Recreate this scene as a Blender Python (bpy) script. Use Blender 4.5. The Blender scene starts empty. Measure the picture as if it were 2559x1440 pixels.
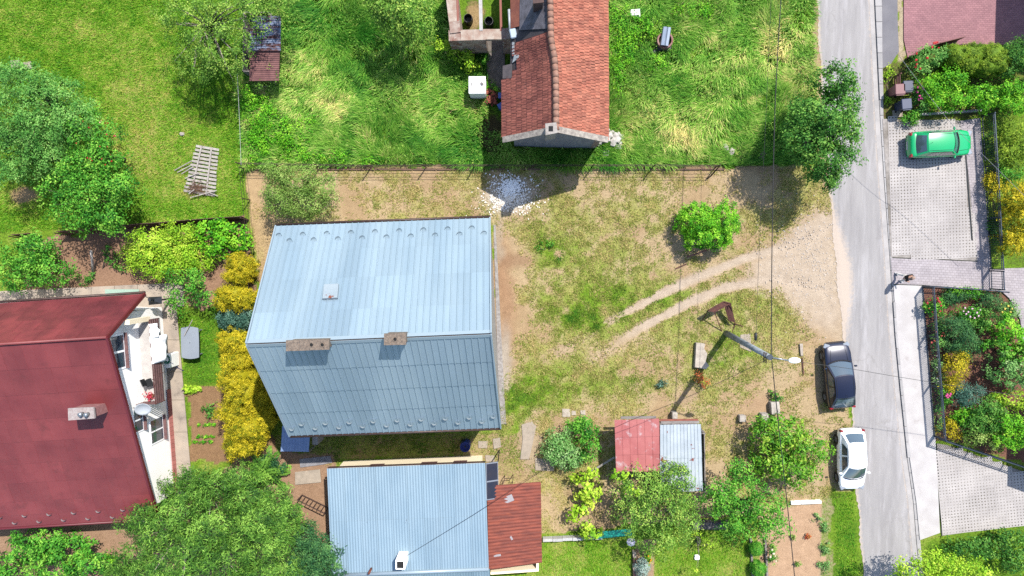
import bpy, bmesh, math, random
import numpy as np
from mathutils import Vector, Matrix, Euler
random.seed(7); np.random.seed(7)
RAD = math.radians
scn = bpy.context.scene
COL = scn.collection

# ------------------------------------------------------------------ camera
CAM_H = 44.0            # metres above the ground
FPX = 1706.0            # focal length in photograph pixels (2559 wide)
cam_d = bpy.data.cameras.new("camera"); cam_d.sensor_width = 36.0; cam_d.lens = FPX / 2559 * 36
cam_d.clip_start = 0.5; cam_d.clip_end = 3000
cam = bpy.data.objects.new("camera", cam_d); COL.objects.link(cam)
cam.location = (0, 0, CAM_H)
cam.rotation_euler = (-math.atan(85 / FPX), math.atan(25 / FPX), 0)
scn.camera = cam
RM = cam.rotation_euler.to_matrix()

# ------------------------------------------------------------------ light
SUN_AZ = (0.545, 0.838)      # direction towards the sun (x right, y up in the picture)
SUN_EL = RAD(56)
sv = Vector((SUN_AZ[0] * math.cos(SUN_EL), SUN_AZ[1] * math.cos(SUN_EL), math.sin(SUN_EL))).normalized()
sun_d = bpy.data.lights.new("sun", 'SUN'); sun_d.energy = 4.6; sun_d.angle = RAD(0.53); sun_d.color = (1.0, 0.955, 0.89)
sun = bpy.data.objects.new("sun", sun_d); COL.objects.link(sun)
sun.rotation_euler = (-sv).to_track_quat('-Z', 'Y').to_euler(); sun.location = sv * 120
world = bpy.data.worlds.new("World"); scn.world = world; world.use_nodes = True
wn = world.node_tree
bgn = wn.nodes.get("Background") or wn.nodes.new("ShaderNodeBackground")
sky = wn.nodes.new("ShaderNodeTexSky"); sky.sky_type = 'NISHITA'; sky.sun_disc = False
sky.sun_elevation = SUN_EL; sky.sun_rotation = math.atan2(SUN_AZ[0], SUN_AZ[1])
wn.links.new(sky.outputs[0], bgn.inputs[0]); bgn.inputs[1].default_value = 0.15
vs = scn.view_settings; vs.view_transform = 'Standard'; vs.look = 'None'; vs.gamma = 1.0
vs.use_curve_mapping = False; vs.exposure = 1.08
scn.cycles.max_bounces = 6; scn.cycles.diffuse_bounces = 3; scn.cycles.transmission_bounces = 4
scn.cycles.transparent_max_bounces = 6
scn.cycles.use_denoising = False

# ------------------------------------------------------------------ photograph pixel -> place at a height
def P(px, py, h=0.0):
    d = RM @ Vector(((px - 1280) / FPX, -(py - 720) / FPX, -1.0))
    t = (h - CAM_H) / d.z
    return Vector((d.x * t, d.y * t, h))
def XY(px, py, h=0.0):
    p = P(px, py, h); return (p.x, p.y)
def LEN(px, h=0.0): return px * (CAM_H - h) / FPX
RMn = np.array(RM)
def to_px(x, y):
    d = np.stack([x, y, np.full_like(x, -CAM_H)], -1) @ RMn      # = RM^T d
    return 1280 + FPX * d[..., 0] / -d[..., 2], 720 - FPX * d[..., 1] / -d[..., 2]

# ------------------------------------------------------------------ objects
ORG = {}
def tag(o, label=None, cat=None, group=None, kind=None):
    if label: o["label"] = label
    if cat: o["category"] = cat
    if group: o["group"] = group
    if kind: o["kind"] = kind
    return o
def thing(name, label, cat, loc=(0, 0, 0), rz=0.0, group=None, local=False):
    o = bpy.data.objects.new(name, None); COL.objects.link(o)
    o.location = Vector(loc); o.rotation_euler = (0, 0, rz); o.empty_display_size = 0.3
    ORG[o] = Vector((0, 0, 0)) if local else Vector(loc)
    return tag(o, label, cat, group)
def link(o, parent=None):
    COL.objects.link(o)
    if parent is not None: o.parent = parent
    return o
def shade(me, smooth):
    if smooth: me.polygons.foreach_set("use_smooth", np.ones(len(me.polygons), dtype=bool))

class MB:
    """collects faces for one mesh; coordinates are in metres"""
    def __init__(s): s.v = []; s.f = []
    def add(s, vs_, fs):
        b = len(s.v); s.v += [tuple(x) for x in vs_]; s.f += [tuple(i + b for i in f) for f in fs]; return s
    def hexa(s, b4, t4):
        return s.add(list(b4) + list(t4), [(3, 2, 1, 0), (4, 5, 6, 7), (0, 1, 5, 4), (1, 2, 6, 5), (2, 3, 7, 6), (3, 0, 4, 7)])
    def box(s, c, d, rz=0.0, M=None):
        hx, hy, hz = d[0] / 2, d[1] / 2, d[2] / 2
        m = M or Matrix.Rotation(rz, 3, 'Z')
        pts = [Vector(c) + m @ Vector(q) for q in ((-hx, -hy, -hz), (hx, -hy, -hz), (hx, hy, -hz), (-hx, hy, -hz),
                                                   (-hx, -hy, hz), (hx, -hy, hz), (hx, hy, hz), (-hx, hy, hz))]
        return s.hexa(pts[:4], pts[4:])
    def cbox(s, c, d, b=0.02, rz=0.0, M=None):
        """box with chamfered edges"""
        bm = bmesh.new(); bmesh.ops.create_cube(bm, size=1.0)
        for v in bm.verts: v.co = Vector((v.co.x * d[0], v.co.y * d[1], v.co.z * d[2]))
        bmesh.ops.bevel(bm, geom=bm.edges[:], offset=b, segments=1, affect='EDGES')
        m = M or Matrix.Rotation(rz, 3, 'Z')
        bm.verts.index_update()
        s.add([Vector(c) + m @ v.co for v in bm.verts], [[v.index for v in f.verts] for f in bm.faces]); bm.free(); return s
    def prism(s, poly, z0, z1):
        n = len(poly); a = sum(poly[i][0] * poly[(i + 1) % n][1] - poly[(i + 1) % n][0] * poly[i][1] for i in range(n))
        if a < 0: poly = poly[::-1]
        vs_ = [(p[0], p[1], z0) for p in poly] + [(p[0], p[1], z1) for p in poly]
        fs = [tuple(range(n - 1, -1, -1)), tuple(range(n, 2 * n))] + [(i, (i + 1) % n, n + (i + 1) % n, n + i) for i in range(n)]
        return s.add(vs_, fs)
    def plate(s, q, th):
        """slab below the quad q (4 points, any orientation); upper face is q"""
        q = [Vector(x) for x in q]; n = (q[1] - q[0]).cross(q[3] - q[0]).normalized()
        if n.z < 0: q = [q[0], q[3], q[2], q[1]]; n = -n
        return s.hexa([x - n * th for x in q], q)
    def bar(s, a, b, w, h=None):
        a = Vector(a); b = Vector(b); h = h or w; d = (b - a)
        L = d.length
        if L < 1e-6: return s
        z = d / L; x = z.cross(Vector((0, 0, 1)))
        if x.length < 1e-3: x = Vector((1, 0, 0))
        x.normalize(); y = x.cross(z).normalized()
        M_ = Matrix((x, y, z)).transposed()
        return s.box((a + b) / 2, (w, h, L), M=M_)
    def tube(s, pts, rads, n=8, cap=True):
        pts = [Vector(p) for p in pts]; b = len(s.v); m = len(pts)
        if not hasattr(rads, '__len__'): rads = [rads] * m
        up = None
        for i, p in enumerate(pts):
            d = (pts[min(i + 1, m - 1)] - pts[max(i - 1, 0)])
            d = d.normalized() if d.length > 1e-9 else Vector((0, 0, 1))
            if up is None: up = Vector((0, 0, 1)) if abs(d.z) < 0.9 else Vector((1, 0, 0))
            x = d.cross(up)
            if x.length < 1e-4: x = d.cross(Vector((0, 1, 0.3)))
            x.normalize(); y = x.cross(d); up = y
            for k in range(n):
                a = 2 * math.pi * k / n; s.v.append(tuple(p + x * (math.cos(a) * rads[i]) + y * (math.sin(a) * rads[i])))
        for i in range(m - 1):
            for k in range(n):
                k2 = (k + 1) % n; s.f.append((b + i * n + k, b + (i + 1) * n + k, b + (i + 1) * n + k2, b + i * n + k2))
        if cap:
            s.f.append(tuple(b + k for k in range(n))); s.f.append(tuple(b + (m - 1) * n + k for k in range(n - 1, -1, -1)))
        return s
    def lathe(s, c, prof, n=16, close=True):
        c = Vector(c); b = len(s.v)
        for r, z in prof:
            for k in range(n):
                a = 2 * math.pi * k / n; s.v.append((c.x + r * math.cos(a), c.y + r * math.sin(a), c.z + z))
        for i in range(len(prof) - 1):
            for k in range(n):
                k2 = (k + 1) % n; s.f.append((b + i * n + k, b + i * n + k2, b + (i + 1) * n + k2, b + (i + 1) * n + k))
        if close:
            s.f.append(tuple(b + k for k in range(n - 1, -1, -1))); s.f.append(tuple(b + (len(prof) - 1) * n + k for k in range(n)))
        return s
    def rock(s, c, d, seed=0, rz=0.0, sub=1):
        bm = bmesh.new(); bmesh.ops.create_icosphere(bm, subdivisions=sub, radius=0.5)
        rr = random.Random(seed); m = Matrix.Rotation(rz, 3, 'Z'); bm.verts.index_update()
        vs_ = []
        for v in bm.verts:
            q = v.co.copy()
            q = Vector([math.copysign(abs(t * 2) ** 0.7 / 2, t) for t in q]) * rr.uniform(0.82, 1.14)
            vs_.append(Vector(c) + m @ Vector((q.x * d[0], q.y * d[1], q.z * d[2])))
        s.add(vs_, [[v.index for v in f.verts] for f in bm.faces]); bm.free(); return s
    def mesh(s, name, org=(0, 0, 0), smooth=False):
        me = bpy.data.meshes.new(name); o = Vector(org)
        me.from_pydata([(x - o.x, y - o.y, z - o.z) for x, y, z in s.v], [], s.f); shade(me, smooth); me.update(); return me
    def build(s, name, mat, parent=None, smooth=False, kind=None):
        org = ORG.get(parent, Vector((0, 0, 0))) if parent is not None else Vector((0, 0, 0))
        me = s.mesh(name, org, smooth)
        if mat: me.materials.append(mat)
        o = link(bpy.data.objects.new(name, me), parent)
        ORG[o] = org
        if kind: o["kind"] = kind
        return o
def fix(o):
    """consistent outward normals"""
    bm = bmesh.new(); bm.from_mesh(o.data); bmesh.ops.recalc_face_normals(bm, faces=bm.faces[:]); bm.to_mesh(o.data); bm.free(); return o
def inst(name, me, parent, M4):
    """a further object on shared mesh data; M4 places it in the scene"""
    o = link(bpy.data.objects.new(name, me), parent)
    T = Matrix.Translation(-ORG[parent]) if parent is not None else Matrix()
    o.matrix_local = T @ M4 if parent is not None else M4
    return o
def struct(o): o["kind"] = "structure"; return o
def copy_tree(o, parent=None):
    c = o.copy(); COL.objects.link(c); c.parent = parent
    ORG[c] = ORG.get(o, Vector())
    for ch in o.children: copy_tree(ch, c)
    return c

# ------------------------------------------------------------------ materials
def lin(c): c /= 255.0; return c / 12.92 if c <= 0.04045 else ((c + 0.055) / 1.055) ** 2.4
def C(r, g, b, k=0.395): return (min(lin(r) * k, .86), min(lin(g) * k, .86), min(lin(b) * k, .86), 1.0)
MATS = {}
def nd(nt, t, **kw):
    n = nt.nodes.new(t)
    for k, v in kw.items(): setattr(n, k, v)
    return n
def noise(nt, vec, scale, detail=3.0, rough=0.55):
    n = nd(nt, "ShaderNodeTexNoise"); n.inputs["Scale"].default_value = scale; n.inputs["Detail"].default_value = detail
    n.inputs["Roughness"].default_value = rough; nt.links.new(vec, n.inputs["Vector"]); return n
def ramp(nt, fac, a, b, ca=(0, 0, 0, 1), cb=(1, 1, 1, 1)):
    r = nd(nt, "ShaderNodeValToRGB"); e = r.color_ramp.elements
    e[0].position = a; e[0].color = ca; e[1].position = b; e[1].color = cb
    nt.links.new(fac, r.inputs[0]); return r
def mixc(nt, fac, a, b, mode='MIX'):
    m = nd(nt, "ShaderNodeMix", data_type='RGBA', blend_type=mode)
    for s_, v in ((0, fac), (6, a), (7, b)):
        if hasattr(v, 'links'): nt.links.new(v, m.inputs[s_])
        else: m.inputs[s_].default_value = v
    return m.outputs[2]
def mat(name, c1, c2=None, scale=1.5, rough=0.8, metal=0.0, bump=0.0, bscale=30.0, rnd=0.0, fine=0.12, fscale=25.0,
        spots=None, spec=0.4, coat=0.0, streak=None):
    if name in MATS: return MATS[name]
    m = bpy.data.materials.new(name); m.use_nodes = True; nt = m.node_tree; L = nt.links.new
    b = nt.nodes["Principled BSDF"]
    g = nd(nt, "ShaderNodeNewGeometry"); pos = g.outputs["Position"]
    if streak:
        mp = nd(nt, "ShaderNodeMapping"); mp.inputs["Scale"].default_value = streak; L(pos, mp.inputs[0]); spos = mp.outputs[0]
    else: spos = pos
    n1 = noise(nt, spos, scale, 4.0)
    col = mixc(nt, ramp(nt, n1.outputs[0], .35, .65).outputs[0], c1, c2 or c1)
    if fine:
        n2 = noise(nt, pos, fscale, 3.0, .7)
        r2 = ramp(nt, n2.outputs[0], .25, .75, (1 - fine, 1 - fine, 1 - fine, 1), (1 + fine, 1 + fine, 1 + fine, 1))
        col = mixc(nt, 1.0, col, r2.outputs[0], 'MULTIPLY')
    if rnd:
        oi = nd(nt, "ShaderNodeObjectInfo")
        r3 = ramp(nt, oi.outputs["Random"], 0, 1, (1 - rnd, 1 - rnd, 1 - rnd, 1), (1 + rnd, 1 + rnd, 1 + rnd, 1))
        col = mixc(nt, 1.0, col, r3.outputs[0], 'MULTIPLY')
    if spots:
        sc, ss, lo, hi = spots
        n3 = noise(nt, spos, ss, 5.0, .65)
        col = mixc(nt, ramp(nt, n3.outputs[0], lo, hi).outputs[0], col, sc)
    L(col, b.inputs["Base Color"])
    b.inputs["Roughness"].default_value = rough; b.inputs["Metallic"].default_value = metal
    b.inputs["Specular IOR Level"].default_value = spec
    if coat: b.inputs["Coat Weight"].default_value = coat; b.inputs["Coat Roughness"].default_value = 0.05
    if bump:
        n4 = noise(nt, pos, bscale, 4.0, .6); bp = nd(nt, "ShaderNodeBump"); bp.inputs["Strength"].default_value = bump
        bp.inputs["Distance"].default_value = 0.03; L(n4.outputs[0], bp.inputs["Height"]); L(bp.outputs[0], b.inputs["Normal"])
    MATS[name] = m; return m
def leafmat(name, c1, c2, c3, trans=0.25, rough=0.65):
    """c1..c3 are the leaf colours met in the crown; each leaf draws its own from the attribute tint"""
    if name in MATS: return MATS[name]
    m = bpy.data.materials.new(name); m.use_nodes = True; nt = m.node_tree; L = nt.links.new
    b = nt.nodes["Principled BSDF"]; a = nd(nt, "ShaderNodeAttribute", attribute_name="tint")
    r = ramp(nt, a.outputs["Fac"], 0.0, 1.0, c1, c3); e = r.color_ramp.elements.new(.5); e.color = c2
    L(r.outputs[0], b.inputs["Base Color"]); b.inputs["Roughness"].default_value = rough
    b.inputs["Specular IOR Level"].default_value = 0.18
    t = nd(nt, "ShaderNodeBsdfTranslucent"); mx = nd(nt, "ShaderNodeMixShader"); mx.inputs[0].default_value = trans
    tc = mixc(nt, 1.0, r.outputs[0], (1.15, 1.1, .55, 1), 'MULTIPLY'); L(tc, t.inputs[0])
    L(b.outputs[0], mx.inputs[1]); L(t.outputs[0], mx.inputs[2]); L(mx.outputs[0], nt.nodes["Material Output"].inputs[0])
    MATS[name] = m; return m
def glass(name, c=(.02, .03, .04, 1), rough=.06):
    m = mat(name, c, fine=0, rough=rough, spec=.9, coat=.6); return m

# ------------------------------------------------------------------ numpy helpers
def vnoise(x, y, seed=0):
    xi = np.floor(x).astype(np.int64); yi = np.floor(y).astype(np.int64); xf = x - xi; yf = y - yi
    def h(a, b):
        n = (a * 374761393 + b * 668265263 + seed * 974711) & 0x7fffffff
        n = ((n ^ (n >> 13)) * 1274126177) & 0x7fffffff
        return ((n ^ (n >> 16)) & 0xffff) / 65535.0
    u = xf * xf * (3 - 2 * xf); v = yf * yf * (3 - 2 * yf)
    return (h(xi, yi) * (1 - u) + h(xi + 1, yi) * u) * (1 - v) + (h(xi, yi + 1) * (1 - u) + h(xi + 1, yi + 1) * u) * v
def fbm(x, y, seed=0, oct=4):
    r = np.zeros_like(x); a = .5; t = 0
    for o in range(oct):
        r += a * vnoise(x * 2 ** o + 17.3 * o, y * 2 ** o - 9.1 * o, seed + o); t += a; a *= .5
    return r / t
def inpoly(X, Y, poly):
    r = np.zeros(X.shape, bool); n = len(poly)
    for i in range(n):
        x1, y1 = poly[i]; x2, y2 = poly[(i + 1) % n]
        if y1 == y2: continue
        c = ((y1 > Y) != (y2 > Y)) & (X < (x2 - x1) * (Y - y1) / (y2 - y1) + x1); r ^= c
    return r
def sstep(a, b, x): t = np.clip((x - a) / (b - a), 0, 1); return t * t * (3 - 2 * t)
def quadmesh(name, V, nper, tint=None, faces=None, colattr=None):
    """V: (N*nper,3) points, one polygon of nper points each (or given faces per item); tint: per item"""
    me = bpy.data.meshes.new(name); n = len(V) // nper
    me.vertices.add(len(V)); me.vertices.foreach_set("co", np.ascontiguousarray(V, np.float32).ravel())
    if faces is None: faces = [tuple(range(nper))]
    k = len(faces); sizes = [len(f) for f in faces]; tot = sum(sizes)
    base = (np.arange(n) * nper)[:, None]
    loops = (base + np.concatenate([np.array(f) for f in faces])[None, :]).ravel()
    me.loops.add(n * tot); me.loops.foreach_set("vertex_index", loops.astype(np.int32))
    starts = np.concatenate([[0], np.cumsum(sizes)[:-1]])
    me.polygons.add(n * k)
    me.polygons.foreach_set("loop_start", ((np.arange(n) * tot)[:, None] + starts[None, :]).ravel().astype(np.int32))
    if tint is not None:
        a = me.attributes.new("tint", 'FLOAT', 'FACE'); a.data.foreach_set("value", np.repeat(tint, k).astype(np.float32))
    me.update(calc_edges=True); return me
# ================================================================== the ground
def axis(lo, hi, step, far):
    mid = np.arange(lo, hi + step / 2, step); out = []; d = step; x = hi
    while x < far: d *= 1.5; x += d; out.append(x)
    out = np.array(out); return np.concatenate([(lo - (out - hi))[::-1], mid, out])
gx = axis(-38.0, 36.5, 0.18, 420); gy = axis(-24.0, 19.5, 0.18, 420)
GX, GY = np.meshgrid(gx, gy); SH = GX.shape

# --- zones, outlined in photograph pixels on the ground plane: outline, bare-soil colour, grass cover, grass tone (0 lush .. 1 straw)
ZONES = [
    ([(-400, -400), (612, -400), (618, 560), (-400, 590)], C(204, 180, 116), .86, .41),            # mown orchard lawn
    ([(612, -400), (2046, -400), (2050, 200), (2060, 415), (612, 415)], C(84, 92, 44), .86, .2),   # meadow round the ruin
    ([(612, 415), (2075, 415), (2085, 560), (2110, 860), (2130, 1090), (2130, 1260), (1225, 1345), (1225, 1100), (1232, 560), (640, 560)], C(216, 192, 152), .39, .66),   # yard
    ([(612, 415), (640, 415), (690, 560), (690, 900), (650, 720)], C(214, 186, 140), .15, .8),
    ([(60, 595), (620, 545), (640, 720), (640, 790), (440, 760), (400, 700), (300, 730), (60, 735)], C(184, 148, 122), .12, .3),   # kitchen garden
    ([(455, 770), (640, 770), (640, 962), (458, 962)], C(110, 120, 50), .93, .18),                     # little lawn by the white gable
    ([(468, 962), (560, 962), (700, 1110), (700, 1160), (480, 1150)], C(172, 138, 104), .12, .5),      # vegetable bed
    ([(690, 1085), (1170, 1085), (1170, 1150), (690, 1150)], C(176, 150, 112), .45, .35),              # strip between house and garage
    ([(-400, 1300), (400, 1290), (640, 1120), (840, 1140), (840, 1600), (-400, 1600)], C(190, 156, 128), .12, .5),   # needle litter
    ([(1170, 1085), (1355, 1085), (1355, 1215), (1170, 1180)], C(198, 172, 134), .35, .5),
    ([(1215, 1345), (1585, 1345), (1590, 1600), (1215, 1600)], C(170, 160, 80), .92, .5),              # lawn at the bottom
    ([(1590, 1350), (1660, 1345), (1660, 1600), (1590, 1600)], C(200, 172, 140), .15, .5),
    ([(1640, 1325), (1895, 1320), (1895, 1600), (1640, 1600)], C(176, 166, 84), .88, .5),
    ([(1895, 1290), (2050, 1255), (2052, 1600), (1895, 1600)], C(222, 186, 152), .03, .5),             # dug beds
    ([(2050, 1255), (2080, 1245), (2090, 1600), (2050, 1600)], C(205, 185, 150), .5, .3),
    ([(2078, 1228), (2136, 1228), (2150, 1600), (2088, 1600)], C(160, 150, 80), .9, .3),
    ([(2028, -300), (2048, -300), (2072, 470), (2046, 420), (2030, 200)], C(205, 178, 145), .12, .6),
    ([(2240, -300), (2264, -300), (2262, 150), (2240, 150)], C(210, 195, 165), .15, .6),
    ([(2200, 165), (2262, 140), (2300, 110), (2800, 110), (2800, 300), (2205, 300)], C(120, 96, 74), .45, .35),   # shrubbery by the bins
    ([(2470, 280), (2900, 280), (2900, 670), (2510, 670)], C(120, 110, 70), .6, .3),
    ([(2303, 715), (2900, 715), (2900, 1260), (2335, 1090)], C(150, 108, 92), .12, .3),                # planted garden, bark mulch
    ([(2330, 1350), (2900, 1300), (2900, 1900), (2330, 1900)], C(120, 120, 60), .7, .3),
]
# patches inside the yard: centre, radii, change of cover, tone shift
PATCH = [(1440, 640, 150, 60, .30, -.1), (1420, 590, 70, 50, .1, 0), (1500, 745, 190, 55, .42, -.25), (1460, 790, 110, 40, .35, -.3), (1365, 615, 45, 55, .25, -.3),
         (1650, 735, 150, 26, .35, -.2), (1530, 800, 160, 30, .45, -.3), (1400, 950, 170, 46, .35, -.25), (1330, 985, 110, 50, .45, -.3),
         (1280, 1030, 46, 70, .5, -.3), (1285, 1110, 40, 60, .3, -.2), (1835, 880, 80, 70, .45, -.2), (1880, 760, 110, 50, .28, -.1), (1560, 560, 110, 60, .2, .1),
         (1600, 960, 120, 40, .18, 0), (1860, 980, 90, 30, .25, 0), (1270, 700, 50, 130, -.4, .2), (1290, 640, 60, 40, -.2, .2), (1470, 1040, 120, 40, -.15, .2),
         (1010, 480, 260, 60, -.08, .1), (1750, 450, 140, 30, -.15, .2), (1850, 440, 70, 60, -.2, .2), (1920, 480, 60, 60, -.15, .2), (1700, 1010, 60, 60, -.15, 0),
         (1980, 940, 60, 120, -.12, .1), (1900, 1020, 80, 40, -.25, .1), (1800, 1180, 80, 80, -.2, .1), (1390, 1250, 60, 90, -.1, .2), (1700, 860, 60, 60, .12, -.1)]
TRK = [([(2095, 560), (1980, 612), (1860, 648), (1700, 712), (1600, 762), (1500, 818), (1400, 880)], 12),
       ([(2095, 720), (1930, 696), (1800, 722), (1700, 768), (1600, 822), (1530, 868), (1420, 940)], 13)]
def segdist(X, Y, pl):
    D = np.full(X.shape, 1e9); T = np.zeros(X.shape); n = len(pl) - 1
    for i in range(n):
        (x1, y1), (x2, y2) = pl[i], pl[i + 1]; dx, dy = x2 - x1, y2 - y1
        t = np.clip(((X - x1) * dx + (Y - y1) * dy) / (dx * dx + dy * dy), 0, 1)
        d = np.hypot(X - x1 - t * dx, Y - y1 - t * dy); m = d < D; D = np.where(m, d, D); T = np.where(m, (i + t) / n, T)
    return D, T
def ground_fields(x, y):
    """bare-soil colour, grass cover and grass tone of the ground at world positions"""
    px, py = to_px(x, y)
    wx = px + 26 * (fbm(x * .9, y * .9, 11) - .5) + 9 * (fbm(x * 4, y * 4, 13) - .5)
    wy = py + 26 * (fbm(x * .9, y * .9, 12) - .5) + 9 * (fbm(x * 4, y * 4, 14) - .5)
    soil = np.empty(x.shape + (3,)); soil[:] = C(150, 145, 90)[:3]
    cov = np.full(x.shape, .75); tone = np.full(x.shape, .4)
    yard = np.zeros(x.shape, bool)
    for i, (poly, col, g, tn) in enumerate(ZONES):
        m = inpoly(wx, wy, poly); soil[m] = col[:3]; cov[m] = g; tone[m] = tn
        yard = (yard & ~m) if i not in (2, 3) else (yard | m)
    big = fbm(x * .35, y * .35, 3); mid = fbm(x * 1.3, y * 1.3, 5)
    cov = cov + yard * ((big - .5) * .9 + (mid - .5) * 1.0) + (~yard) * (mid - .5) * .25
    tone = tone + (mid - .5) * .5 + (big - .5) * .3
    brn = (yard * sstep(.46, .66, fbm(x * .55, y * .55, 9, 4)))[..., None]; soil = soil * (1 - .5 * brn) + np.array(C(192, 160, 122)[:3]) * .5 * brn; cov = cov - .05 * brn[..., 0]
    # lawn dries out towards its middle
    for (cx, cy, rx, ry, dg, dt) in [(330, 280, 120, 160, -.16, .3), (420, 420, 160, 90, -.12, .2), (60, 490, 70, 40, -.25, .25), (150, 60, 200, 60, .05, .15)]:
        w = np.exp(-(((px - cx) / rx) ** 2 + ((py - cy) / ry) ** 2)); cov += dg * w; tone += dt * w
    brk = np.clip(.25 + 2.8 * (fbm(x * 1.7, y * 1.7, 8, 4) - .28), .1, 1.6)
    for (cx, cy, rx, ry, dg, dt) in PATCH:
        w = np.exp(-(((wx - cx) / rx) ** 2 + ((wy - cy) / ry) ** 2) * 1.2) * brk; cov += dg * w * yard; tone += .6 * dt * w * yard
    # wheel tracks and the gravelly mouth of the drive
    sand = np.zeros(x.shape)
    for pl, w in TRK:
        d, t = segdist(px * .7 + wx * .3, py * .7 + wy * .3, pl); sand = np.maximum(sand, np.clip((1 - sstep(w * .25, w * 1.5, d)) * (1 - .85 * sstep(.5, 1.0, t)) * 1.15 + (mid - .5) * .5 * (d < w * 1.5) * (d > w * .3), 0, 1))
    fan = [(1870, 660), (1960, 610), (2020, 545), (2075, 500), (2090, 560), (2120, 870), (2075, 850), (2020, 790), (1960, 735), (1890, 720)]
    acc = np.zeros(x.shape); m = (px > 1800) & (px < 2140) & (py > 440) & (py < 940)
    if m.any():
        s = np.zeros(int(m.sum()))
        for k in range(20):
            a_, r_ = k * 2.4, 34 * math.sqrt((k + .5) / 20); s += inpoly(wx[m] + r_ * math.cos(a_) * 1.2, wy[m] + r_ * math.sin(a_), fan)
        acc[m] = s / 20
    sand = np.maximum(sand, np.clip(acc * 1.1 + (mid - .5) * .7 * (acc > .02) * (acc < .98), 0, .95))
    scol = np.array(C(224, 206, 184)[:3]); soil = soil * (1 - sand[..., None]) + scol * sand[..., None]; cov = cov * (1 - sand) - .12 * sand
    # other bare places: (centre, radii, colour, strength)
    for (cx, cy, rx, ry, col, st) in [(1272, 498, 66, 38, C(244, 236, 220), 1), (1290, 470, 60, 30, C(220, 205, 180), .7), (1262, 740, 26, 150, C(190, 150, 118), .8), (1290, 650, 60, 24, C(178, 142, 112), .7),
                                      (1262, 900, 18, 90, C(205, 195, 180), .9), (1246, 600, 14, 60, C(200, 185, 165), .7), (1325, 1110, 26, 70, C(212, 192, 160), .8), (640, 470, 24, 50, C(220, 190, 146), .9), (60, 490, 34, 22, C(196, 166, 130), .8),
                                      (1910, 1010, 60, 22, C(206, 172, 140), .7), (1720, 990, 30, 22, C(196, 170, 140), .6), (1400, 880, 30, 14, C(214, 192, 160), .6), (2050, 920, 30, 120, C(214, 186, 148), .6), (1560, 860, 60, 20, C(214, 190, 150), .4),
                                      (250, 640, 70, 50, C(176, 140, 116), .6), (1225, 340, 40, 60, C(96, 84, 58), .9), (1190, 40, 26, 40, C(206, 176, 130), .8)]:
        w = st * np.exp(-(((wx - cx) / rx) ** 2 + ((wy - cy) / ry) ** 2) ** 2); w = np.clip(w, 0, 1)
        soil = soil * (1 - w[..., None]) + np.array(col[:3]) * w[..., None]; cov = cov * (1 - w)
    return soil, np.clip(cov, 0, 1), np.clip(tone, 0, 1), px, py
soil, cov, tone, GPX, GPY = ground_fields(GX, GY)
gz = (fbm(GX * .8, GY * .8, 21) - .5) * .05
for pl, w in TRK:
    d, t = segdist(GPX, GPY, pl); gz -= .04 * (1 - sstep(w * .4, w * 1.4, d))
gz = np.where((GPX > 2035) | (np.abs(GX) > 45) | (np.abs(GY) > 30), np.minimum(gz, 0) * .3, gz)
gV = np.stack([GX, GY, gz], -1).reshape(-1, 3)
nx_, ny_ = len(gx), len(gy)
ii = (np.arange(ny_ - 1)[:, None] * nx_ + np.arange(nx_ - 1)[None, :]).ravel()
gme = bpy.data.meshes.new("ground"); gme.vertices.add(len(gV)); gme.vertices.foreach_set("co", gV.astype(np.float32).ravel())
loops = np.stack([ii, ii + 1, ii + 1 + nx_, ii + nx_], -1).ravel()
gme.loops.add(len(loops)); gme.loops.foreach_set("vertex_index", loops.astype(np.int32))
gme.polygons.add(len(ii)); gme.polygons.foreach_set("loop_start", (np.arange(len(ii)) * 4).astype(np.int32)); gme.update(calc_edges=True)
a_ = gme.attributes.new("soil", 'FLOAT_COLOR', 'POINT'); a_.data.foreach_set("color", np.concatenate([soil.reshape(-1, 3), np.ones((len(gV), 1))], 1).astype(np.float32).ravel())
a_ = gme.attributes.new("cover", 'FLOAT', 'POINT'); a_.data.foreach_set("value", cov.ravel().astype(np.float32))
a_ = gme.attributes.new("tone", 'FLOAT', 'POINT'); a_.data.foreach_set("value", tone.ravel().astype(np.float32))
gm = bpy.data.materials.new("earth and turf"); gm.use_nodes = True; nt = gm.node_tree; L = nt.links.new; bs = nt.nodes["Principled BSDF"]
pos = nd(nt, "ShaderNodeNewGeometry").outputs["Position"]
aS = nd(nt, "ShaderNodeAttribute", attribute_name="soil"); aC = nd(nt, "ShaderNodeAttribute", attribute_name="cover"); aT = nd(nt, "ShaderNodeAttribute", attribute_name="tone")
nA = noise(nt, pos, 6.0, 6.0, .7); nB = noise(nt, pos, 22.0, 4.0, .7); nC = noise(nt, pos, 2.2, 4.0, .6)
scol = mixc(nt, 1.0, aS.outputs["Color"], ramp(nt, nB.outputs[0], .3, .72, (.62, .6, .58, 1), (1.3, 1.28, 1.25, 1)).outputs[0], 'MULTIPLY')
scol = mixc(nt, 1.0, scol, ramp(nt, nC.outputs[0], .3, .7, (.86, .84, .82, 1), (1.1, 1.1, 1.1, 1)).outputs[0], 'MULTIPLY')
nS = noise(nt, pos, 9.0, 3.0, .75); spk = ramp(nt, nS.outputs[0], .36, .52, (.52, .50, .46, 1), (1.10, 1.10, 1.10, 1))  # dark speckle: tiny shadows of litter painted into the colour
scol = mixc(nt, ramp(nt, aC.outputs["Fac"], .02, .3).outputs[0], scol, mixc(nt, 1.0, scol, spk.outputs[0], 'MULTIPLY'))
tadd = nd(nt, "ShaderNodeMath", operation='MULTIPLY_ADD'); L(nA.outputs[0], tadd.inputs[0]); tadd.inputs[1].default_value = .8; 
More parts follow.
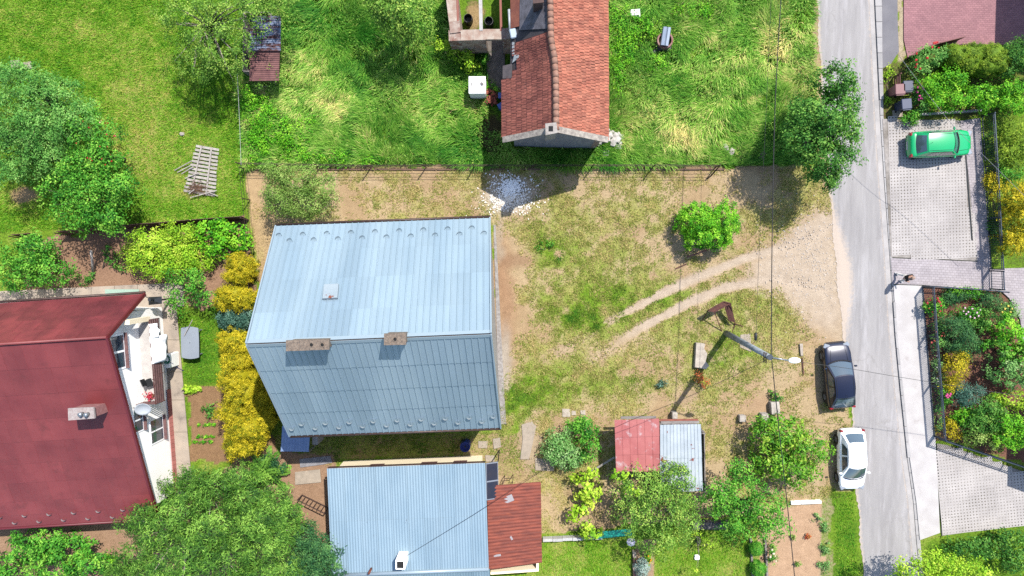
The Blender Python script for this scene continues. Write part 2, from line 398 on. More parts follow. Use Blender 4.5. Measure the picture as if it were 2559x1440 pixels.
tsub = nd(nt, "ShaderNodeMath", operation='SUBTRACT'); L(aT.outputs["Fac"], tsub.inputs[0]); tsub.inputs[1].default_value = .4; L(tsub.outputs[0], tadd.inputs[2])
gr = ramp(nt, tadd.outputs[0], 0, 1, C(72, 128, 28), C(224, 206, 134)); e = gr.color_ramp.elements.new(.42); e.color = C(142, 180, 50)
gcol = mixc(nt, 1.0, mixc(nt, 1.0, gr.outputs[0], ramp(nt, nB.outputs[0], .3, .7, (.5, .52, .5, 1), (1.15, 1.15, 1.1, 1)).outputs[0], 'MULTIPLY'), spk.outputs[0], 'MULTIPLY')
sm = nd(nt, "ShaderNodeMath", operation='ADD'); L(aC.outputs["Fac"], sm.inputs[0]); L(nA.outputs[0], sm.inputs[1])
sm2 = nd(nt, "ShaderNodeMath", operation='MULTIPLY_ADD'); L(nB.outputs[0], sm2.inputs[0]); sm2.inputs[1].default_value = .6; L(sm.outputs[0], sm2.inputs[2])
hm = nd(nt, "ShaderNodeMath", operation='MULTIPLY'); L(sm2.outputs[0], hm.inputs[0]); hm.inputs[1].default_value = .5
L(mixc(nt, ramp(nt, hm.outputs[0], .54, .72).outputs[0], scol, gcol), bs.inputs["Base Color"])
bs.inputs["Roughness"].default_value = .95; bs.inputs["Specular IOR Level"].default_value = .15
bp = nd(nt, "ShaderNodeBump"); bp.inputs["Strength"].default_value = .8; bp.inputs["Distance"].default_value = .05
nD = noise(nt, pos, 14.0, 5.0, .7); L(nD.outputs[0], bp.inputs["Height"]); L(bp.outputs[0], bs.inputs["Normal"])
gme.materials.append(gm)
struct(link(bpy.data.objects.new("ground", gme)))

# ================================================================== road, kerb, pavements
def sheet(name, pxs, z, m, parent=None, th=None):
    poly = [XY(*p) for p in pxs]
    return MB().prism(poly, z - (th or .06), z).build(name, m, parent)
M_asph = mat("bleached asphalt", C(193, 189, 187), C(173, 169, 168), scale=.8, rough=.9, bump=.25, bscale=60, fine=.10, fscale=60, spots=(C(212, 208, 208), .9, .5, .75), streak=(2.2, .25, 1))
M_gutter = mat("gutter concrete", C(216, 210, 206), C(190, 186, 184), scale=1.2, rough=.85, bump=.2, bscale=40, fine=.1)
M_kerb = mat("kerb concrete", C(206, 202, 200), C(188, 185, 184), scale=1.5, rough=.85, bump=.2, rnd=.08)
M_walk = mat("pale exposed concrete", C(240, 235, 232, .36), C(226, 220, 217, .36), scale=1.2, rough=.85, bump=.25, bscale=70, fine=.08, fscale=45, spots=(C(206, 196, 192, .36), 1.6, .60, .80))
RL = [(2041, -200), (2042, 0), (2048, 130), (2053, 200), (2062, 330), (2072, 470), (2082, 570), (2092, 700), (2108, 850), (2122, 960), (2132, 1080), (2138, 1200), (2147, 1300), (2158, 1440), (2175, 1650)]
RR = [(2165, -200), (2173, 0), (2180, 146), (2187, 292), (2195, 420), (2211, 640), (2224, 842), (2237, 977), (2245, 1052), (2254, 1140), (2270, 1253), (2277, 1341), (2286, 1440), (2305, 1650)]
KR = [(2195, -200), (2202, 0), (2203, 146), (2207, 292), (2214, 420), (2229, 640), (2241, 842), (2256, 977), (2264, 1052), (2274, 1140), (2290, 1253), (2298, 1341), (2307, 1440), (2326, 1650)]
def interp(pl, y):
    for (x1, y1), (x2, y2) in zip(pl, pl[1:]):
        if y1 <= y <= y2: return x1 + (x2 - x1) * (y - y1) / (y2 - y1)
    return pl[0][0] if y < pl[0][1] else pl[-1][0]
# the road as a fine strip so that dust from the drive can lie on it
rys = np.arange(-200, 1650, 6.0); rc = 14; rv = []; dust = []
for y in rys:
    x0 = interp(RL, y); x1 = interp(RR, y) + 2
    for k in range(rc + 1):
        t = k / rc; xx = x0 + (x1 - x0) * t
        if k == 0: xx += 2 * math.sin(y * .05) + 1.2 * math.sin(y * .37 + 1) + random.uniform(-1, 1)
        rv.append(tuple(P(xx, y, 0)[:2]) + (.03 if 0 < k else .012,))
        g = math.exp(-((y - 690) / 150) ** 2)
        dust.append(max(0, g * 1.15 * (1 - t / (.10 + .30 * g)) if t < .5 else 0) + max(0, .5 * (1 - t / .06)) + max(0, .5 * (t - .93) / .07))
rme = bpy.data.meshes.new("road"); nr = len(rys)
rme.from_pydata(rv, [], [(j * (rc + 1) + k, (j + 1) * (rc + 1) + k, (j + 1) * (rc + 1) + k + 1, j * (rc + 1) + k + 1) for j in range(nr - 1) for k in range(rc)])
a_ = rme.attributes.new("dust", 'FLOAT', 'POINT'); a_.data.foreach_set("value", np.array(dust, np.float32))
M_road = M_asph.copy(); M_road.name = "road asphalt"; nt = M_road.node_tree; bs = nt.nodes["Principled BSDF"]
oc = bs.inputs["Base Color"].links[0].from_socket; aD = nd(nt, "ShaderNodeAttribute", attribute_name="dust")
pz = nd(nt, "ShaderNodeNewGeometry").outputs["Position"]; nz = noise(nt, pz, 5.0, 6.0, .7); mm = nd(nt, "ShaderNodeMath", operation='ADD')
nt.links.new(aD.outputs["Fac"], mm.inputs[0]); nt.links.new(nz.outputs[0], mm.inputs[1])
nt.links.new(mixc(nt, ramp(nt, mm.outputs[0], .62, 1.05).outputs[0], oc, C(226, 208, 190)), bs.inputs["Base Color"])
cr = nd(nt, "ShaderNodeTexVoronoi", feature='DISTANCE_TO_EDGE'); cr.inputs["Scale"].default_value = .32; wv = noise(nt, pz, 1.3, 4.0, .6); va = nd(nt, "ShaderNodeVectorMath", operation='ADD')
nt.links.new(pz, va.inputs[0]); nt.links.new(wv.outputs["Color"], va.inputs[1]); nt.links.new(va.outputs[0], cr.inputs["Vector"])
bc_ = bs.inputs["Base Color"].links[0].from_socket; nt.links.new(mixc(nt, 1.0, bc_, mixc(nt, ramp(nt, noise(nt, pz, .35, 2.0, .5).outputs[0], .50, .62).outputs[0], (1, 1, 1, 1), ramp(nt, cr.outputs["Distance"], .0, .02, (.84, .83, .82, 1), (1, 1, 1, 1)).outputs[0]), 'MULTIPLY'), bs.inputs["Base Color"])
rme.materials.append(M_road); struct(link(bpy.data.objects.new("road", rme)))
struct(MB().add([P(interp(RR, y) + (0 if s == 0 else 12), y, .036) for y in rys for s in (0, 1)],
                [(2 * j, 2 * j + 1, 2 * j + 3, 2 * j + 2)[::-1] for j in range(len(rys) - 1)]).build("gutter", M_gutter))
kerb = bpy.data.objects.new("kerb", None); COL.objects.link(kerb); struct(kerb); ORG[kerb] = Vector()
ky = -60.0
while ky < 1500:
    low = 250 < ky < 720 or ky > 1110
    t_ = .07 if low else .13
    a0, a1 = P(interp(RR, ky) + 12, ky + .3), P(interp(KR, ky), ky + .3); b0, b1 = P(interp(RR, ky + 38) + 12, ky + 38), P(interp(KR, ky + 38), ky + 38)
    MB().hexa([b0, b1, a1, a0], [q + Vector((0, 0, t_ + random.uniform(-.004, .004))) for q in (b0, b1, a1, a0)]).build("kerb_stone", M_kerb, kerb)
    ky += 38.8
# pavement beside the garden fence
M_shoulder = mat("old apron asphalt", C(150, 148, 152), C(134, 132, 138), scale=.8, rough=.9, bump=.3, bscale=60, fine=.1, fscale=50)
struct(sheet("asphalt_apron", [(2204, -200), (2240, -200), (2243, 60), (2246, 130), (2226, 160), (2204, 172)], .05, M_shoulder))
struct(sheet("pavement", [(2231, 712), (2303, 714), (2318, 880), (2335, 1090), (2341, 1200), (2347, 1330), (2297, 1348), (2288, 1253), (2271, 1140), (2262, 1052), (2254, 977), (2239, 842)], .12, M_walk))
# driveways of openwork pavers
M_pav = mat("openwork paver concrete", C(222, 215, 210), C(202, 195, 191), scale=.45, rough=.9, bump=.2, rnd=.06, fine=.08)
M_fill = mat("paver joint soil", C(196, 188, 182), C(128, 120, 108), scale=.6, rough=1, fine=.3, fscale=5)
def paver_mesh():
    mb = MB(); cs = .2; r = .060; T = .0; B = -.03
    for i in range(3):
        for j in range(2):
            cx, cy = -.3 + cs * (i + .5), -.2 + cs * (j + .5); h = .0985
            Cn = [(cx - h, cy - h), (cx + h, cy - h), (cx + h, cy + h), (cx - h, cy + h)]; Dn = [(cx, cy - r), (cx + r, cy), (cx, cy + r), (cx - r, cy)]
            V_ = [(x, y, T) for x, y in Cn] + [(x, y, T) for x, y in Dn] + [(x, y, B) for x, y in Dn]
            mb.add(V_, [(0, 1, 4), (1, 2, 5), (2, 3, 6), (3, 0, 7), (0, 4, 7), (1, 5, 4), (2, 6, 5), (3, 7, 6)] + [(4 + k, 4 + (k + 1) % 4, 8 + (k + 1) % 4, 8 + k) for k in range(4)])
    me = mb.mesh("grid_paver"); me.materials.append(M_pav); return me
PAV = paver_mesh()
def openwork(name, org, ux, nu, nv, outline):
    root = bpy.data.objects.new(name, None); COL.objects.link(root); struct(root); ORG[root] = Vector()
    poly = [XY(*p) for p in outline]; MB().prism(poly, .0, .090).build("bedding", M_fill, root)
    o = P(*org); u = (P(*ux) - o).normalized(); v = Vector((-u.y, u.x, 0)); ang = math.atan2(u.y, u.x)
    pp = poly
    for j in range(nv):
        for i in range(nu):
            c = o + u * (.6 * i + .3) + v * (.4 * j + .2)
            if inpoly(np.array([c.x]), np.array([c.y]), pp)[0]:
                inst("grid_paver", PAV, root, Matrix.Translation((c.x, c.y, .10 + random.uniform(-.004, .004))) @ Matrix.Rotation(ang + random.uniform(-.004, .004), 4, 'Z') @ Matrix.Diagonal((.996, .996, 1, 1)))
    return root
openwork("driveway_openwork", (2228, 655), (2441, 643), 10, 24, [(2204, 298), (2396, 302), (2412, 385), (2441, 652), (2225, 643)])
openwork("driveway_openwork", (2354, 1336), (2600, 1308), 11, 14, [(2340, 1108), (2366, 1112), (2620, 1200), (2620, 1300), (2353, 1338)])
def brickmat(name, c1, c2, cm, w, h, rot):
    if name in MATS: return MATS[name]
    m = bpy.data.materials.new(name); m.use_nodes = True; nt = m.node_tree; L = nt.links.new; b = nt.nodes["Principled BSDF"]
    pos = nd(nt, "ShaderNodeNewGeometry").outputs["Position"]; mp = nd(nt, "ShaderNodeMapping"); mp.inputs["Rotation"].default_value = (0, 0, rot); L(pos, mp.inputs[0])
    br = nd(nt, "ShaderNodeTexBrick"); br.inputs["Scale"].default_value = 1; br.inputs["Brick Width"].default_value = w; br.inputs["Row Height"].default_value = h
    br.inputs["Mortar Size"].default_value = .008; br.inputs["Color1"].default_value = c1; br.inputs["Color2"].default_value = c2; br.inputs["Mortar"].default_value = cm
    L(mp.outputs[0], br.inputs[0]); n = noise(nt, pos, .6, 4, .6)
    L(mixc(nt, 1.0, br.outputs[0], ramp(nt, n.outputs[0], .3, .7, (.84, .82, .84, 1), (1.12, 1.1, 1.1, 1)).outputs[0], 'MULTIPLY'), b.inputs["Base Color"])
    b.inputs["Roughness"].default_value = .85; bp = nd(nt, "ShaderNodeBump"); bp.invert = True; bp.inputs["Strength"].default_value = .5; bp.inputs["Distance"].default_value = .01
    L(br.outputs["Fac"], bp.inputs["Height"]); L(bp.outputs[0], b.inputs["Normal"]); MATS[name] = m; return m
M_block = brickmat("grey block paving", C(206, 198, 200), C(190, 182, 184), C(150, 142, 142), .24, .16, RAD(2.5))
M_redblock = brickmat("red block paving", C(188, 134, 138), C(170, 118, 124), C(140, 96, 98), .22, .12, RAD(2))
struct(sheet("driveway_block_paving", [(2225, 645), (2441, 654), (2413, 387), (2397, 303), (2448, 296), (2474, 672), (2600, 668), (2600, 990), (2556, 880), (2548, 800), (2520, 745), (2500, 727), (2302, 712), (2229, 710)], .098, M_block))
struct(sheet("forecourt_red_paving", [(2258, -200), (2900, -200), (2900, 118), (2440, 112), (2330, 112), (2296, 128), (2268, 146), (2258, 100)], .06, M_redblock))
M_steel_dk = mat("dark drain steel", C(40, 46, 52), C(52, 58, 62), rough=.5, metal=.6)
dr = MB().hexa([P(2412, 385, .10), P(2416, 385, .10), P(2432, 601, .10), P(2428, 601, .10)], [P(2412, 385, .112), P(2416, 385, .112), P(2432, 601, .112), P(2428, 601, .112)]).build("drain_channel", M_steel_dk)
tag(dr, "narrow black drain channel in the paved drive beside the green car", "drain")
# paving round the red-roofed house
M_conc = mat("weathered yard concrete", C(214, 196, 176), C(184, 170, 156), scale=.9, rough=.9, bump=.25, rnd=.05, fine=.1, spots=(C(150, 138, 126), 1.8, .56, .75))
yp = bpy.data.objects.new("yard_path", None); COL.objects.link(yp); struct(yp); ORG[yp] = Vector()
for k in range(9):
    x0, x1 = -60 + k * 58, -60 + (k + 1) * 58 - 1
    t = lambda x: 728 - (x / 460) * 22
    sheet("concrete_slab", [(x0, t(x0)), (x1, t(x1)), (x1, t(x1) + 60), (x0, t(x0) + 60)], .05 + .002 * (k % 3), M_conc, yp)
wl = lambda y: 402 + (y - 745) * .085
wr = lambda y: 440 + (y - 745) * .088
ys_ = [768, 850, 930, 1000, 1080, 1160, 1240]
for k in range(6):
    a, b = ys_[k], ys_[k + 1] - 1
    sheet("concrete_slab", [(wl(a) - 3, a), (wr(a), a), (wr(b), b), (wl(b) - 3, b)], .052 + .002 * (k % 2), M_conc, yp)

# gravel strip at the foot of the house's gable
struct(sheet("gable_apron", [(1234, 562), (1239, 562), (1262, 1005), (1266, 1060), (1252, 1060), (1244, 900)], .045, mat("crushed stone strip", C(196, 190, 184), C(160, 152, 146), scale=6, rough=1, bump=.6, bscale=25, fine=.25)))

# ================================================================== grass
def blades(name, n_try, box, dens, length, width, lean, flow, mname, cols, tonef, z0=0.0, label=None, tint_spread=.35, seg=True, seed=1):
    rs = np.random.RandomState(seed)
    x0, x1, y0, y1 = box; x = rs.uniform(x0, x1, n_try); y = rs.uniform(y0, y1, n_try)
    so, cv, tn, px, py = ground_fields(x, y); d = dens(px, py, cv, x, y); k = rs.rand(n_try) < d
    x, y, tn, px, py = x[k], y[k], tn[k], px[k], py[k]; n = len(x)
    if flow: th = 2 * math.pi * 1.5 * fbm(x * .2, y * .2, 31, 3) + rs.normal(0, .52, n)
    else: th = rs.uniform(0, 2 * math.pi, n)
    Ln = length * rs.uniform(.55, 1.35, n); ln = np.clip(lean + rs.normal(0, .22, n), .1, 1.25)      # lean angle from vertical
    if flow: Ln *= .35 + 1.3 * fbm(x * 1.3, y * 1.3, 44, 2)
    dx, dy = np.cos(th), np.sin(th); sx, sy = -dy, dx; w = width * rs.uniform(.6, 1.3, n) / 2
    m1 = Ln * .5; hx = np.sin(ln * .6) * m1; hz = np.cos(ln * .6) * m1
    ex = hx + np.sin(np.clip(ln * 1.35, 0, 1.5)) * m1; ez = hz + np.cos(np.clip(ln * 1.35, 0, 1.5)) * m1
    b = np.stack([x, y, np.full(n, z0)], -1); s = np.stack([sx * w, sy * w, np.zeros(n)], -1)
    mid = b + np.stack([dx * hx, dy * hx, hz], -1); tip = b + np.stack([dx * ex, dy * ex, ez], -1)
    tint = np.clip(tonef(px, py, tn, x, y) + rs.normal(0, tint_spread * .5, n), 0, 1)
    if seg:
        V = np.stack([b - s, b + s, mid + s * .9, mid - s * .9, tip], 1).reshape(-1, 3); me = quadmesh(name, V, 5, tint, [(0, 1, 2, 3), (3, 2, 4)])
    else:
        V = np.stack([b - s, b + s, tip], 1).reshape(-1, 3); me = quadmesh(name, V, 3, tint)
    me.materials.append(leafmat(mname, *cols, trans=.3, rough=.6)); o = link(bpy.data.objects.new(name, me)); o["kind"] = "stuff"
    if label: o["label"] = label; o["category"] = "grass"
    return o
def footprint_free(px, py):
    """where nothing is built or paved"""
    m = np.ones(px.shape, bool)
    for poly in [[(1262, -60), (1500, -60), (1494, 372), (1275, 372), (1262, 200)], [(1120, -60), (1275, -60), (1275, 130), (1140, 130)], [(1212, 90), (1270, 90), (1270, 330), (1225, 330)],
                 [(1176, 205), (1216, 205), (1216, 258), (1176, 258)], [(765, 575), (1240, 555), (1258, 1010), (800, 1030)], [(850, 1135), (1205, 1130), (1345, 1200), (1345, 1395), (1215, 1500), (850, 1500)],
                 [(-200, 770), (440, 770), (475, 1250), (-200, 1300)], [(1545, 1060), (1740, 1060), (1740, 1200), (1545, 1170)], [(2046, -300), (2215, -300), (2330, 1500), (2150, 1500)],
                 [(2204, 290), (2480, 290), (2520, 740), (2345, 1110), (2800, 1200), (2800, 1320), (2330, 1345), (2240, 720)], [(2240, -300), (2900, -300), (2900, 115), (2240, 115)], [(632, 50), (700, 50), (700, 200), (632, 200)]]:
        m &= ~inpoly(px, py, poly)
    return m
WB = (-35, 33.5, -22, 18)
inmeadow = lambda px, py: inpoly(px, py, [(614, -120), (2036, -120), (2036, 160), (2040, 330), (1990, 410), (1800, 414), (614, 414)]) & footprint_free(px, py)
def meadow_tone(px, py, tn, x, y):
    t = .22 + .8 * (fbm(x * .28, y * .28, 51, 3) - .36) + .6 * (fbm(x * 1.1, y * 1.1, 52, 2) - .5) + .5 * (fbm(x * 3.4, y * 3.4, 53, 2) - .5)
    for cx, cy, rx, ry, d in [(1180, 270, 90, 70, .3), (760, 180, 60, 60, .2), (840, 250, 50, 60, .25), (1640, 330, 110, 60, .28), (1700, 230, 90, 70, .2), (1960, 110, 40, 80, .2), (660, 330, 40, 80, -.1), (1580, 120, 60, 80, -.25), (1110, 370, 90, 40, -.12), (1200, 360, 30, 60, -.25), (1800, 280, 60, 60, -.12)]:
        t = t + d * np.exp(-(((px - cx) / rx) ** 2 + ((py - cy) / ry) ** 2))
    return t
GRASS = (C(50, 116, 28, .80), C(132, 182, 66, .82), C(236, 218, 146, .78))
blades("meadow_grass", 470000, (-18, 19.5, 5.0, 17.5), lambda px, py, cv, x, y: inmeadow(px, py) * np.clip(3.0 * (fbm(x * 1.5, y * 1.5, 54, 3) - .28), .12, 1) * (cv > .2), .64, .034, .95, True, "meadow grass blades", GRASS, meadow_tone, label="tall tousled meadow grass round the tiled ruin", seed=2)
def lawn_d(px, py, cv, x, y):
    m = inpoly(px, py, [(-160, -160), (606, -160), (612, 545), (-160, 590)]) | inpoly(px, py, [(457, 790), (560, 790), (560, 955), (460, 955)]) | inpoly(px, py, [(1225, 1350), (1575, 1352), (1575, 1500), (1225, 1500)]) | inpoly(px, py, [(1640, 1330), (1890, 1325), (1890, 1500), (1640, 1500)]) | inpoly(px, py, [(2085, 1235), (2132, 1235), (2146, 1500), (2092, 1500)]) | inpoly(px, py, [(2335, 1360), (2600, 1320), (2600, 1500), (2335, 1500)])
    return m * footprint_free(px, py) * np.clip((cv - .3) * 1.6, 0, 1) * np.clip(.35 + 1.3 * (fbm(x * 2.3, y * 2.3, 61, 3) - .25), .1, 1)
blades("lawn_grass", 260000, (-35.5, -16.5, 1.0, 17.5), lawn_d, .17, .045, .75, False, "lawn grass blades", (C(66, 138, 22, .64), C(138, 194, 46, .64), C(226, 212, 116, .58)), lambda px, py, tn, x, y: tn * .85 + .35 * (fbm(x * 1.5, y * 1.5, 62, 3) - .5) + .55 * (fbm(x * 4.5, y * 4.5, 63, 2) - .5), label="mown grass of the orchard lawn at the upper left", seg=False, seed=3)
blades("lawn_grass", 330000, (-24, 33, -22, -2), lawn_d, .17, .045, .75, False, "lawn grass blades", (C(66, 138, 22, .64), C(138, 194, 46, .64), C(226, 212, 116, .58)), lambda px, py, tn, x, y: tn * .85 + .35 * (fbm(x * 1.5, y * 1.5, 62, 3) - .5) + .55 * (fbm(x * 4.5, y * 4.5, 63, 2) - .5), label="mown grass of the small garden lawns along the bottom", seg=False, seed=13)
def yard_d(px, py, cv, x, y):
    m = inpoly(px, py, [(620, 420), (2066, 420), (2078, 520), (2100, 850), (2126, 1090), (2125, 1240), (1360, 1330), (1270, 1200), (690, 1150), (690, 1090), (1240, 1080), (1240, 545), (620, 545)])
    m |= inpoly(px, py, [(60, 560), (640, 545), (640, 790), (440, 760), (60, 740)]) | inpoly(px, py, [(470, 960), (560, 960), (690, 1130), (480, 1150)]) | inpoly(px, py, [(2040, -50), (2052, -50), (2070, 420), (2050, 420)])
    return m * footprint_free(px, py) * np.clip((cv - .08) * 1.8, 0, 1) * np.clip(3.2 * (fbm(x * 3.1, y * 3.1, 71, 3) - .34), .10, 1)
blades("yard_tufts", 620000, (-18.5, 22, -19, 6.5), yard_d, .16, .05, .85, False, "sparse yard grass blades", (C(66, 126, 26, .54), C(150, 168, 66, .54), C(226, 200, 140, .54)), lambda px, py, tn, x, y: tn + .35 * (fbm(x * 1.2, y * 1.2, 72, 3) - .5), label="sparse half dry grass tufts across the bare yard", seg=False, seed=4)
# ================================================================== buildings
def lerp(a, b, t): return a + (b - a) * t
def patch(c, u, v):
    """point of the quad c = (00,10,11,01)"""
    return lerp(lerp(c[0], c[1], u), lerp(c[3], c[2], u), v)
def nrm(c): n = (c[1] - c[0]).cross(c[3] - c[0]).normalized(); return n if n.z >= 0 else -n
def sheets(parent, c, rows, cols, ribs, m, name="roof_sheet", rib_h=.035, rib_w=.05, lap=.012, over=.03, th=.006, jit=.0, vsplit=None, stag=0.0):
    """covers slope c (00 eave-left, 10 eave-right, 11 ridge-right, 01 ridge-left) with ribbed sheets, each an object"""
    n = nrm(c); vs_ = vsplit or [i / rows for i in range(rows + 1)]
    for r in range(rows):
        off = stag * (r % 2) / cols
        edges = [0.0] + [e for e in [(k + off * cols) / cols for k in range(0, cols + 1)] if 0.001 < e < .999] + [1.0]
        for k in range(len(edges) - 1):
            u0, u1 = edges[k], edges[k + 1]; mb = MB(); lift = lap * r * 0
            prof = []
            W = (patch(c, u1, .5) - patch(c, u0, .5)).length; nr_ = max(1, round(ribs * (u1 - u0) * cols))
            for q in range(nr_):
                a = u0 + (u1 - u0) * q / nr_; w = rib_w / W * (u1 - u0)
                prof += [(a, rib_h), (a + w, rib_h), (a + w * 1.6, 0)]; 
                if q < nr_ - 1 or True: prof += [(u0 + (u1 - u0) * (q + 1) / nr_ - w * .6, 0)]
            prof += [(u1, rib_h * .9)]
            v0 = vs_[r] - (over if r else 0) * 0; v1 = vs_[r + 1] + (.02 if r < rows - 1 else 0)
            j = random.uniform(-jit, jit)
            lo = [patch(c, u, v0) + n * (z + lap * 1.4 + j) for u, z in prof]; hi = [patch(c, u, v1) + n * (z + j) for u, z in prof]
            N = len(prof); mb.add(lo + hi + [p - n * .012 for p in lo], [(i, i + 1, N + i + 1, N + i) for i in range(N - 1)] + [(2 * N + i, 2 * N + i + 1, i + 1, i) for i in range(N - 1)])
            mb.build(name, m, parent)
def corrug(parent, c, cols, rows, waves, amp, m, name="roof_sheet", along='v', jit=.006):
    """corrugated sheets; waves run down the slope (along v) or across it"""
    n = nrm(c)
    for r in range(rows):
        for k in range(cols):
            mb = MB(); j = random.uniform(0, jit); nw = waves * 4
            u0, u1, v0, v1 = k / cols, (k + 1) / cols + .006, r / rows, (r + 1) / rows + (.01 if r < rows - 1 else 0); lo = []; hi = []
            for i in range(nw + 1):
                t = i / nw; z = amp * math.sin(t * waves * 2 * math.pi)
                if along == 'v': lo.append(patch(c, lerp(u0, u1, t), v0) + n * (z + .012 + j + .004 * (k % 2))); hi.append(patch(c, lerp(u0, u1, t), v1) + n * (z + j + .004 * (k % 2)))
                else: lo.append(patch(c, u0, lerp(v0, v1, t)) + n * (z + .012 * (k % 2) + j)); hi.append(patch(c, u1, lerp(v0, v1, t)) + n * (z + .012 * (k % 2) + j))
            N = nw + 1; mb.add(lo + hi, [(i, i + 1, N + i + 1, N + i) for i in range(nw)]); o = mb.build(name, m, parent, smooth=True)
            fix_up(o)
def fix_up(o):
    me = o.data
    if len(me.polygons) and me.polygons[0].normal.z < 0: me.flip_normals()
def wallq(mb, a, b, z0a, z1a, z1b=None, th=.25, z0b=None):
    """upright wall slab from a to b (outer line), thickness to the left of a->b"""
    a = Vector((a[0], a[1], 0)); b = Vector((b[0], b[1], 0)); z1b = z1a if z1b is None else z1b; z0b = z0a if z0b is None else z0b
    d = (b - a).normalized(); n = Vector((-d.y, d.x, 0)) * th; Z = lambda p, z: Vector((p.x, p.y, z))
    return mb.hexa([Z(a, z0a), Z(b, z0b), Z(b + n, z0b), Z(a + n, z0a)], [Z(a, z1a), Z(b, z1b), Z(b + n, z1b), Z(a + n, z1a)])
M_roofN = mat("pale blue-grey coated sheet steel", C(182, 205, 219), C(162, 187, 204), scale=.5, rough=.36, metal=.15, rnd=.05, fine=.03, fscale=8, streak=(1.2, .12, .3), spec=.5)
M_trimN = mat("blue-grey roof trim", C(188, 208, 222), rough=.45, metal=.25, fine=.03)
M_gut = mat("dark brown gutter", C(70, 52, 48), C(96, 70, 60), rough=.5, metal=.2, scale=4)
M_rend = mat("grey rendered wall", C(206, 200, 192), C(182, 176, 168), scale=1.2, rough=.9, bump=.3, bscale=40)
M_white = mat("white painted render", C(252, 250, 246, .80), C(246, 244, 240, .80), scale=1.0, rough=.85, fine=.03)
M_chim = mat("lichened chimney concrete", C(168, 150, 132), C(120, 108, 98), scale=14, rough=.95, bump=.6, bscale=30, fine=.25, spots=(C(176, 128, 84), 20, .58, .68))
M_black = mat("soot black", (.006, .006, .006, 1), rough=.9, fine=0)
M_rust = mat("rust", C(150, 78, 50), C(110, 60, 46), scale=8, rough=.9, fine=.2)

# ---- the house in the middle: ribbed blue-grey steel roof
HE, HR = 6.0, 11.0
TL, TR, BR, BL = P(690, 566, HE), P(1225, 546, HE), P(1252, 1068, HE), P(725, 1088, HE); RLp, RRp = P(617, 860, HR), P(1228, 834, HR)
hc = (TL + TR + BR + BL) / 4; hc.z = 0
hs = thing("house", "large house with ribbed pale blue metal roof in the middle of the plot", "house", hc)
ins = lambda p, q: Vector((p.x + (hc.x - p.x) * q, p.y + (hc.y - p.y) * q, 0))
ctr = [ins(TL, .05), ins(TR, .04), ins(BR, .04), ins(BL, .05)]
eave = lambda: HE - .12
w = MB()
wallq(w, ctr[1], ctr[0], 0, HE - .2); wallq(w, ctr[3], ctr[2], 0, HE - .2)
w.build("wall", M_rend, hs)
for (a, b) in ((ctr[0], ctr[3]), (ctr[2], ctr[1])):
    g = MB(); mid = (a + b) / 2; d = (b - a).normalized(); n = Vector((-d.y, d.x, 0)) * .25
    f5 = [Vector((a.x, a.y, 0)), Vector((b.x, b.y, 0)), Vector((b.x, b.y, HE - .15)), Vector((mid.x, mid.y, HR - .35)), Vector((a.x, a.y, HE - .15))]
    g.add(f5 + [p + n for p in f5], [(0, 1, 2, 3, 4), (9, 8, 7, 6, 5), (0, 5, 6, 1), (1, 6, 7, 2), (2, 7, 8, 3), (3, 8, 9, 4), (4, 9, 5, 0)]); g.build("gable_wall", M_rend, hs)
upN = [TR, TL, RLp, RRp]; loN = [BL, BR, RRp, RLp]
for c in (upN, loN): MB().plate([p - nrm(c) * .03 for p in c], .1).build("roof_deck", mat("roof boarding", C(120, 100, 80), rough=.9), hs)
sheets(hs, upN, 4, 12, 3, M_roofN, vsplit=[0, .245, .50, .765, .985], rib_h=.034, rib_w=.042, lap=.024)
sheets(hs, loN, 4, 12, 3, M_roofN, vsplit=[0, .27, .50, .735, .985], rib_h=.034, rib_w=.042, lap=.024)
rid = MB()
for c, s_ in ((upN, 1), (loN, 1)):
    n = nrm(c); a, b = (c[3], c[2]); dv = (c[0] - c[3]).normalized() * .2; dv2 = (c[1] - c[2]).normalized() * .2
    rid.plate([a + n * .06, b + n * .06, b + dv2 + n * .05, a + dv + n * .05], .02)
rid.build("ridge_cap", M_trimN, hs)
for a, b in ((TL, RLp), (RLp, BL), (TR, RRp), (RRp, BR)):
    MB().bar(a + Vector((0, 0, -.02)), b + Vector((0, 0, .03)), .07, .22).build("barge_board", M_trimN, hs)
for a, b in ((TL, TR), (BL, BR)):
    out = Vector((0, .10 if a is TL else -.10, -.04))
    MB().tube([a + out, b + out], .07, 8).build("gutter", M_gut, hs, smooth=True)
# snow guards: little curved hooks in two staggered rows on each slope
def guard_mesh():
    mb = MB(); n = 6
    pts = [Vector((math.sin(a) * .16, -math.cos(a) * .13, .03 + .05 * math.sin(math.pi * (i / n)))) for i, a in enumerate([(-1.35 + 2.7 * k / n) for k in range(n + 1)])]
    lo = [p + Vector((0, 0, .0)) for p in pts]; hi = [p + Vector((0, .02, .09)) for p in pts]; N = n + 1
    mb.add(lo + hi + [p + Vector((0, .015, 0)) for p in lo], [(i, i + 1, N + i + 1, N + i) for i in range(n)] + [(i + 2 * N, N + i, N + i + 1, i + 1 + 2 * N) for i in range(n)])
    return mb.mesh("snow_guard")
GU = guard_mesh(); GU.materials.append(mat("snow guard steel", C(206, 220, 226), rough=.35, metal=.5, fine=0))
def guards(root, c, n, rows, me):
    nn = nrm(c); x = (c[1] - c[0]).normalized(); y = nn.cross(x).normalized()
    R4 = Matrix((x, y, nn)).transposed().to_4x4()
    for r, v in enumerate(rows):
        for i in range(n):
            u = (i + .25 + .5 * r) / n
            inst("snow_guard", me, root, Matrix.Translation(patch(c, u, v) + nn * .02) @ R4)
guards(hs, loN, 9, (.10, .155), GU)
guards(hs, [TR, TL, RLp, RRp], 9, (.155, .10), GU)
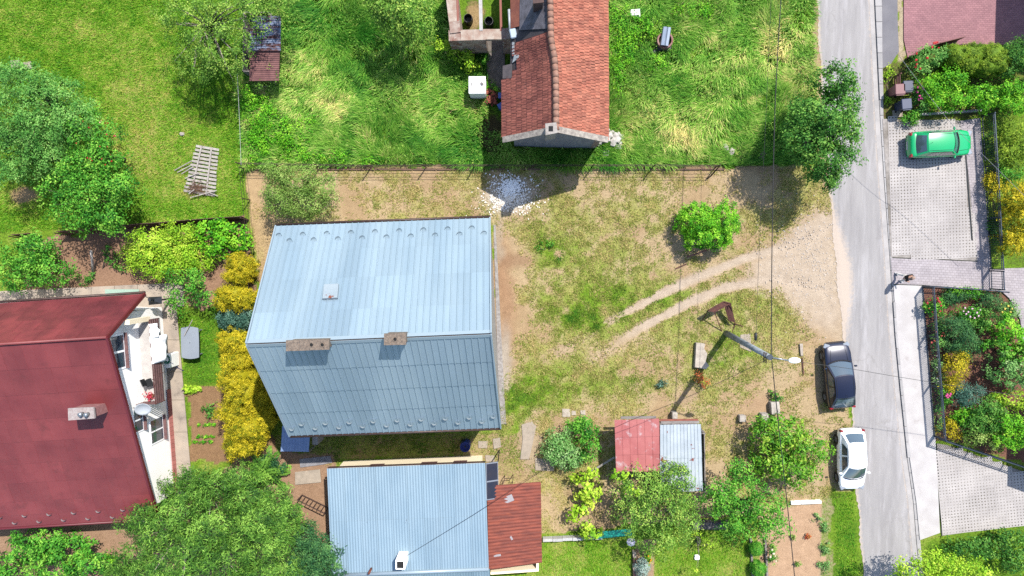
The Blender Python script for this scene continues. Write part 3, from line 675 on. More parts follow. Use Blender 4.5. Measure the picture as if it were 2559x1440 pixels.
# two chimneys on the ridge and a rusty roof hatch
def chimney(root, corners, htop, hbase, holes, m, body):
    q = [P(x, y, htop) for x, y in corners]; cx = sum(q, Vector()) / 4
    st = MB().prism([(cx.x + (p.x - cx.x) * .86, cx.y + (p.y - cx.y) * .86) for p in q], hbase, htop - .12).build("chimney", body, root)
    MB().prism([(p.x, p.y) for p in q], htop - .12, htop).build("chimney_cap", m, st)
    for (x, y) in holes:
        h = P(x, y, htop); MB().lathe((h.x, h.y, htop + .002), [(.12, 0), (.12, .03), (.085, .03)], 12, close=False).build("flue_rim", m, st)
        MB().lathe((h.x, h.y, htop + .004), [(.088, -.003), (.088, .0)], 12).build("flue", M_black, st)
    return st
chimney(hs, [(715, 851), (823, 848), (823, 874), (715, 878)], 11.75, 9.5, [(779, 862), (806, 862)], M_chim, M_chim)
chimney(hs, [(960, 834), (1015, 833), (1015, 862), (960, 863)], 11.75, 9.5, [(988, 848)], M_chim, M_chim)
def on_slope(px, py, c):
    """point where the view ray through the pixel meets the plane of slope c"""
    n = nrm(c); o = Vector((0, 0, CAM_H)); d = (P(px, py, 0) - o); t = (c[0] - o).dot(n) / d.dot(n); return o + d * t
hq = [on_slope(x, y, upN) for x, y in ((808, 750), (845, 748), (848, 713), (812, 715))]; nn = nrm(upN)
MB().plate([p + nn * .14 for p in hq], .13).build("roof_hatch", mat("hatch sheet with rust", C(192, 206, 216), C(180, 196, 206), rough=.5, metal=.2, spots=(C(160, 80, 44), 2.2, .60, .64)), hs)

# ---- red-roofed house on the left
EU, EL_, HRr = 2.5, 2.5, 7.0
rTR = P(362, 735, EU); rBR = P(395, 1295, EL_); rRR = P(268, 843, HRr)
rdir = Vector((-1, -.066, 0)).normalized() * 17; rTL, rBL, rRL = rTR + rdir, rBR + rdir, rRR + rdir
rh = thing("house", "white house with dark red shingled roof at the left edge", "house", (rTR + rBR) / 2 * Vector((1, 1, 0)) if False else Vector(((rTR.x + rBR.x) / 2, (rTR.y + rBR.y) / 2, 0)))
M_redU = mat("dirty dark red sheet", C(156, 66, 72), C(120, 48, 56), scale=.7, rough=.6, rnd=.16, fine=.1, fscale=30, bump=.15, bscale=50)  # upper slope sheets, a darker red than the lower slope
M_red = mat("faded red bitumen sheet", C(162, 74, 74), C(142, 60, 62), scale=.5, rough=.55, rnd=.08, spots=(C(126, 58, 56), 1.1, .56, .80), fine=.08, fscale=40, bump=.15, bscale=50)
M_redtrim = mat("red metal flashing", C(124, 44, 52), rough=.5, fine=.05)
wb = [P(406, 768), P(440, 1228)]          # foot of the gable wall
base = [Vector((wb[0].x, wb[0].y, 0)), Vector((wb[1].x, wb[1].y, 0))]
g = MB()
# gable wall follows the rakes just under the roof
def rake_z(y):
    if y > rRR.y: return lerp(EU, HRr, (y - rTR.y) / (rRR.y - rTR.y))
    return lerp(EL_, HRr, (y - rBR.y) / (rRR.y - rBR.y))
gy_ = rRR.y
at = lambda y: base[0] + (base[1] - base[0]) * ((y - base[0].y) / (base[1].y - base[0].y))
prof = [base[0].y, gy_, base[1].y]; o5 = [Vector((at(y).x, y, max(1.8, rake_z(y) - .25))) for y in prof]
f5 = [base[0], o5[0], o5[1], o5[2], base[1]]; bk = [p + Vector((-.3, 0, 0)) for p in f5]
g.add(f5 + bk, [(4, 3, 2, 1, 0), (5, 6, 7, 8, 9), (0, 1, 6, 5), (1, 2, 7, 6), (2, 3, 8, 7), (3, 4, 9, 8), (4, 0, 5, 9)]); fix(g.build("gable_wall", M_white, rh))
w = MB(); wallq(w, base[0] + Vector((-.31, -.02, 0)), Vector((-36, base[0].y + .5, 0)), 0, 2.2, th=.3); wallq(w, Vector((-36, base[1].y + .3, 0)), base[1] + Vector((-.31, .02, 0)), 0, 2.2, th=.3); w.build("wall", M_white, rh)
rU = [rTR, rTL, rRL, rRR]; rL = [rBL, rBR, rRR, rRL]
for c in (rU, rL): MB().plate([p - nrm(c) * .02 for p in c], .12).build("roof_deck", M_redtrim, rh)
sheets(rh, rU, 4, 14, 1, M_redU, name="shingle_sheet", rib_h=.012, rib_w=.014, lap=.014, jit=.003, stag=.5)
sheets(rh, rL, 9, 14, 2, M_red, name="shingle_sheet", rib_h=.008, rib_w=.012, lap=.012, jit=.002, vsplit=[0, .07, .15, .26, .37, .49, .61, .74, .87, .99])
for a, b in ((rTR, rRR), (rRR, rBR)): MB().bar(a + Vector((.03, 0, .02)), b + Vector((.03, 0, .02)), .12, .2).build("barge_board", M_redtrim, rh)
MB().tube([rRL + Vector((0, 0, .05)), rRR + Vector((0, 0, .05))], .09, 8).build("ridge_cap", M_red, rh, smooth=True)
MB().tube([rTL + Vector((0, .1, -.05)), rTR + Vector((0, .1, -.05))], .08, 8).build("gutter", M_gut, rh, smooth=True)
MB().tube([rBL + Vector((0, -.1, -.05)), rBR + Vector((0, -.1, -.05))], .08, 8).build("gutter", M_redtrim, rh, smooth=True)
GR = GU.copy(); GR.materials.clear(); GR.materials.append(mat("galvanised snow guard", C(200, 196, 196), rough=.4, metal=.4, fine=0)); guards(rh, rL, 11, (.035, .075), GR)
st = chimney(rh, [(170, 1021), (234, 1018), (237, 1046), (171, 1051)], 6.75, 3.4, [], mat("mottled chimney slab", C(206, 196, 190), C(180, 160, 156), scale=10, rough=.9, fine=.15), mat("faded red chimney brick", C(196, 140, 136), C(176, 116, 112), scale=6, rough=.9, fine=.15))
for x, y in ((207, 1034), (221, 1035)):
    p = P(x, y, 6.75); MB().tube([p, p + Vector((0, 0, .3))], .11, 10).build("flue_pipe", mat("galvanised pipe", C(200, 206, 212), rough=.3, metal=.7, fine=.05), st, smooth=True)
# gable fittings: windows with brown shutters, plinth tiles, balcony
gd = (base[1] - base[0]).normalized(); gn = Vector((-gd.y, gd.x, 0)); gn = gn if gn.x > 0 else -gn
def on_gable(px, py):
    o = Vector((0, 0, CAM_H)); d = P(px, py, 0) - o; t = (base[0] - o).dot(gn) / d.dot(gn); return o + d * t
M_brown = mat("dark brown shutter", C(104, 74, 72, .8), C(84, 60, 60, .8), rough=.6, fine=.05, scale=6)
M_pane = glass("window glass", (.03, .05, .07, 1))
M_sill = mat("white window frame", C(250, 250, 250, .8), rough=.4, fine=0)
def gwin(x0, y0, y1, zmid, hh, wid_px=None, shutter=True):
    a, b = on_gable(x0, y0), on_gable(x0 + (y1 - y0) * .09, y1)
    a.z = b.z = zmid
    z0, z1 = zmid - hh, zmid + hh; A = lambda p, z, o=.0: Vector((p.x, p.y, z)) + gn * o
    wn_ = MB().hexa([A(a, z0, .0), A(b, z0, .0), A(b, z0, .035), A(a, z0, .035)], [A(a, z1, .0), A(b, z1, .0), A(b, z1, .035), A(a, z1, .035)]).build("window", M_sill, rh); fix(wn_)
    for k in (0, 1):
        p, q = a.lerp(b, .06 + .47 * k), a.lerp(b, .47 + .47 * k)
        fix(MB().hexa([A(p, z0 + .08, .036), A(q, z0 + .08, .036), A(q, z0 + .08, .042), A(p, z0 + .08, .042)], [A(p, z1 - .08, .036), A(q, z1 - .08, .036), A(q, z1 - .08, .042), A(p, z1 - .08, .042)]).build("pane", M_pane, wn_))
    fix(MB().hexa([A(a, z0 - .05, .0), A(b, z0 - .05, .0), A(b, z0 - .05, .22), A(a, z0 - .05, .22)], [A(a, z0 - .01, .0), A(b, z0 - .01, .0), A(b, z0 - .01, .2), A(a, z0 - .01, .2)]).build("window_sill", M_brown, wn_))
    return wn_
gwin(388, 1044, 1106, 1.75, .75); gwin(343, 1018, 1080, 3.7, .5); gwin(387, 898, 945, 1.75, .55); gwin(290, 835, 925, 5.35, .8)
k = 0
for y in np.arange(972, 1226, 10.4):
    a, b = P(424 + (y - 972) * .071, y), P(424 + (y + 9.8 - 972) * .071, y + 9.8)
    n0 = gn * .14; fix(MB().hexa([a, b, b + n0, a + n0], [q + Vector((0, 0, .35)) for q in (a, b, b + n0 * .3, a + n0 * .3)]).build("plinth_tile", mat("terracotta plinth tile", C(206, 132, 122), C(190, 116, 108), rough=.7, rnd=.1), rh))
# balcony
z_b = 2.9
bq = [P(336, 800, z_b), P(372, 798, z_b), P(392, 1004, z_b), P(352, 1008, z_b)]
a0 = on_gable(300, 800); 
bal0 = at(P(372, 798, z_b).y); bal1 = at(P(392, 1004, z_b).y); D = 1.25
B4 = [bal0 + gn * .005, bal0 + gn * D, bal1 + gn * D, bal1 + gn * .005]
MB().prism([(p.x, p.y) for p in B4], z_b - .18, z_b).build("balcony_slab", mat("pale balcony floor", C(232, 226, 220), C(214, 208, 204), rough=.85, scale=3), rh)
rails = MB()
for z in (.12, .36, .60, .84):
    a = B4[1] + Vector((0, 0, z_b + z)) + gn * .02; b = B4[2] + Vector((0, 0, z_b + z)) + gn * .02
    MB().bar(a, b, .035, .17).build("railing_board", M_brown, rh)
    if z > .1: MB().bar(B4[2] + Vector((0, 0, z_b + z)), B4[3] + Vector((0, 0, z_b + z)), .03, .12).build("railing_board", M_brown, rh)
for t in (0, .33, .66, 1):
    p = B4[1].lerp(B4[2], t); MB().bar(p + Vector((0, 0, z_b - .1)), p + Vector((0, 0, z_b + 1.0)), .04).build("railing_post", mat("brown steel", C(110, 66, 60), rough=.6, fine=.05), rh)
MB().bar(B4[1] + Vector((0, 0, z_b + 1.0)), B4[2] + Vector((0, 0, z_b + 1.0)), .05).build("handrail", mat("brown steel", C(110, 66, 60)), rh)
MB().bar(bal0 + gn * .62 + Vector((0, 0, z_b)), bal0 + gn * .62 + Vector((0, 0, z_b + 2.2)), .28, .28).build("balcony_pier", mat("cream render", C(244, 228, 196, .7), rough=.9), rh)
# satellite dish on the gable and the wall lamp
def dish(root, c, r, ax, m, nm="satellite_dish", lab=None):
    mb = MB(); z = ax.normalized(); x = z.cross(Vector((0, 0, 1))).normalized(); y = x.cross(z); rings = 5; n = 18; vs_ = [c]
    for i in range(1, rings + 1):
        rr = r * i / rings
        for k in range(n): a = 2 * math.pi * k / n; vs_.append(c + x * rr * math.cos(a) + y * rr * math.sin(a) * 1.1 + z * (.28 * rr * rr / r))
    f = [(0, 1 + k, 1 + (k + 1) % n) for k in range(n)] + [(1 + i * n + k, 1 + (i + 1) * n + k, 1 + (i + 1) * n + (k + 1) % n, 1 + i * n + (k + 1) % n) for i in range(rings - 1) for k in range(n)]
    mb.add(vs_, f); o = mb.build(nm, m, root, smooth=True); md = o.modifiers.new("t", 'SOLIDIFY'); md.thickness = .012
    return o
dc = at(P(346, 1018, 4).y) + gn * .75 + Vector((0, 0, 4.4))
sd = thing("satellite_dish", "round white satellite dish on the white gable beside the balcony", "satellite dish", dc)
dd = dish(sd, dc, .42, Vector((.35, -.35, .62)), mat("white dish enamel", C(226, 232, 238), rough=.35, fine=0), "reflector")
MB().tube([dc - gn * .72 + Vector((0, 0, -.25)), dc + Vector((0, 0, -.05))], .025, 6).build("wall_arm", mat("galvanised pipe", C(200, 206, 212)), sd)
MB().tube([dc + Vector((.02, -.35, -.05)), dc + Vector((.42, -.52, .25))], .014, 6).build("feed_arm", mat("galvanised pipe", C(200, 206, 212)), sd)
fp = dc + Vector((.44, -.53, .27)); MB().cbox(fp, (.08, .08, .1), .015).build("feed_horn", M_rend, sd)

# ---- half-ruined brick house at the top, clay tiles
KE, KR_ = 3.9, 6.3
bt = thing("house", "old house with orange clay tiled roof and ruined wing at the top", "house", P(1385, 200))
M_tile = mat("shaded weathered clay tile", C(192, 116, 98), C(160, 92, 80), scale=1.2, rough=.85, rnd=.22, fine=.16, fscale=14, bump=.25, spots=(C(120, 84, 78), 2.5, .60, .75))  # west slope: darker tile copy, the slope's shade put into the colour
M_tile2 = mat("sunlit clay tile field", C(214, 140, 114), C(192, 116, 94), scale=2.6, rough=.85, fine=.18, fscale=9, bump=.2, spots=(C(206, 136, 112), 5, .56, .70))  # east slope: lighter tile copy, sunlight put into the colour
M_brick = mat("old plastered brick", C(198, 178, 164), C(150, 96, 80), scale=1.6, rough=.95, bump=.5, fine=.15, spots=(C(220, 210, 198), 2.2, .5, .62))
M_mort = mat("grey gable render", C(176, 178, 186), C(150, 154, 166), scale=1.4, rough=.9, bump=.3, streak=(3, 3, .6))
ridge_px = [(1374, -60), (1375, 0), (1377, 100), (1386, 146), (1389, 200), (1390, 322)]
def rdg(y):
    for (x1, y1), (x2, y2) in zip(ridge_px, ridge_px[1:]):
        if y1 <= y <= y2: return x1 + (x2 - x1) * (y - y1) / (y2 - y1)
    return ridge_px[-1][0]
ridge_at = lambda y: P(rdg(y), y, KR_ - .12 * math.sin((y + 60) / 380 * math.pi))
# image y on the eave that lies square to the ridge: scale differs with height
kR = CAM_H / (CAM_H - KR_); kE = CAM_H / (CAM_H - KE)
ye = lambda y: 635 + (y - 635) * kE / kR
eL = lambda y: P(1258 if y > 168 else 1276, ye(y), KE + (0 if y > 168 else .25)); eR = lambda y: P(1518, ye(y), KE)
w = MB(); LW = lambda px, py: P(px, py)
wL0, wL1, wR0, wR1 = P(1286, 366), P(1286, -80), P(1488, 372), P(1488, -80)
wallq(w, wL1, wL0, 0, KE + .1, th=.35); wallq(w, wR0, wR1, 0, KE + .1, th=.35); w.build("wall", M_brick, bt)
g = MB(); mid = (wL0 + wR0) / 2; f5 = [wL0, wR0, wR0 + Vector((0, 0, KE)), Vector((mid.x, mid.y, KR_ - .15)), wL0 + Vector((0, 0, KE))]; bk = [p + Vector((0, .35, 0)) for p in f5]
g.add(f5 + bk, [(0, 1, 2, 3, 4), (9, 8, 7, 6, 5), (0, 5, 6, 1), (1, 6, 7, 2), (2, 7, 8, 3), (3, 8, 9, 4), (4, 9, 5, 0)]); fix(g.build("gable_wall", M_mort, bt))
bw = on_slope(1405, 348, [wL0, wR0, wR0 + Vector((0, 0, 3)), wL0 + Vector((0, 0, 3))])
MB().box((bw.x, wL0.y - .03, 4.6), (.95, .06, .5)).build("shuttered_opening", mat("blue window board", C(84, 110, 170), rough=.6), bt)
MB().box((P(1383, 363).x, wL0.y - .03, 1.6), (.35, .05, .14)).build("vent", M_black, bt)
# parapet coping along the gable
for a, b in ((eL(330), ridge_at(322)), (ridge_at(322), eR(330))):
    MB().bar(a + Vector((0, -.05, .12)), b + Vector((0, -.05, .12)), .34, .12).build("gable_coping", mat("coping mortar", C(214, 204, 190), C(160, 150, 142), scale=5, rough=.95, bump=.4), bt)
# decking under the tiles
yy = np.linspace(-60, 322, 14)
dk = MB()
for s in (0, 1):
    for k in range(len(yy) - 1):
        a, b = (eL(yy[k]), eL(yy[k + 1])) if s == 0 else (eR(yy[k]), eR(yy[k + 1])); r0, r1 = ridge_at(yy[k]), ridge_at(yy[k + 1])
        dk.plate([a - Vector((0, 0, .06)), r0 - Vector((0, 0, .06)), r1 - Vector((0, 0, .06)), b - Vector((0, 0, .06))], .05)
dk.build("roof_deck", mat("tar paper", C(84, 80, 86), C(66, 62, 68), scale=2, rough=.85, bump=.4, bscale=12, fine=.2), bt)
def tile_mesh(w_, l_):
    mb = MB(); xs = [-w_ / 2, -w_ * .36, w_ * .30, w_ / 2]; zs = [.035, .008, .004, .03]
    lo = [(x, -l_ / 2, z + .035) for x, z in zip(xs, zs)]; hi = [(x, l_ / 2, z) for x, z in zip(xs, zs)]; un = [(x, -l_ / 2, z + .008) for x, z in zip(xs, zs)]
    mb.add(lo + hi + un, [(i, i + 1, 4 + i + 1, 4 + i) for i in range(3)] + [(8 + i, 9 + i, i + 1, i) for i in range(3)] + [(0, 4, 8), (3, 11, 7)])
    return mb
def tile_M(E, R0, yimg0, dy):
    return None
rows_n = 10
def slope_frame(side, y, v):
    E = (eL if side == 0 else eR)(y); R_ = ridge_at(y); p = E.lerp(R_, v); up = (R_ - E).normalized(); al = (ridge_at(y + 4) - ridge_at(y - 4)).normalized()
    if side == 0: x = al
    else: x = -al
    n = x.cross(up).normalized(); n = n if n.z > 0 else -n; x = up.cross(n).normalized(); return p, x, up, n
tl = tile_mesh(.235, .56).mesh("tile"); tl.materials.append(M_tile); cnt = 0; field = MB(); field2 = MB()
sl = (ridge_at(250) - eL(250)).length
for r in range(rows_n):
    v = (r + .5) / rows_n; y = 84 + (r % 2) * 4.2
    while y < 326:
        bad = (y < 172 and r < 1) or (y < 152 and r < 2 and y > 110)
        if not bad:
            p, x, up, n = slope_frame(0, y + random.uniform(-.6, .6), v + random.uniform(-.004, .004))
            Mx = Matrix((x, up, n)).transposed().to_4x4(); M4 = Matrix.Translation(p + n * random.uniform(0, .012)) @ Mx @ Matrix.Rotation(random.uniform(-.03, .03), 4, 'Z')
            if cnt < 300: inst("tile", tl, bt, M4); cnt += 1
            else: src = tile_mesh(.235, .56); field.add([M4 @ Vector(q) for q in src.v], src.f)
        y += 8.4
rt = []
for r in range(11):
    v = (r + .5) / 11; y = -58 + (r % 2) * 4
    while y < 330:
        p, x, up, n = slope_frame(1, y + random.uniform(-.7, .7), v + random.uniform(-.006, .006))
        M4 = Matrix.Translation(p + n * random.uniform(0, .015)) @ Matrix((x, up, n)).transposed().to_4x4() @ Matrix.Rotation(random.uniform(-.03, .03), 4, 'Z'); src = tile_mesh(.235, .52)
        field2.add([M4 @ Vector(q) for q in src.v], src.f); rt += [random.random()] * len(src.f); y += 8.2
if field.v: field.build("tile_field", M_tile, bt, kind="stuff")
fo = field2.build("tile_field", None, bt, kind="stuff"); a_ = fo.data.attributes.new("tint", 'FLOAT', 'FACE'); a_.data.foreach_set("value", np.array(rt, np.float32))
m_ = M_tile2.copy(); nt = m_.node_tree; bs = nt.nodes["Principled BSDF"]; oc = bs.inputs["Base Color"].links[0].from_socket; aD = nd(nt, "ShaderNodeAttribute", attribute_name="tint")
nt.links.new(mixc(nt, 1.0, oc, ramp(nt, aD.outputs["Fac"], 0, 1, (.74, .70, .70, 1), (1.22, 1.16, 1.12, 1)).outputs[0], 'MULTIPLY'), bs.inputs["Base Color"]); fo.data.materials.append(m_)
rc_ = tile_mesh(.3, .5)
for y in np.arange(-55, 318, 16.5):
    a, b = ridge_at(y) + Vector((0, 0, .03)), ridge_at(y + 18) + Vector((0, 0, .06))
    MB().tube([a, b], [.16, .19], 8).build("ridge_tile", mat("ridge tile", C(196, 152, 130), C(168, 122, 104), scale=5, rough=.9, rnd=.1), bt, smooth=True)
# patched part of the west slope: tar paper, rusty sheet, loose gutter
for nm, quad, m in (("tar_sheet", [(1301, -30), (1372, -30), (1374, 72), (1300, 76)], mat("black roofing felt", C(92, 90, 98, .8), C(66, 64, 70, .8), scale=3, rough=.8, bump=.5, bscale=10, fine=.2)),
                    ("rust_sheet", [(1277, -30), (1300, -30), (1299, 66), (1278, 72)], mat("rusty sheet", C(150, 84, 70), C(178, 108, 84), scale=3, rough=.85, fine=.2)),
                    ("tin_patch", [(1282, 106), (1287, 106), (1287, 136), (1281, 136)], mat("white flaking tin", C(222, 226, 228), C(190, 196, 200), rough=.5)), ("tin_patch", [(1287, 138), (1299, 137), (1297, 146), (1282, 158)], mat("white flaking tin", C(222, 226, 228))),
                    ("felt_patch", [(1258, 165), (1281, 160), (1281, 196), (1258, 197)], mat("grey felt patch", C(122, 112, 112), C(104, 96, 98), scale=4, rough=.9))):
    c = [eL(100), ridge_at(100), ridge_at(20), eL(20)] if quad[0][1] < 160 else [eL(300), ridge_at(300), ridge_at(200), eL(200)]
    q = [on_slope(x, y, c) + nrm(c) * .05 for x, y in quad]; MB().plate(q, .015).build(nm, m, bt)
gt = [P(1273, 24, 4.1), P(1276, 80, 4.1)]; MB().tube(gt, .09, 8).build("gutter", mat("white flaking tin", C(222, 226, 228)), bt, smooth=True)
q = P(1283, 84, 4.4); MB().cbox((q.x, q.y, 4.4), (.38, .55, .14), .05, rz=.2).build("gutter_hopper", mat("pale blue plastic", C(196, 214, 232), rough=.4), bt)
chimney(bt, [(1331, -14), (1358, -16), (1360, 6), (1333, 9)], 6.9, 4.5, [], mat("dark old brick", C(120, 92, 84), C(90, 72, 70), scale=6, rough=.95, bump=.4), mat("dark old brick", C(120, 92, 84)))
cg = chimney(bt, [(1363, 309), (1391, 306), (1394, 332), (1364, 338)], 7.1, 5.0, [], mat("cement chimney", C(206, 198, 188), C(176, 168, 160), scale=6, rough=.95, bump=.4), mat("cement chimney", C(206, 198, 188)))
q = P(1377, 322, 7.1); MB().box((q.x, q.y, 7.102), (.24, .28, .012)).build("flue", M_black, cg)
# ruined wing: three roofless walls, two beams
M_wtop = mat("broken wall head", C(216, 200, 184), C(184, 150, 132), scale=2.5, rough=.95, bump=.6, bscale=14, fine=.2)
def ruinwall(a, b, th, h, name="ruin_wall"):
    a, b = P(*a, h), P(*b, h); d = (b - a).normalized(); n = Vector((-d.y, d.x, 0)) * th; nseg = max(2, int((b - a).length / .6)); root = None
    for k in range(nseg):
        p, q = a.lerp(b, k / nseg), a.lerp(b, (k + 1) / nseg - .004); hh = h + random.uniform(-.06, .06); z = lambda v, t: Vector((v.x, v.y, t))
        o = MB().hexa([z(p, 0), z(q, 0), z(q + n, 0), z(p + n, 0)], [z(p, hh - .2), z(q, hh - .2), z(q + n, hh - .2), z(p + n, hh - .2)]); o.hexa([z(p, hh - .198), z(q, hh - .198), z(q + n, hh - .198), z(p + n, hh - .198)], [z(p, hh), z(q, hh), z(q + n, hh), z(p + n, hh)]); fix(o.build(name, M_wtop if k % 3 else M_brick, bt))
ruinwall((1126, 84), (1108, -60), -.62, 3.0)
ruinwall((1122, 102), (1214, 99), .62, 3.0); ruinwall((1256, 98), (1276, 97), .62, 3.0)
a, b = P(1212, 98, 3.0), P(1258, 97, 3.0); MB().box(((a.x + b.x) / 2, a.y + .3, 2.8), (b.x - a.x, .6, .3)).build("door_lintel", M_wtop, bt)
MB().bar(P(1200, -60, 2.9), P(1203, 78, 2.9), .2, .18).build("beam", mat("whitewashed beam", C(226, 222, 218), C(200, 196, 192), rough=.9, scale=4), bt)
MB().bar(P(1250, -60, 2.9), P(1253, 78, 2.9), .13, .14).build("beam", mat("red lead beam", C(170, 104, 88), rough=.8), bt)
MB().bar(P(1142, -60, 2.95), P(1146, 82, 2.95), .12, .14).build("beam", mat("red lead beam", C(170, 104, 88)), bt)
struct(sheet("ruin_doorstep", [(1213, 100), (1262, 100), (1262, 240), (1230, 250), (1216, 180)], .05, mat("dirty concrete", C(150, 140, 130), C(120, 112, 104), scale=2.5, rough=.95, bump=.4, fine=.2)))
for i, (x, y, lab) in enumerate(((1170, 45, "dark open barrel on bare earth inside the ruin, nearer its left wall"), (1222, 52, "dark open barrel in weeds inside the ruin, right of the white beam"))):
    p = P(x, y, .7); bb = thing("barrel", lab, "barrel", (p.x, p.y, 0), group="barrels in the ruin")
    MB().lathe((p.x, p.y, 0), [(.27, 0), (.29, .35), (.27, .7), (.245, .7), (.245, .1)], 16, close=False).build("shell", mat("black barrel plastic", C(46, 44, 44), rough=.5), bb, smooth=False)
    MB().lathe((p.x, p.y, .12), [(.24, 0), (.24, .02)], 14).build("rain_water", mat("barrel litter", C(150, 140, 136), C(90, 80, 70), scale=12, rough=.6), bb)

# ---- garage below the house: corrugated blue steel, cream wall
G0 = 2.9
gTL, gTR, gBR, gBL = P(820, 1171, G0), P(1213, 1157, G0), P(1222, 1422, G0 + .35), P(832, 1438, G0 + .35)
gb = thing("garage", "low garage with corrugated light blue roof below the large house", "garage", Vector(((gTL.x + gBR.x) / 2, (gTL.y + gBR.y) / 2, 0)))
M_cor = mat("blue corrugated steel", C(178, 206, 222), C(164, 194, 212), scale=.8, rough=.45, metal=.25, rnd=.04, fine=.05, spots=(C(112, 118, 124), 5, .68, .76), streak=(1, .4, .4))
M_cream = mat("cream render", C(244, 228, 196, .7), C(236, 220, 190, .7), rough=.9)
gS = P(1224, 1470, G0 - .6); gSL = P(836, 1480, G0 - .6)
w = MB(); n0, n1 = P(860, 1152), P(1206, 1138); s0, s1 = P(868, 1475), P(1216, 1470)
wallq(w, n1, n0, 0, G0 - .08, th=.25); wallq(w, n0 + Vector((0, -.26, 0)), s0, 0, G0 - .05, th=.25); wallq(w, s1, n1 + Vector((0, -.26, 0)), 0, G0 - .05, th=.25); w.build("wall", M_cream, gb)
corrug(gb, [gTR, gTL, gBL, gBR], 10, 2, 6, .022, M_cor); corrug(gb, [gSL, gS, gBR, gBL], 10, 1, 6, .022, M_cor)
MB().tube([gBL + Vector((0, 0, .03)), gBR + Vector((0, 0, .03))], .12, 8).build("ridge_cap", M_trimN, gb, smooth=True)
MB().bar(gTL + Vector((0, .04, -.08)), gTR + Vector((0, .04, -.08)), .06, .16).build("fascia", M_gut, gb)
gw = lambda x, y0: None
for (x0, x1) in ((938, 972), (1062, 1100), (1140, 1172)):
    a, b = P(x0, 1149 - (x0 - 860) * .0405), P(x1, 1149 - (x1 - 860) * .0405); up = Vector((0, .03, 0))
    fix(MB().hexa([a + Vector((0, 0, 1.3)), b + Vector((0, 0, 1.3)), b + up + Vector((0, 0, 1.3)), a + up + Vector((0, 0, 1.3))], [a + Vector((0, 0, 2.3)), b + Vector((0, 0, 2.3)), b + up + Vector((0, 0, 2.3)), a + up + Vector((0, 0, 2.3))]).build("window", M_brown, gb))
q = P(1003, 1406, 4.1); q2 = P(1003, 1406, 4.1)
MB().prism([(q.x - .28, q.y - .28), (q.x + .28, q.y - .28), (q.x + .28, q.y + .28), (q.x - .28, q.y + .28)], 2.8, 4.4).build("chimney", M_white, gb)
MB().prism([(q.x - .2, q.y - .2), (q.x + .2, q.y - .2), (q.x + .2, q.y + .2), (q.x - .2, q.y + .2)], 4.38, 4.42).build("flue", M_black, gb)
q = P(925, 1428, 3.6); MB().tube([(q.x, q.y, 3.0), (q.x, q.y, 3.9)], .07, 8).build("vent_pipe", mat("rust", C(150, 78, 50)), gb, smooth=True)
# solar collector leaning on its right side
sp = [P(1215, 1158, 2.9), P(1245, 1154, 2.5), P(1247, 1246, 2.5), P(1216, 1251, 2.9)]
so_ = thing("solar_panel", "black solar water panel along the garage roof's right edge", "solar panel", (sp[1].x, sp[1].y, 0))
MB().plate(sp, .08).build("frame", mat("aluminium frame", C(206, 208, 212), rough=.35, metal=.6, fine=0), so_)
nn = nrm(sp)
for k in (0, 1): c4 = [patch(sp, .05, .03 + .49 * k), patch(sp, .95, .03 + .49 * k), patch(sp, .95, .48 + .49 * k), patch(sp, .05, .48 + .49 * k)]; MB().plate([p + nn * .008 for p in c4], .006).build("panel", mat("collector black", C(58, 52, 58), C(46, 46, 60), rough=.25, spec=.6, scale=3), so_)
for p in (sp[1], sp[2]): MB().bar((p.x, p.y, 0), (p.x, p.y, 2.45), .06).build("leg", M_steel_dk, so_)
# rusty lean-to
c = [P(1355, 1406, 2.1), P(1352, 1205, 2.1), P(1217, 1216, 2.7), P(1222, 1424, 2.7)]
lt = thing("shed", "lean-to shed with rusty red corrugated roof against the garage", "shed", P(1290, 1310))
M_rcor = mat("rusty corrugated iron", C(170, 86, 64), C(126, 62, 50), scale=2.2, rough=.8, fine=.18, rnd=.06, spots=(C(186, 96, 60), 3, .60, .72), streak=(.5, 3, 1))
corrug(lt, c, 5, 2, 5, .022, M_rcor)
w = MB(); f = [P(1345, 1392), P(1342, 1210), P(1250, 1216)]
wallq(w, f[1], f[0], 0, 2.0, th=-.15); wallq(w, f[1], f[2] + Vector((0, 0, 0)), 0, 2.05, th=.15); wallq(w, f[0], P(1230, 1400), 0, 2.05, th=-.15); w.build("wall", M_cream, lt)
for x, y, sx, sy, rz in ((1271, 1247, .6, .42, .4), (1243, 1388, .45, .13, .15), (1278, 1344, .12, .28, .5)):
    p = on_slope(x, y, c) + nrm(c) * .03; MB().cbox(p, (sx, sy, .012), .003, rz=rz).build("patch", mat("grey mortar patch", C(190, 184, 186), rough=.9, fine=.15), lt)
# small double shed in the yard
ds = thing("shed", "small shed with half red half galvanised roof among the trees", "shed", P(1640, 1120))
cR = [P(1536, 1050, 2.3), P(1648, 1046, 2.3), P(1652, 1178, 2.1), P(1540, 1180, 2.1)]
M_rp = mat("faded red painted sheet", C(212, 126, 122), C(194, 106, 104), scale=1.1, rough=.65, rnd=.06, fine=.08, spots=(C(218, 184, 184), 1.6, .55, .66))
sheets(ds, [cR[3], cR[2], cR[1], cR[0]], 3, 6, 1, M_rp, rib_h=.02, rib_w=.02, jit=.006, lap=.02)
cS = [P(1650, 1062, 2.35), P(1752, 1060, 2.35), P(1757, 1227, 2.0), P(1650, 1230, 2.0)]
M_gal = mat("galvanised ribbed sheet", C(226, 236, 242), C(208, 220, 226), scale=1.5, rough=.4, metal=.1, rnd=.04, fine=.04, spots=(C(160, 84, 66), 1.3, .63, .645))
sheets(ds, [cS[3], cS[2], cS[1], cS[0]], 2, 6, 2, M_gal, rib_h=.03, rib_w=.03, jit=.006, lap=.02)
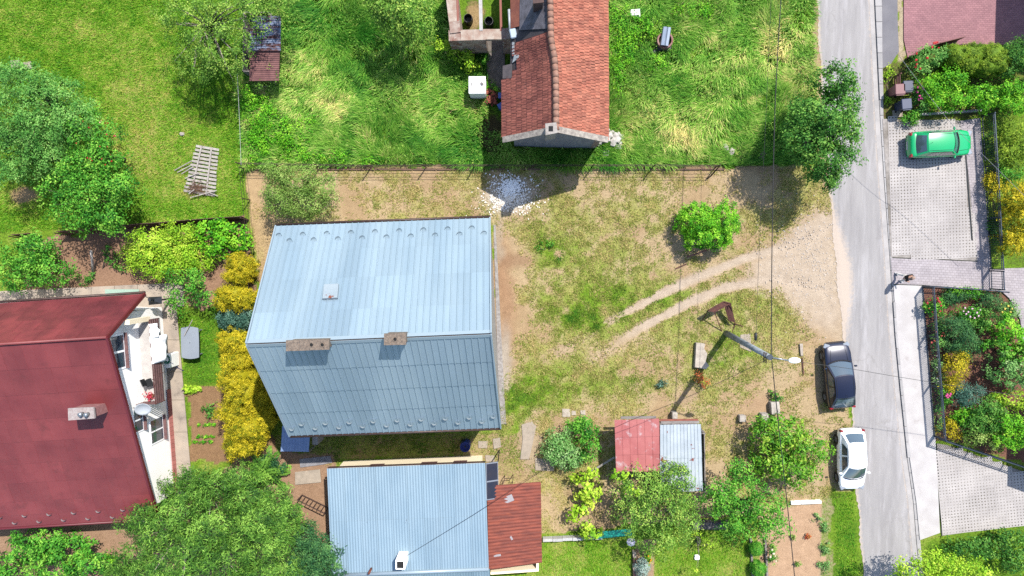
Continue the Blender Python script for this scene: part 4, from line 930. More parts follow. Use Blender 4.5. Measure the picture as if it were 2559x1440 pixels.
M_oldwood = mat("weathered grey boards", C(176, 168, 160), C(140, 130, 124), scale=6, rough=.9, fine=.15, streak=(.5, 4, 4), rnd=.12)
f = [P(1545, 1057), P(1648, 1054), P(1742, 1062), P(1744, 1205), P(1546, 1172)]
w = MB(); wallq(w, f[1], f[0], 0, 2.2, th=.06); wallq(w, f[0], f[4], 0, 2.0, th=.06); wallq(w, f[3], f[2], 0, 1.95, th=.06); wallq(w, f[2], f[1], 0, 2.1, th=.06); w.build("wall", M_oldwood, ds)
for k in range(9):
    t = k / 9; a, b = f[0].lerp(f[1], t) if k < 5 else f[1].lerp(f[2], (k - 5) / 4), None
    MB().box((a.x + .3, a.y + .05, 1.05), (.5, .03, 2.1), rz=random.uniform(-.01, .01)).build("board", M_oldwood, ds)
for k, (x0, x1, y, z) in enumerate(((1650, 1745, 1051, 2.3), (1652, 1748, 1056, 2.34), (1552, 1640, 1044, 2.2))):
    MB().bar(P(x0, y, z), P(x1, y - 1, z), .16, .04).build("loose_board", M_oldwood if k != 0 else mat("rusty sheet", C(150, 84, 70)), ds)
# rusty tin shed under the apple tree
ts = thing("shed", "low shed with rusty blue corrugated tin roof under the apple tree", "shed", P(665, 120))
M_tin = mat("rust blotched blue tin", C(160, 176, 204), C(130, 140, 170), scale=2, rough=.6, metal=.2, rnd=.1, fine=.12, spots=(C(104, 66, 64), 2.2, .47, .58), streak=(.6, 2, 1))
M_tinr = mat("brown rusted tin", C(122, 80, 80), C(150, 104, 100), scale=3, rough=.85, rnd=.1, fine=.2)
cA = [P(702, 128, 2.0), P(703, 40, 2.2), P(628, 40, 2.2), P(622, 128, 2.0)]; cB = [P(698, 202, 1.7), P(700, 126, 1.9), P(624, 126, 1.9), P(624, 203, 1.7)]
corrug(ts, [cA[0], cA[1], cA[2], cA[3]], 3, 1, 5, .03, M_tin); corrug(ts, [cB[0], cB[1], cB[2], cB[3]], 3, 1, 5, .025, M_tinr)
w = MB(); f = [P(632, 196), P(696, 196), P(697, 52), P(634, 52)]
for i in range(4): wallq(w, f[i], f[(i + 1) % 4], 0, 1.6, th=.06)
w.build("wall", M_oldwood, ts)
# ribbed blue canopy by the house's left corner
cn = thing("canopy", "small ribbed blue canopy at the lower left corner of the house", "canopy", P(738, 1095))
c = [P(702, 1128, 1.9), P(772, 1129, 1.9), P(776, 1066, 2.1), P(706, 1064, 2.1)]
corrug(cn, c, 2, 1, 5, .025, mat("blue ribbed plastic", C(156, 180, 220), C(140, 166, 210), scale=2, rough=.35, rnd=.05))
for k in (0, 1): MB().bar((c[k].x, c[k].y, 0), (c[k].x, c[k].y, 1.88), .07).build("post", M_oldwood, cn)
q = (c[0] + c[1]) / 2; MB().box((c[1].x + .25, c[1].y + .9, .7), (.35, 1.2, 1.4)).build("side_wall", M_rend, cn)
# houses to the right, out of the picture, whose shadows reach the paving
def simple_house(lab, x0, x1, y0, y1, he, hr, m):
    o = thing("house", lab, "house", ((x0 + x1) / 2, (y0 + y1) / 2, 0)); w = MB()
    for a, b in (((x0, y0), (x1, y0)), ((x1, y0), (x1, y1)), ((x1, y1), (x0, y1)), ((x0, y1), (x0, y0))): wallq(w, a, b, 0, he)
    w.build("wall", M_white, o); xm = (x0 + x1) / 2
    for s in (0, 1):
        xa = x0 - .4 if s == 0 else x1 + .4; MB().plate([(xa, y0 - .4, he - .1), (xa, y1 + .4, he - .1), (xm, y1 + .4, hr), (xm, y0 - .4, hr)], .12).build("roof", m, o)
    return o
p = P(2460, 60); simple_house("neighbouring house just beyond the upper right corner, shading the red paving", p.x + 2.9, p.x + 12, p.y + .9, p.y + 14, 5.2, 8, M_red)
p = P(2484, 1262); simple_house("neighbouring house just beyond the right edge, shading the lower driveway", p.x + 2.9, p.x + 12, p.y + 4.4, p.y + 9, 5.0, 7.5, M_red)
# ================================================================== cars
M_tyre = mat("tyre rubber", C(36, 36, 38), rough=.85, fine=.1)
M_rim = mat("alloy rim", C(190, 192, 196), rough=.3, metal=.7, fine=0)
M_glassc = glass("car glass", (.035, .055, .07, 1), .03)
M_blk = mat("black plastic", C(34, 36, 38), rough=.55, fine=.04)
M_plate = mat("number plate white", C(240, 240, 240), rough=.5, fine=0)
M_tail = mat("tail lamp red", C(170, 30, 34), rough=.2, coat=.5, fine=0)
M_head = mat("headlamp clear", C(220, 226, 232), rough=.1, metal=.4, coat=.5, fine=0)
def grid(mb, f, nu=6, nv=4, u0=0, u1=1, v0=0, v1=1, off=0.0, out=None):
    b = len(mb.v); pts = [[f(lerp(u0, u1, i / nu), lerp(v0, v1, j / nv)) for i in range(nu + 1)] for j in range(nv + 1)]
    for j in range(nv + 1):
        for i in range(nu + 1):
            p = pts[j][i]
            if off:
                a = pts[j][min(i + 1, nu)] - pts[j][max(i - 1, 0)]; c = pts[min(j + 1, nv)][i] - pts[max(j - 1, 0)][i]; n = a.cross(c).normalized()
                if n.dot(out) < 0: n = -n
                p = p + n * off
            mb.v.append(tuple(p))
    for j in range(nv):
        for i in range(nu): k = b + j * (nu + 1) + i; mb.f.append((k, k + 1, k + nu + 2, k + nu + 1))
    return mb
def car(label, px, py, heading, L_, W, Hh, paint, S, doors=5):
    """S: shape numbers, x measured from the middle, forward positive"""
    p = P(px, py, .6); o = thing("parked_car", label, "car", (p.x, p.y, S.get('z', .03)), heading, "parked cars", local=True)
    hw = W / 2; st = []
    for x, wf, zt, zb in S['st']:
        w_ = hw * wf; half = [(w_ * .84, zb), (w_ * .96, zb + .10), (w_ * 1.0, (zb + zt) * .52), (w_ * .985, zt - .13), (w_ * .93, zt - .035), (w_ * .80, zt), (w_ * .42, zt + .022)]
        st.append([Vector((x, y, z)) for y, z in half] + [Vector((x, 0, zt + .028))] + [Vector((x, -y, z)) for y, z in half[::-1]])
    n = len(st[0]); mb = MB(); mb.add([q for r in st for q in r], [(i * n + k, i * n + k + 1, (i + 1) * n + k + 1, (i + 1) * n + k) for i in range(len(st) - 1) for k in range(n - 1)] + [tuple(range(n)), tuple((len(st) - 1) * n + k for k in range(n - 1, -1, -1))])
    body = mb.build("body", paint, o, smooth=True); fix(body); md = body.modifiers.new("s", 'SUBSURF'); md.levels = md.render_levels = 1
    xb, xt, rt, rb, zb_, wb_, wt_ = S['cab']; wb_ *= hw; wt_ *= hw; b0, b1 = S.get('bulge', (.16, .09))
    V = Vector
    front = lambda u, v: V((lerp(xb + b0 * (1 - (2 * u - 1) ** 2), xt + b1 * (1 - (2 * u - 1) ** 2), v), lerp(wb_, -wb_, u) * lerp(1, wt_ / wb_, v), lerp(zb_, Hh, v) + .05 * (1 - (2 * u - 1) ** 2) * v + .06 * v * (1 - v)))
    back = lambda u, v: V((lerp(rb - .10 * (1 - (2 * u - 1) ** 2), rt - .07 * (1 - (2 * u - 1) ** 2), v), lerp(wb_ * .96, -wb_ * .96, u) * lerp(1, wt_ * .97 / (wb_ * .96), v), lerp(zb_, Hh - .04, v) + .05 * (1 - (2 * u - 1) ** 2) * v + .05 * v * (1 - v)))
    def roof(u, v):
        a, b = front(u, 1.0), back(u, 1.0); q = a.lerp(b, v); q.z += .05 * 4 * v * (1 - v); return q
    def side(s):
        u = 0.0 if s > 0 else 1.0
        def f(t, v):
            a, b = front(u, v), back(u, v); q = a.lerp(b, t); q.y += s * .03 * 4 * t * (1 - t); q.z += .05 * 4 * t * (1 - t) * v; return q
        return f
    mb = MB(); grid(mb, front); grid(mb, back); grid(mb, roof, 6, 6)
    for s in (1, -1): grid(mb, side(s), 8, 4)
    cab = mb.build("cabin", paint, o, smooth=True); fix(cab)
    def pane(nm, f, out, u0, u1, v0, v1):
        m_ = MB(); grid(m_, f, 6, 4, u0, u1, v0, v1, .010, V(out)); q = m_.build(nm, M_glassc, o, smooth=True); return q
    pane("windscreen", front, (1, 0, .6), .06, .94, .05, .92); pane("rear_window", back, (-1, 0, .6), .10, .90, .10, .86)
    for s in (1, -1):
        f = side(s)
        for a, b in ((.09, .46), (.51, .80)): pane("side_window", f, (0, s, .3), a, b, .10, .86)
    # roof gutters and bonnet lines
    for s in (.07, .93): m_ = MB(); pts = [roof(s, t) + V((0, 0, .004)) for t in np.linspace(.04, .96, 8)]; m_.tube(pts, .012, 5).build("roof_strip", M_blk, o)
    m_ = MB(); m_.tube([front(u, .0) + V((.035, 0, .035)) for u in np.linspace(.06, .94, 9)], .028, 6).build("wiper_cowl", M_blk, o)
    zh = lambda x_: np.interp(x_, [s_[0] for s_ in S['st']], [s_[2] for s_ in S['st']])
    for s in (1, -1):      # bonnet and door seams
        MB().tube([V((x_, s * hw * lerp(.62, .50, k_ / 4), zh(x_) + .012)) for k_, x_ in enumerate(np.linspace(xb + .12, L_ / 2 - .28, 5))], .009, 4).build("bonnet_seam", M_blk, o)
        for x_ in (xb - .25, (xb + rb) / 2 - .05): MB().tube([V((x_, s * hw * 1.002, z_)) for z_ in (.28, .5, .72)], .008, 4).build("door_seam", M_blk, o)
        MB().cbox(V(((xb + rb) / 2 + .2, s * hw * .985, .76)), (.18, .03, .03), .008).build("door_handle", M_blk, o)
    q = roof(.5, S.get('ant', .86)); MB().tube([q, q + V((-.14, 0, .22))], [.012, .004], 5).build("antenna", M_blk, o)
    for s in (1, -1):
        c = front(0 if s > 0 else 1, .12); MB().cbox(c + V((-.10, s * .15, .05)), (.11, .19, .13), .035).build("door_mirror", paint, o)
        for x in S['wheels']:
            r = S.get('r', .30); wh = thing_part("wheel", o)
            m_ = MB(); prof = [(r * .62, 0), (r * .97, .02), (r, .05), (r, .15), (r * .97, .19)]
            m_.lathe((0, 0, 0), prof, 20); ty = m_.build("tyre", M_tyre, wh)
            m2 = MB(); m2.lathe((0, 0, -.012), [(r * .60, 0), (r * .60, .03)], 20)
            for k in range(5): a = k * 2 * math.pi / 5; m2.box((math.cos(a) * r * .3, math.sin(a) * r * .3, -.016), (r * .5, r * .14, .012), rz=a)
            m2.build("rim", M_rim, wh)
            wh.location = (x, s * (hw * .985), r); wh.rotation_euler = (RAD(90) * s, 0, 0)
            a_ = MB(); a_.lathe((0, 0, 0), [(r * 1.14, 0), (r * 1.14, .012)], 20); ar = a_.build("wheel_arch", M_blk, o); ar.location = (x, s * hw * .992, r + .02); ar.rotation_euler = (RAD(90) * s, 0, 0)
        xf, xr = L_ / 2, -L_ / 2
        zf, zr = S['zl']
        MB().cbox((xf - .20, s * hw * .70, zf), (.30, hw * .42, .12), .03, M=Matrix.Rotation(-s * RAD(24), 3, 'Z')).build("headlight", M_head, o)
        MB().cbox((xr + .10, s * hw * .80, zr), (.14, hw * .26, .26), .03, M=Matrix.Rotation(s * RAD(16), 3, 'Z')).build("tail_light", M_tail, o)
    MB().cbox((-L_ / 2 - .005, 0, S['zp']), (.03, .52, .12), .005).build("number_plate", M_plate, o)
    MB().cbox((L_ / 2 - .01, 0, .42), (.05, W * .62, .10), .01).build("grille", M_blk, o)
    for x in (-L_ / 2 + .03, L_ / 2 - .05): MB().cbox((x, 0, .40), (.06, W * .74, .07), .02).build("bumper_strip", M_blk, o)
    return o
def thing_part(name, parent):
    e = bpy.data.objects.new(name, None); COL.objects.link(e); e.parent = parent; ORG[e] = Vector(); return e
def paintm(name, c, metal=.0, rough=.28): return mat(name, c, fine=.015, rough=rough, metal=metal, coat=.7, spec=.5)
hatch = lambda L_, z0: dict(st=[(-L_ / 2, .70, .60, .36), (-L_ / 2 + .05, .86, .84, .26), (-L_ / 2 + .22, .96, .95, .22), (-L_ / 2 + .8, 1.0, .95, .20), (0, 1.0, .93, .20), (L_ / 2 - 1.15, 1.0, .91, .20), (L_ / 2 - .62, .97, .85, .20), (L_ / 2 - .22, .90, .74, .22), (L_ / 2 - .06, .78, .63, .26), (L_ / 2, .62, .52, .34)],
                            wheels=(-L_ / 2 + .72, L_ / 2 - .78), zl=(.66, .74), zp=.52)
S1 = hatch(3.93, .1); S1.update(cab=(.82, .30, -1.10, -1.62, .90, .90, .70), z=.105)
car("bright green five door hatchback parked on the openwork paving", 2346, 361, RAD(2.6), 3.93, 1.66, 1.44, paintm("bright green car paint", C(12, 204, 122, .41)), S1)
S2 = hatch(4.25, .03); S2.update(cab=(.78, .02, -1.22, -1.92, .92, .92, .70), wheels=(-1.36, 1.28), r=.32, bulge=(.20, .10))
car("dark blue hatchback parked at the road edge, nose towards the top", 2095, 938, RAD(96.2), 4.25, 1.76, 1.42, paintm("midnight blue car paint", C(22, 28, 60, .4), .2), S2)
S3 = hatch(3.95, .03); S3.update(cab=(.95, .20, -1.15, -1.72, .93, .90, .68), wheels=(-1.22, 1.24), bulge=(.24, .12))
car("small white hatchback parked at the road edge, nose towards the bottom", 2127, 1147, RAD(-88), 3.95, 1.68, 1.48, paintm("white car paint", (.78, .79, .80, 1)), S3)

# ================================================================== person
def skinmesh(name, verts, edges, rad, m, parent, root=0, sub=1):
    me = bpy.data.meshes.new(name); me.from_pydata([tuple(v) for v in verts], edges, []); me.materials.append(m); o = link(bpy.data.objects.new(name, me), parent)
    md = o.modifiers.new("skin", 'SKIN'); md.use_smooth_shade = True
    for i, r in enumerate(rad):
        sv_ = me.skin_vertices[0].data[i]; sv_.radius = r if isinstance(r, tuple) else (r, r); sv_.use_root = (i == root)
    s_ = o.modifiers.new("sub", 'SUBSURF'); s_.levels = s_.render_levels = sub + 1; ORG[o] = Vector(); return o
pa, pb = P(2236, 685, .12), P(2251, 699, .12)
pc = (pa + pb) / 2
pe = thing("person", "person in black top and pale trousers walking along the pavement edge", "person", (pc.x, pc.y, .12), 0, local=True)
wd = Vector((pb.x - pa.x, pb.y - pa.y, 0)); sl_ = min(wd.length, .62); wd.normalize(); sd_ = Vector((-wd.y, wd.x, 0)); V = Vector
F1 = -wd * sl_ / 2 + sd_ * .07; F2 = wd * sl_ / 2 - sd_ * .07
pts = [V((0, 0, .93)), V((0, 0, 1.12)), V((0, 0, 1.33)), V((0, 0, 1.46)), V((0, 0, 1.55)) + wd * .03, V((0, 0, 1.66)) + wd * .05, V((0, 0, 1.74)) + wd * .04,
       sd_ * .10 + V((0, 0, .88)), F1 * .45 + sd_ * .09 + wd * .07 + V((0, 0, .50)), F1 + V((0, 0, .09)), F1 + wd * .16 + V((0, 0, .035)),
       -sd_ * .10 + V((0, 0, .88)), F2 * .62 - sd_ * .07 + wd * .05 + V((0, 0, .50)), F2 + V((0, 0, .09)), F2 + wd * .16 + V((0, 0, .035)),
       sd_ * .19 + V((0, 0, 1.41)), sd_ * .25 + V((0, 0, 1.14)) + wd * .05, sd_ * .18 + wd * .22 + V((0, 0, 1.04)), sd_ * .12 + wd * .30 + V((0, 0, 1.06)),
       -sd_ * .19 + V((0, 0, 1.41)), -sd_ * .26 + V((0, 0, 1.14)) + wd * .03, -sd_ * .18 + wd * .20 + V((0, 0, 1.04)), -sd_ * .12 + wd * .28 + V((0, 0, 1.07))]
E_ = [(0, 1), (1, 2), (2, 3), (3, 4), (4, 5), (5, 6), (0, 7), (7, 8), (8, 9), (9, 10), (0, 11), (11, 12), (12, 13), (13, 14), (3, 15), (15, 16), (16, 17), (17, 18), (3, 19), (19, 20), (20, 21), (21, 22)]
rr = [.14, .13, .15, .10, .055, .092, .075, .085, .055, .04, .035, .085, .055, .04, .035, .06, .042, .032, .03, .06, .042, .032, .03]
M_skin = mat("skin", C(226, 176, 150), rough=.55, fine=.03)
skinmesh("body", pts, E_, rr, M_skin, pe)
# five-fingered hands
for s, wi, hi in ((1, 17, 18), (-1, 21, 22)):
    d = (pts[hi] - pts[wi]).normalized(); x = d.cross(V((0, 0, 1))).normalized(); hv = []; he_ = []; hr_ = []
    for k in range(5):
        b0 = pts[hi] + x * (.03 * (k - 1.8)) if k < 4 else pts[hi] - d * .05 + x * s * .04
        ln = (.07, .085, .08, .06, .05)[k]; dr_ = d if k < 4 else (d * .6 + x * s * .8).normalized(); i0 = len(hv)
        hv += [b0 - d * .02, b0 + dr_ * ln * .5, b0 + dr_ * ln * .9 - V((0, 0, .025))]; he_ += [(i0, i0 + 1), (i0 + 1, i0 + 2)]; hr_ += [.010, .009, .008]
    m_ = MB()
    for i in range(0, len(hv), 3): m_.tube(hv[i:i + 3], [.011, .010, .008], 5)
    m_.build("hand", M_skin, pe, smooth=True)
M_trou = mat("pale trousers", C(232, 228, 222, .6), C(216, 210, 204, .6), scale=10, rough=.9, fine=.05); M_top = mat("black jersey", C(26, 26, 32), rough=.9, fine=.08)
skinmesh("trousers", [pts[0] + V((0, 0, .04)), pts[0] + V((0, 0, -.02)), pts[7], pts[8], pts[9] + V((0, 0, .03)), pts[11], pts[12], pts[13] + V((0, 0, .03))], [(0, 1), (1, 2), (2, 3), (3, 4), (1, 5), (5, 6), (6, 7)], [.15, .155, .10, .074, .062, .10, .074, .062], M_trou, pe, 1)
skinmesh("shirt", [pts[0] + V((0, 0, .05)), pts[1], pts[2], pts[3] + V((0, 0, -.02)), pts[15], pts[15].lerp(pts[16], .75), pts[19], pts[19].lerp(pts[20], .75)], [(0, 1), (1, 2), (2, 3), (3, 4), (4, 5), (3, 6), (6, 7)], [.165, .155, .175, .115, .088, .07, .088, .07], M_top, pe, 2)
for F in (F1, F2):
    ang = math.atan2(wd.y, wd.x); MB().cbox(F + wd * .07 + V((0, 0, .045)), (.27, .10, .09), .03, rz=ang).build("shoe", mat("white trainers", C(245, 245, 245), rough=.6, fine=0), pe)
hd = pts[5]; MB().rock(hd + V((0, 0, .055)) - wd * .03, (.21, .19, .17), 3, sub=2).build("hair", mat("fair cropped hair", C(206, 176, 156), C(180, 150, 132), scale=30, rough=.8), pe, smooth=True)
fx = wd; f_ = hd + fx * .09
MB().rock(f_ + fx * .012 - V((0, 0, .01)), (.035, .03, .05), 5).build("nose", M_skin, pe, smooth=True)
for s in (1, -1):
    MB().rock(f_ + sd_ * s * .034 + V((0, 0, .015)) - fx * .012, (.016, .022, .014), 2).build("eye", mat("eye", C(60, 50, 46), rough=.3), pe); MB().rock(hd + sd_ * s * .092, (.03, .02, .055), 4).build("ear", M_skin, pe, smooth=True)
MB().box(f_ - V((0, 0, .055)) - fx * .012, (.02, .05, .01), rz=math.atan2(wd.y, wd.x)).build("mouth", mat("lips", C(176, 96, 90), rough=.5), pe)

# ================================================================== fences
M_fence = mat("blue-grey coated steel", C(78, 92, 108), C(66, 78, 94), rough=.45, metal=.4, fine=.04)
barm = MB().box((0, 0, .5), (.022, .022, 1)).mesh("bar"); barm.materials.append(M_fence)
def steel_fence(name, label, pxs, h, cat="fence", step=.11, post_w=.08, group=None, z0=.0, posts=None, double=True):
    q = [P(x, y, z0) for x, y in pxs]; o = thing(name, label, cat, q[0], group=group)
    for i, p in enumerate(q): MB().cbox(p + Vector((0, 0, h / 2 + .03)), (post_w, post_w, h + .06), .01).build("post", M_fence, o)
    for a, b in zip(q, q[1:]):
        d = (b - a); Ln = d.length
        for z, w_ in ((h, .06), (.12, .05)) + (((h - .16, .03),) if double else ()): MB().bar(a + Vector((0, 0, z)), b + Vector((0, 0, z)), w_, .04).build("rail", M_fence, o)
        n = int(Ln / step)
        for k in range(1, n): inst("bar", barm, o, Matrix.Translation(a + d * (k / n) + Vector((0, 0, .1))) @ Matrix.Diagonal((1, 1, h - .1, 1)))
    return o
steel_fence("garden_fence", "grey steel bar fence between white pavement and flower garden", [(2304, 716), (2313, 838), (2323, 962), (2333, 1087)], 1.3, z0=.05)
steel_fence("garden_fence", "grey steel fence along the lower openwork drive, with shadow on the pavers", [(2335, 1090), (2425, 1120), (2515, 1150), (2600, 1180)], 1.25, z0=.05)
steel_fence("garden_fence", "low grey steel fence between block paving and flower garden", [(2307, 715), (2374, 719), (2440, 723), (2500, 729)], .75, z0=.05, step=.14)
steel_fence("sliding_gate", "long grey steel sliding gate beside the openwork drive", [(2452, 292), (2460, 418), (2467, 546), (2474, 672)], 1.25, cat="gate", z0=.10)
steel_fence("garden_gate", "small grey steel garden gate at the end of the sliding gate", [(2474, 677), (2476, 722)], 1.25, cat="gate", z0=.10, step=.16)
M_iron = mat("rust brown iron", C(92, 66, 58), C(70, 52, 48), scale=8, rough=.8, fine=.15)
yf = thing("wire_fence", "sagging wire fence with thin iron posts between yard and meadow", "fence", P(1200, 420))
for x, y in ((612, 414), (700, 416), (800, 418), (928, 420), (1066, 419), (1186, 419), (1330, 419), (1478, 419), (1630, 419), (1786, 420)):
    p = P(x, y); MB().bar(p, p + Vector((random.uniform(-.06, .06), random.uniform(-.03, .03), 1.45)), .055).build("post", M_iron, yf)
q = P(1786, 420); MB().bar(q + Vector((0, 0, 1.3)), P(1768, 448), .05).build("brace", M_iron, yf); MB().bar(q + Vector((0, 0, 1.3)), P(1778, 440), .04).build("brace", M_iron, yf)
for z in (.25, .7, 1.1, 1.4): MB().tube([P(x, y) + Vector((0, 0, z + .02 * math.sin(x))) for x, y in ((612, 414), (800, 418), (928, 420), (1066, 419), (1186, 419), (1330, 419), (1478, 419), (1630, 419), (1786, 420))], .014, 5).build("wire", M_iron, yf)
for x0 in range(612, 1780, 60): MB().hexa([P(x0, 425, -.02), P(x0 + 58.5, 425, -.02), P(x0 + 58.5, 421, -.02), P(x0, 421, -.02)], [P(x0, 425, .10), P(x0 + 58.5, 425, .10), P(x0 + 58.5, 421, .10), P(x0, 421, .10)]).build("plinth", mat("brown plinth concrete", C(150, 118, 100), C(128, 100, 88), scale=4, rough=.95, rnd=.1), yf)
sf = thing("mesh_fence", "thin iron mesh fence running down beside the house's left side", "fence", P(625, 560))
pl = [(618, 424), (626, 500), (634, 590), (640, 690), (646, 770)]
for x, y in pl: MB().bar(P(x, y), P(x, y) + Vector((0, 0, 1.3)), .05).build("post", M_iron, sf)
for z in (.1, .5, .9, 1.28): MB().tube([P(x, y) + Vector((0, 0, z)) for x, y in pl], .008, 5).build("wire", M_iron, sf)
bf = thing("sheet_fence", "low brown sheet metal fence between orchard lawn and kitchen garden", "fence", P(380, 570))
M_bsheet = mat("brown painted sheet", C(122, 84, 74), C(92, 62, 56), scale=3, rough=.7, rnd=.12, fine=.1)
pl = [(60, 592), (106, 588), (170, 584), (235, 580), (300, 572), (365, 566), (425, 562), (490, 556), (560, 551), (622, 547)]
for i, ((x1, y1), (x2, y2)) in enumerate(zip(pl, pl[1:])):
    if i in (1,): continue
    a, b = P(x1, y1 + 3), P(x2, y2 + 3); n = Vector((0, .03, 0)); tz = 1.15 + random.uniform(-.05, .05); lean_ = Vector((0, .16, 0))
    MB().hexa([a, b, b + n, a + n], [a + lean_ + Vector((0, 0, tz)), b + lean_ + Vector((0, 0, tz)), b + n + lean_ + Vector((0, 0, tz)), a + n + lean_ + Vector((0, 0, tz))]).build("panel", M_bsheet, bf)
for x, y in pl[::2] + [pl[-1]]: MB().bar(P(x, y + 4), P(x, y + 4) + Vector((0, .1, 1.3)), .06).build("post", M_iron, bf)

# ================================================================== street lamp and cables
pbse = P(1815, 833); ptop = P(1925, 893, 8.5)
lp = thing("street_lamp", "grey concrete street lamp leaning over the yard, with white head", "street lamp", pbse)
M_pole = mat("spun concrete pole", C(196, 204, 210), C(150, 160, 168), scale=3, rough=.8, fine=.12, fscale=12, bump=.2)
MB().tube([pbse, pbse.lerp(ptop, .5), ptop], [.19, .165, .14], 16).build("pole", M_pole, lp, smooth=True)
MB().tube([ptop, ptop + Vector((0, 0, .03))], .15, 16).build("pole_cap", mat("dark cap", C(70, 80, 92), rough=.6), lp)
hd_ = P(1986, 901, 8.75); a_ = ptop + Vector((0, 0, -.12))
MB().tube([a_, a_ + (hd_ - a_) * .15 + Vector((0, 0, .18)), hd_ + Vector((-.3, 0, .02))], .035, 8).build("arm", mat("galvanised pipe", C(200, 206, 212)), lp, smooth=True)
h_ = MB(); bm = bmesh.new(); bmesh.ops.create_uvsphere(bm, u_segments=14, v_segments=8, radius=1); bm.verts.index_update()
h_.add([(hd_.x + v.co.x * .33, hd_.y + v.co.y * .16, hd_.z + v.co.z * (.11 if v.co.z > 0 else .06)) for v in bm.verts], [[v.index for v in f.verts] for f in bm.faces]); bm.free()
h_.build("lamp_head", mat("white lamp shell", C(250, 250, 250, .8), rough=.4, fine=0), lp, smooth=True)
for z in (-.25, -.55):
    MB().bar(ptop + Vector((-.12, .2, z)), ptop + Vector((-.12, -.35, z)), .05).build("bracket", M_iron, lp); 
MB().tube([ptop + Vector((.12, -.1, -.3)), ptop + Vector((.12, -.1, -.12))], .05, 8).build("insulator", M_white, lp)
M_cable = mat("black cable", C(30, 30, 34), rough=.6, fine=0)
def cable(label, pts, r, m=None):
    q = [P(*a) for a in pts]; out = []
    for i in range(len(q) - 1):
        p0, p1, p2, p3 = q[max(i - 1, 0)], q[i], q[i + 1], q[min(i + 2, len(q) - 1)]
        for t in np.linspace(0, 1, 7)[:-1]:
            out.append(.5 * ((2 * p1) + (p2 - p0) * t + (2 * p0 - 5 * p1 + 4 * p2 - p3) * t * t + (3 * p1 - p0 - 3 * p2 + p3) * t ** 3))
    out.append(q[-1]); return tag(MB().tube(out, r, 5).build("cable", m or M_cable), label, "cable")
cable("thick black overhead cable running from the top edge to the street lamp", [(1957, -80, 8.1), (1938, 250, 7.9), (1930, 600, 8.0), (1928, 890, 8.4)], .024)
cable("thick black overhead cable running from the street lamp to the bottom edge", [(1929, 898, 8.4), (1948, 1080, 8.0), (1970, 1280, 7.8), (1990, 1480, 7.8)], .024)
cable("thin grey cable left of the thick one, ending at a black splice box", [(1930, -60, 6.0), (1914, 300, 5.6), (1898, 620, 5.4), (1890, 834, 5.4)], .010)
cable("thin cable crossing the road from the street lamp over the dark blue car", [(1930, 897, 8.3), (2100, 918, 7.8), (2245, 942, 7.3), (2420, 970, 6.9), (2620, 1000, 6.8)], .012)
cable("thin cable sloping from the street lamp down to the garage chimney", [(1923, 897, 8.3), (1720, 992, 7.0), (1492, 1092, 5.9), (1200, 1277, 4.8), (1006, 1396, 4.3)], .012)
cable("thin pale cable slanting over the driveway past the green car", [(2240, 130, 6), (2372, 302, 5.4), (2480, 410, 5.1), (2620, 548, 5)], .010, mat("grey cable", C(150, 150, 154), rough=.6))
cable("thin white clothes line at the right edge of the orchard lawn", [(590, 120, 2.4), (598, 280, 2.1), (603, 412, 1.7)], .010, mat("white line", C(230, 230, 226), rough=.6))
q = P(1889, 840, 5.4); sb = thing("splice_box", "small black splice box hanging below the thin cable by the lamp pole", "junction box", q)
MB().tube([q + Vector((0, .2, 0)), q + Vector((0, .14, 0)), q + Vector((0, -.2, 0)), q + Vector((0, -.26, 0))], [.04, .085, .085, .04], 10).build("housing", M_blk, sb, smooth=True)
pq = pbse.lerp(ptop, .60); MB().tube([q + Vector((0, -.25, 0)), pq], .012, 5).build("lead", M_cable, sb)

# ================================================================== things in the yards
def slab(name, label, pxs, h, m, cat="slab", group=None, z=.0, rough_edge=0):
    poly = [XY(x + random.uniform(-rough_edge, rough_edge), y + random.uniform(-rough_edge, rough_edge), h) for x, y in pxs]; c = Vector((sum(p[0] for p in poly) / len(poly), sum(p[1] for p in poly) / len(poly), 0))
    mb = MB(); n = len(poly); top = [(c.x + (p[0] - c.x) * .96, c.y + (p[1] - c.y) * .96) for p in poly]
    a = sum(poly[i][0] * poly[(i + 1) % n][1] - poly[(i + 1) % n][0] * poly[i][1] for i in range(n))
    if a < 0: poly = poly[::-1]; top = top[::-1]
    mb.add([(p[0], p[1], z - .03) for p in poly] + [(p[0], p[1], z + h * .85) for p in poly] + [(p[0], p[1], z + h) for p in top], [tuple(range(n - 1, -1, -1)), tuple(range(2 * n, 3 * n))] + [(r * n + i, r * n + (i + 1) % n, (r + 1) * n + (i + 1) % n, (r + 1) * n + i) for r in (0, 1) for i in range(n)])
    o = mb.build(name, m); return tag(o, label, cat, group)
M_slab = mat("old pale concrete", C(226, 214, 196), C(196, 182, 166), scale=4, rough=.95, bump=.5, bscale=20, fine=.15)
M_slab2 = mat("flat garden slab", C(206, 190, 170), C(186, 172, 154), scale=3, rough=.95, bump=.3, fine=.12)
slab("concrete_block", "broken thick concrete block lying left of the lamp pole's foot", [(1741, 858), (1762, 859), (1760, 872), (1768, 884), (1765, 904), (1773, 916), (1766, 924), (1736, 918)], .38, M_slab, "concrete block", rough_edge=1)
slab("concrete_slab", "flat pale slab in the grass under the lamp pole", [(1851, 837), (1876, 834), (1878, 880), (1850, 868)], .06, M_slab2)
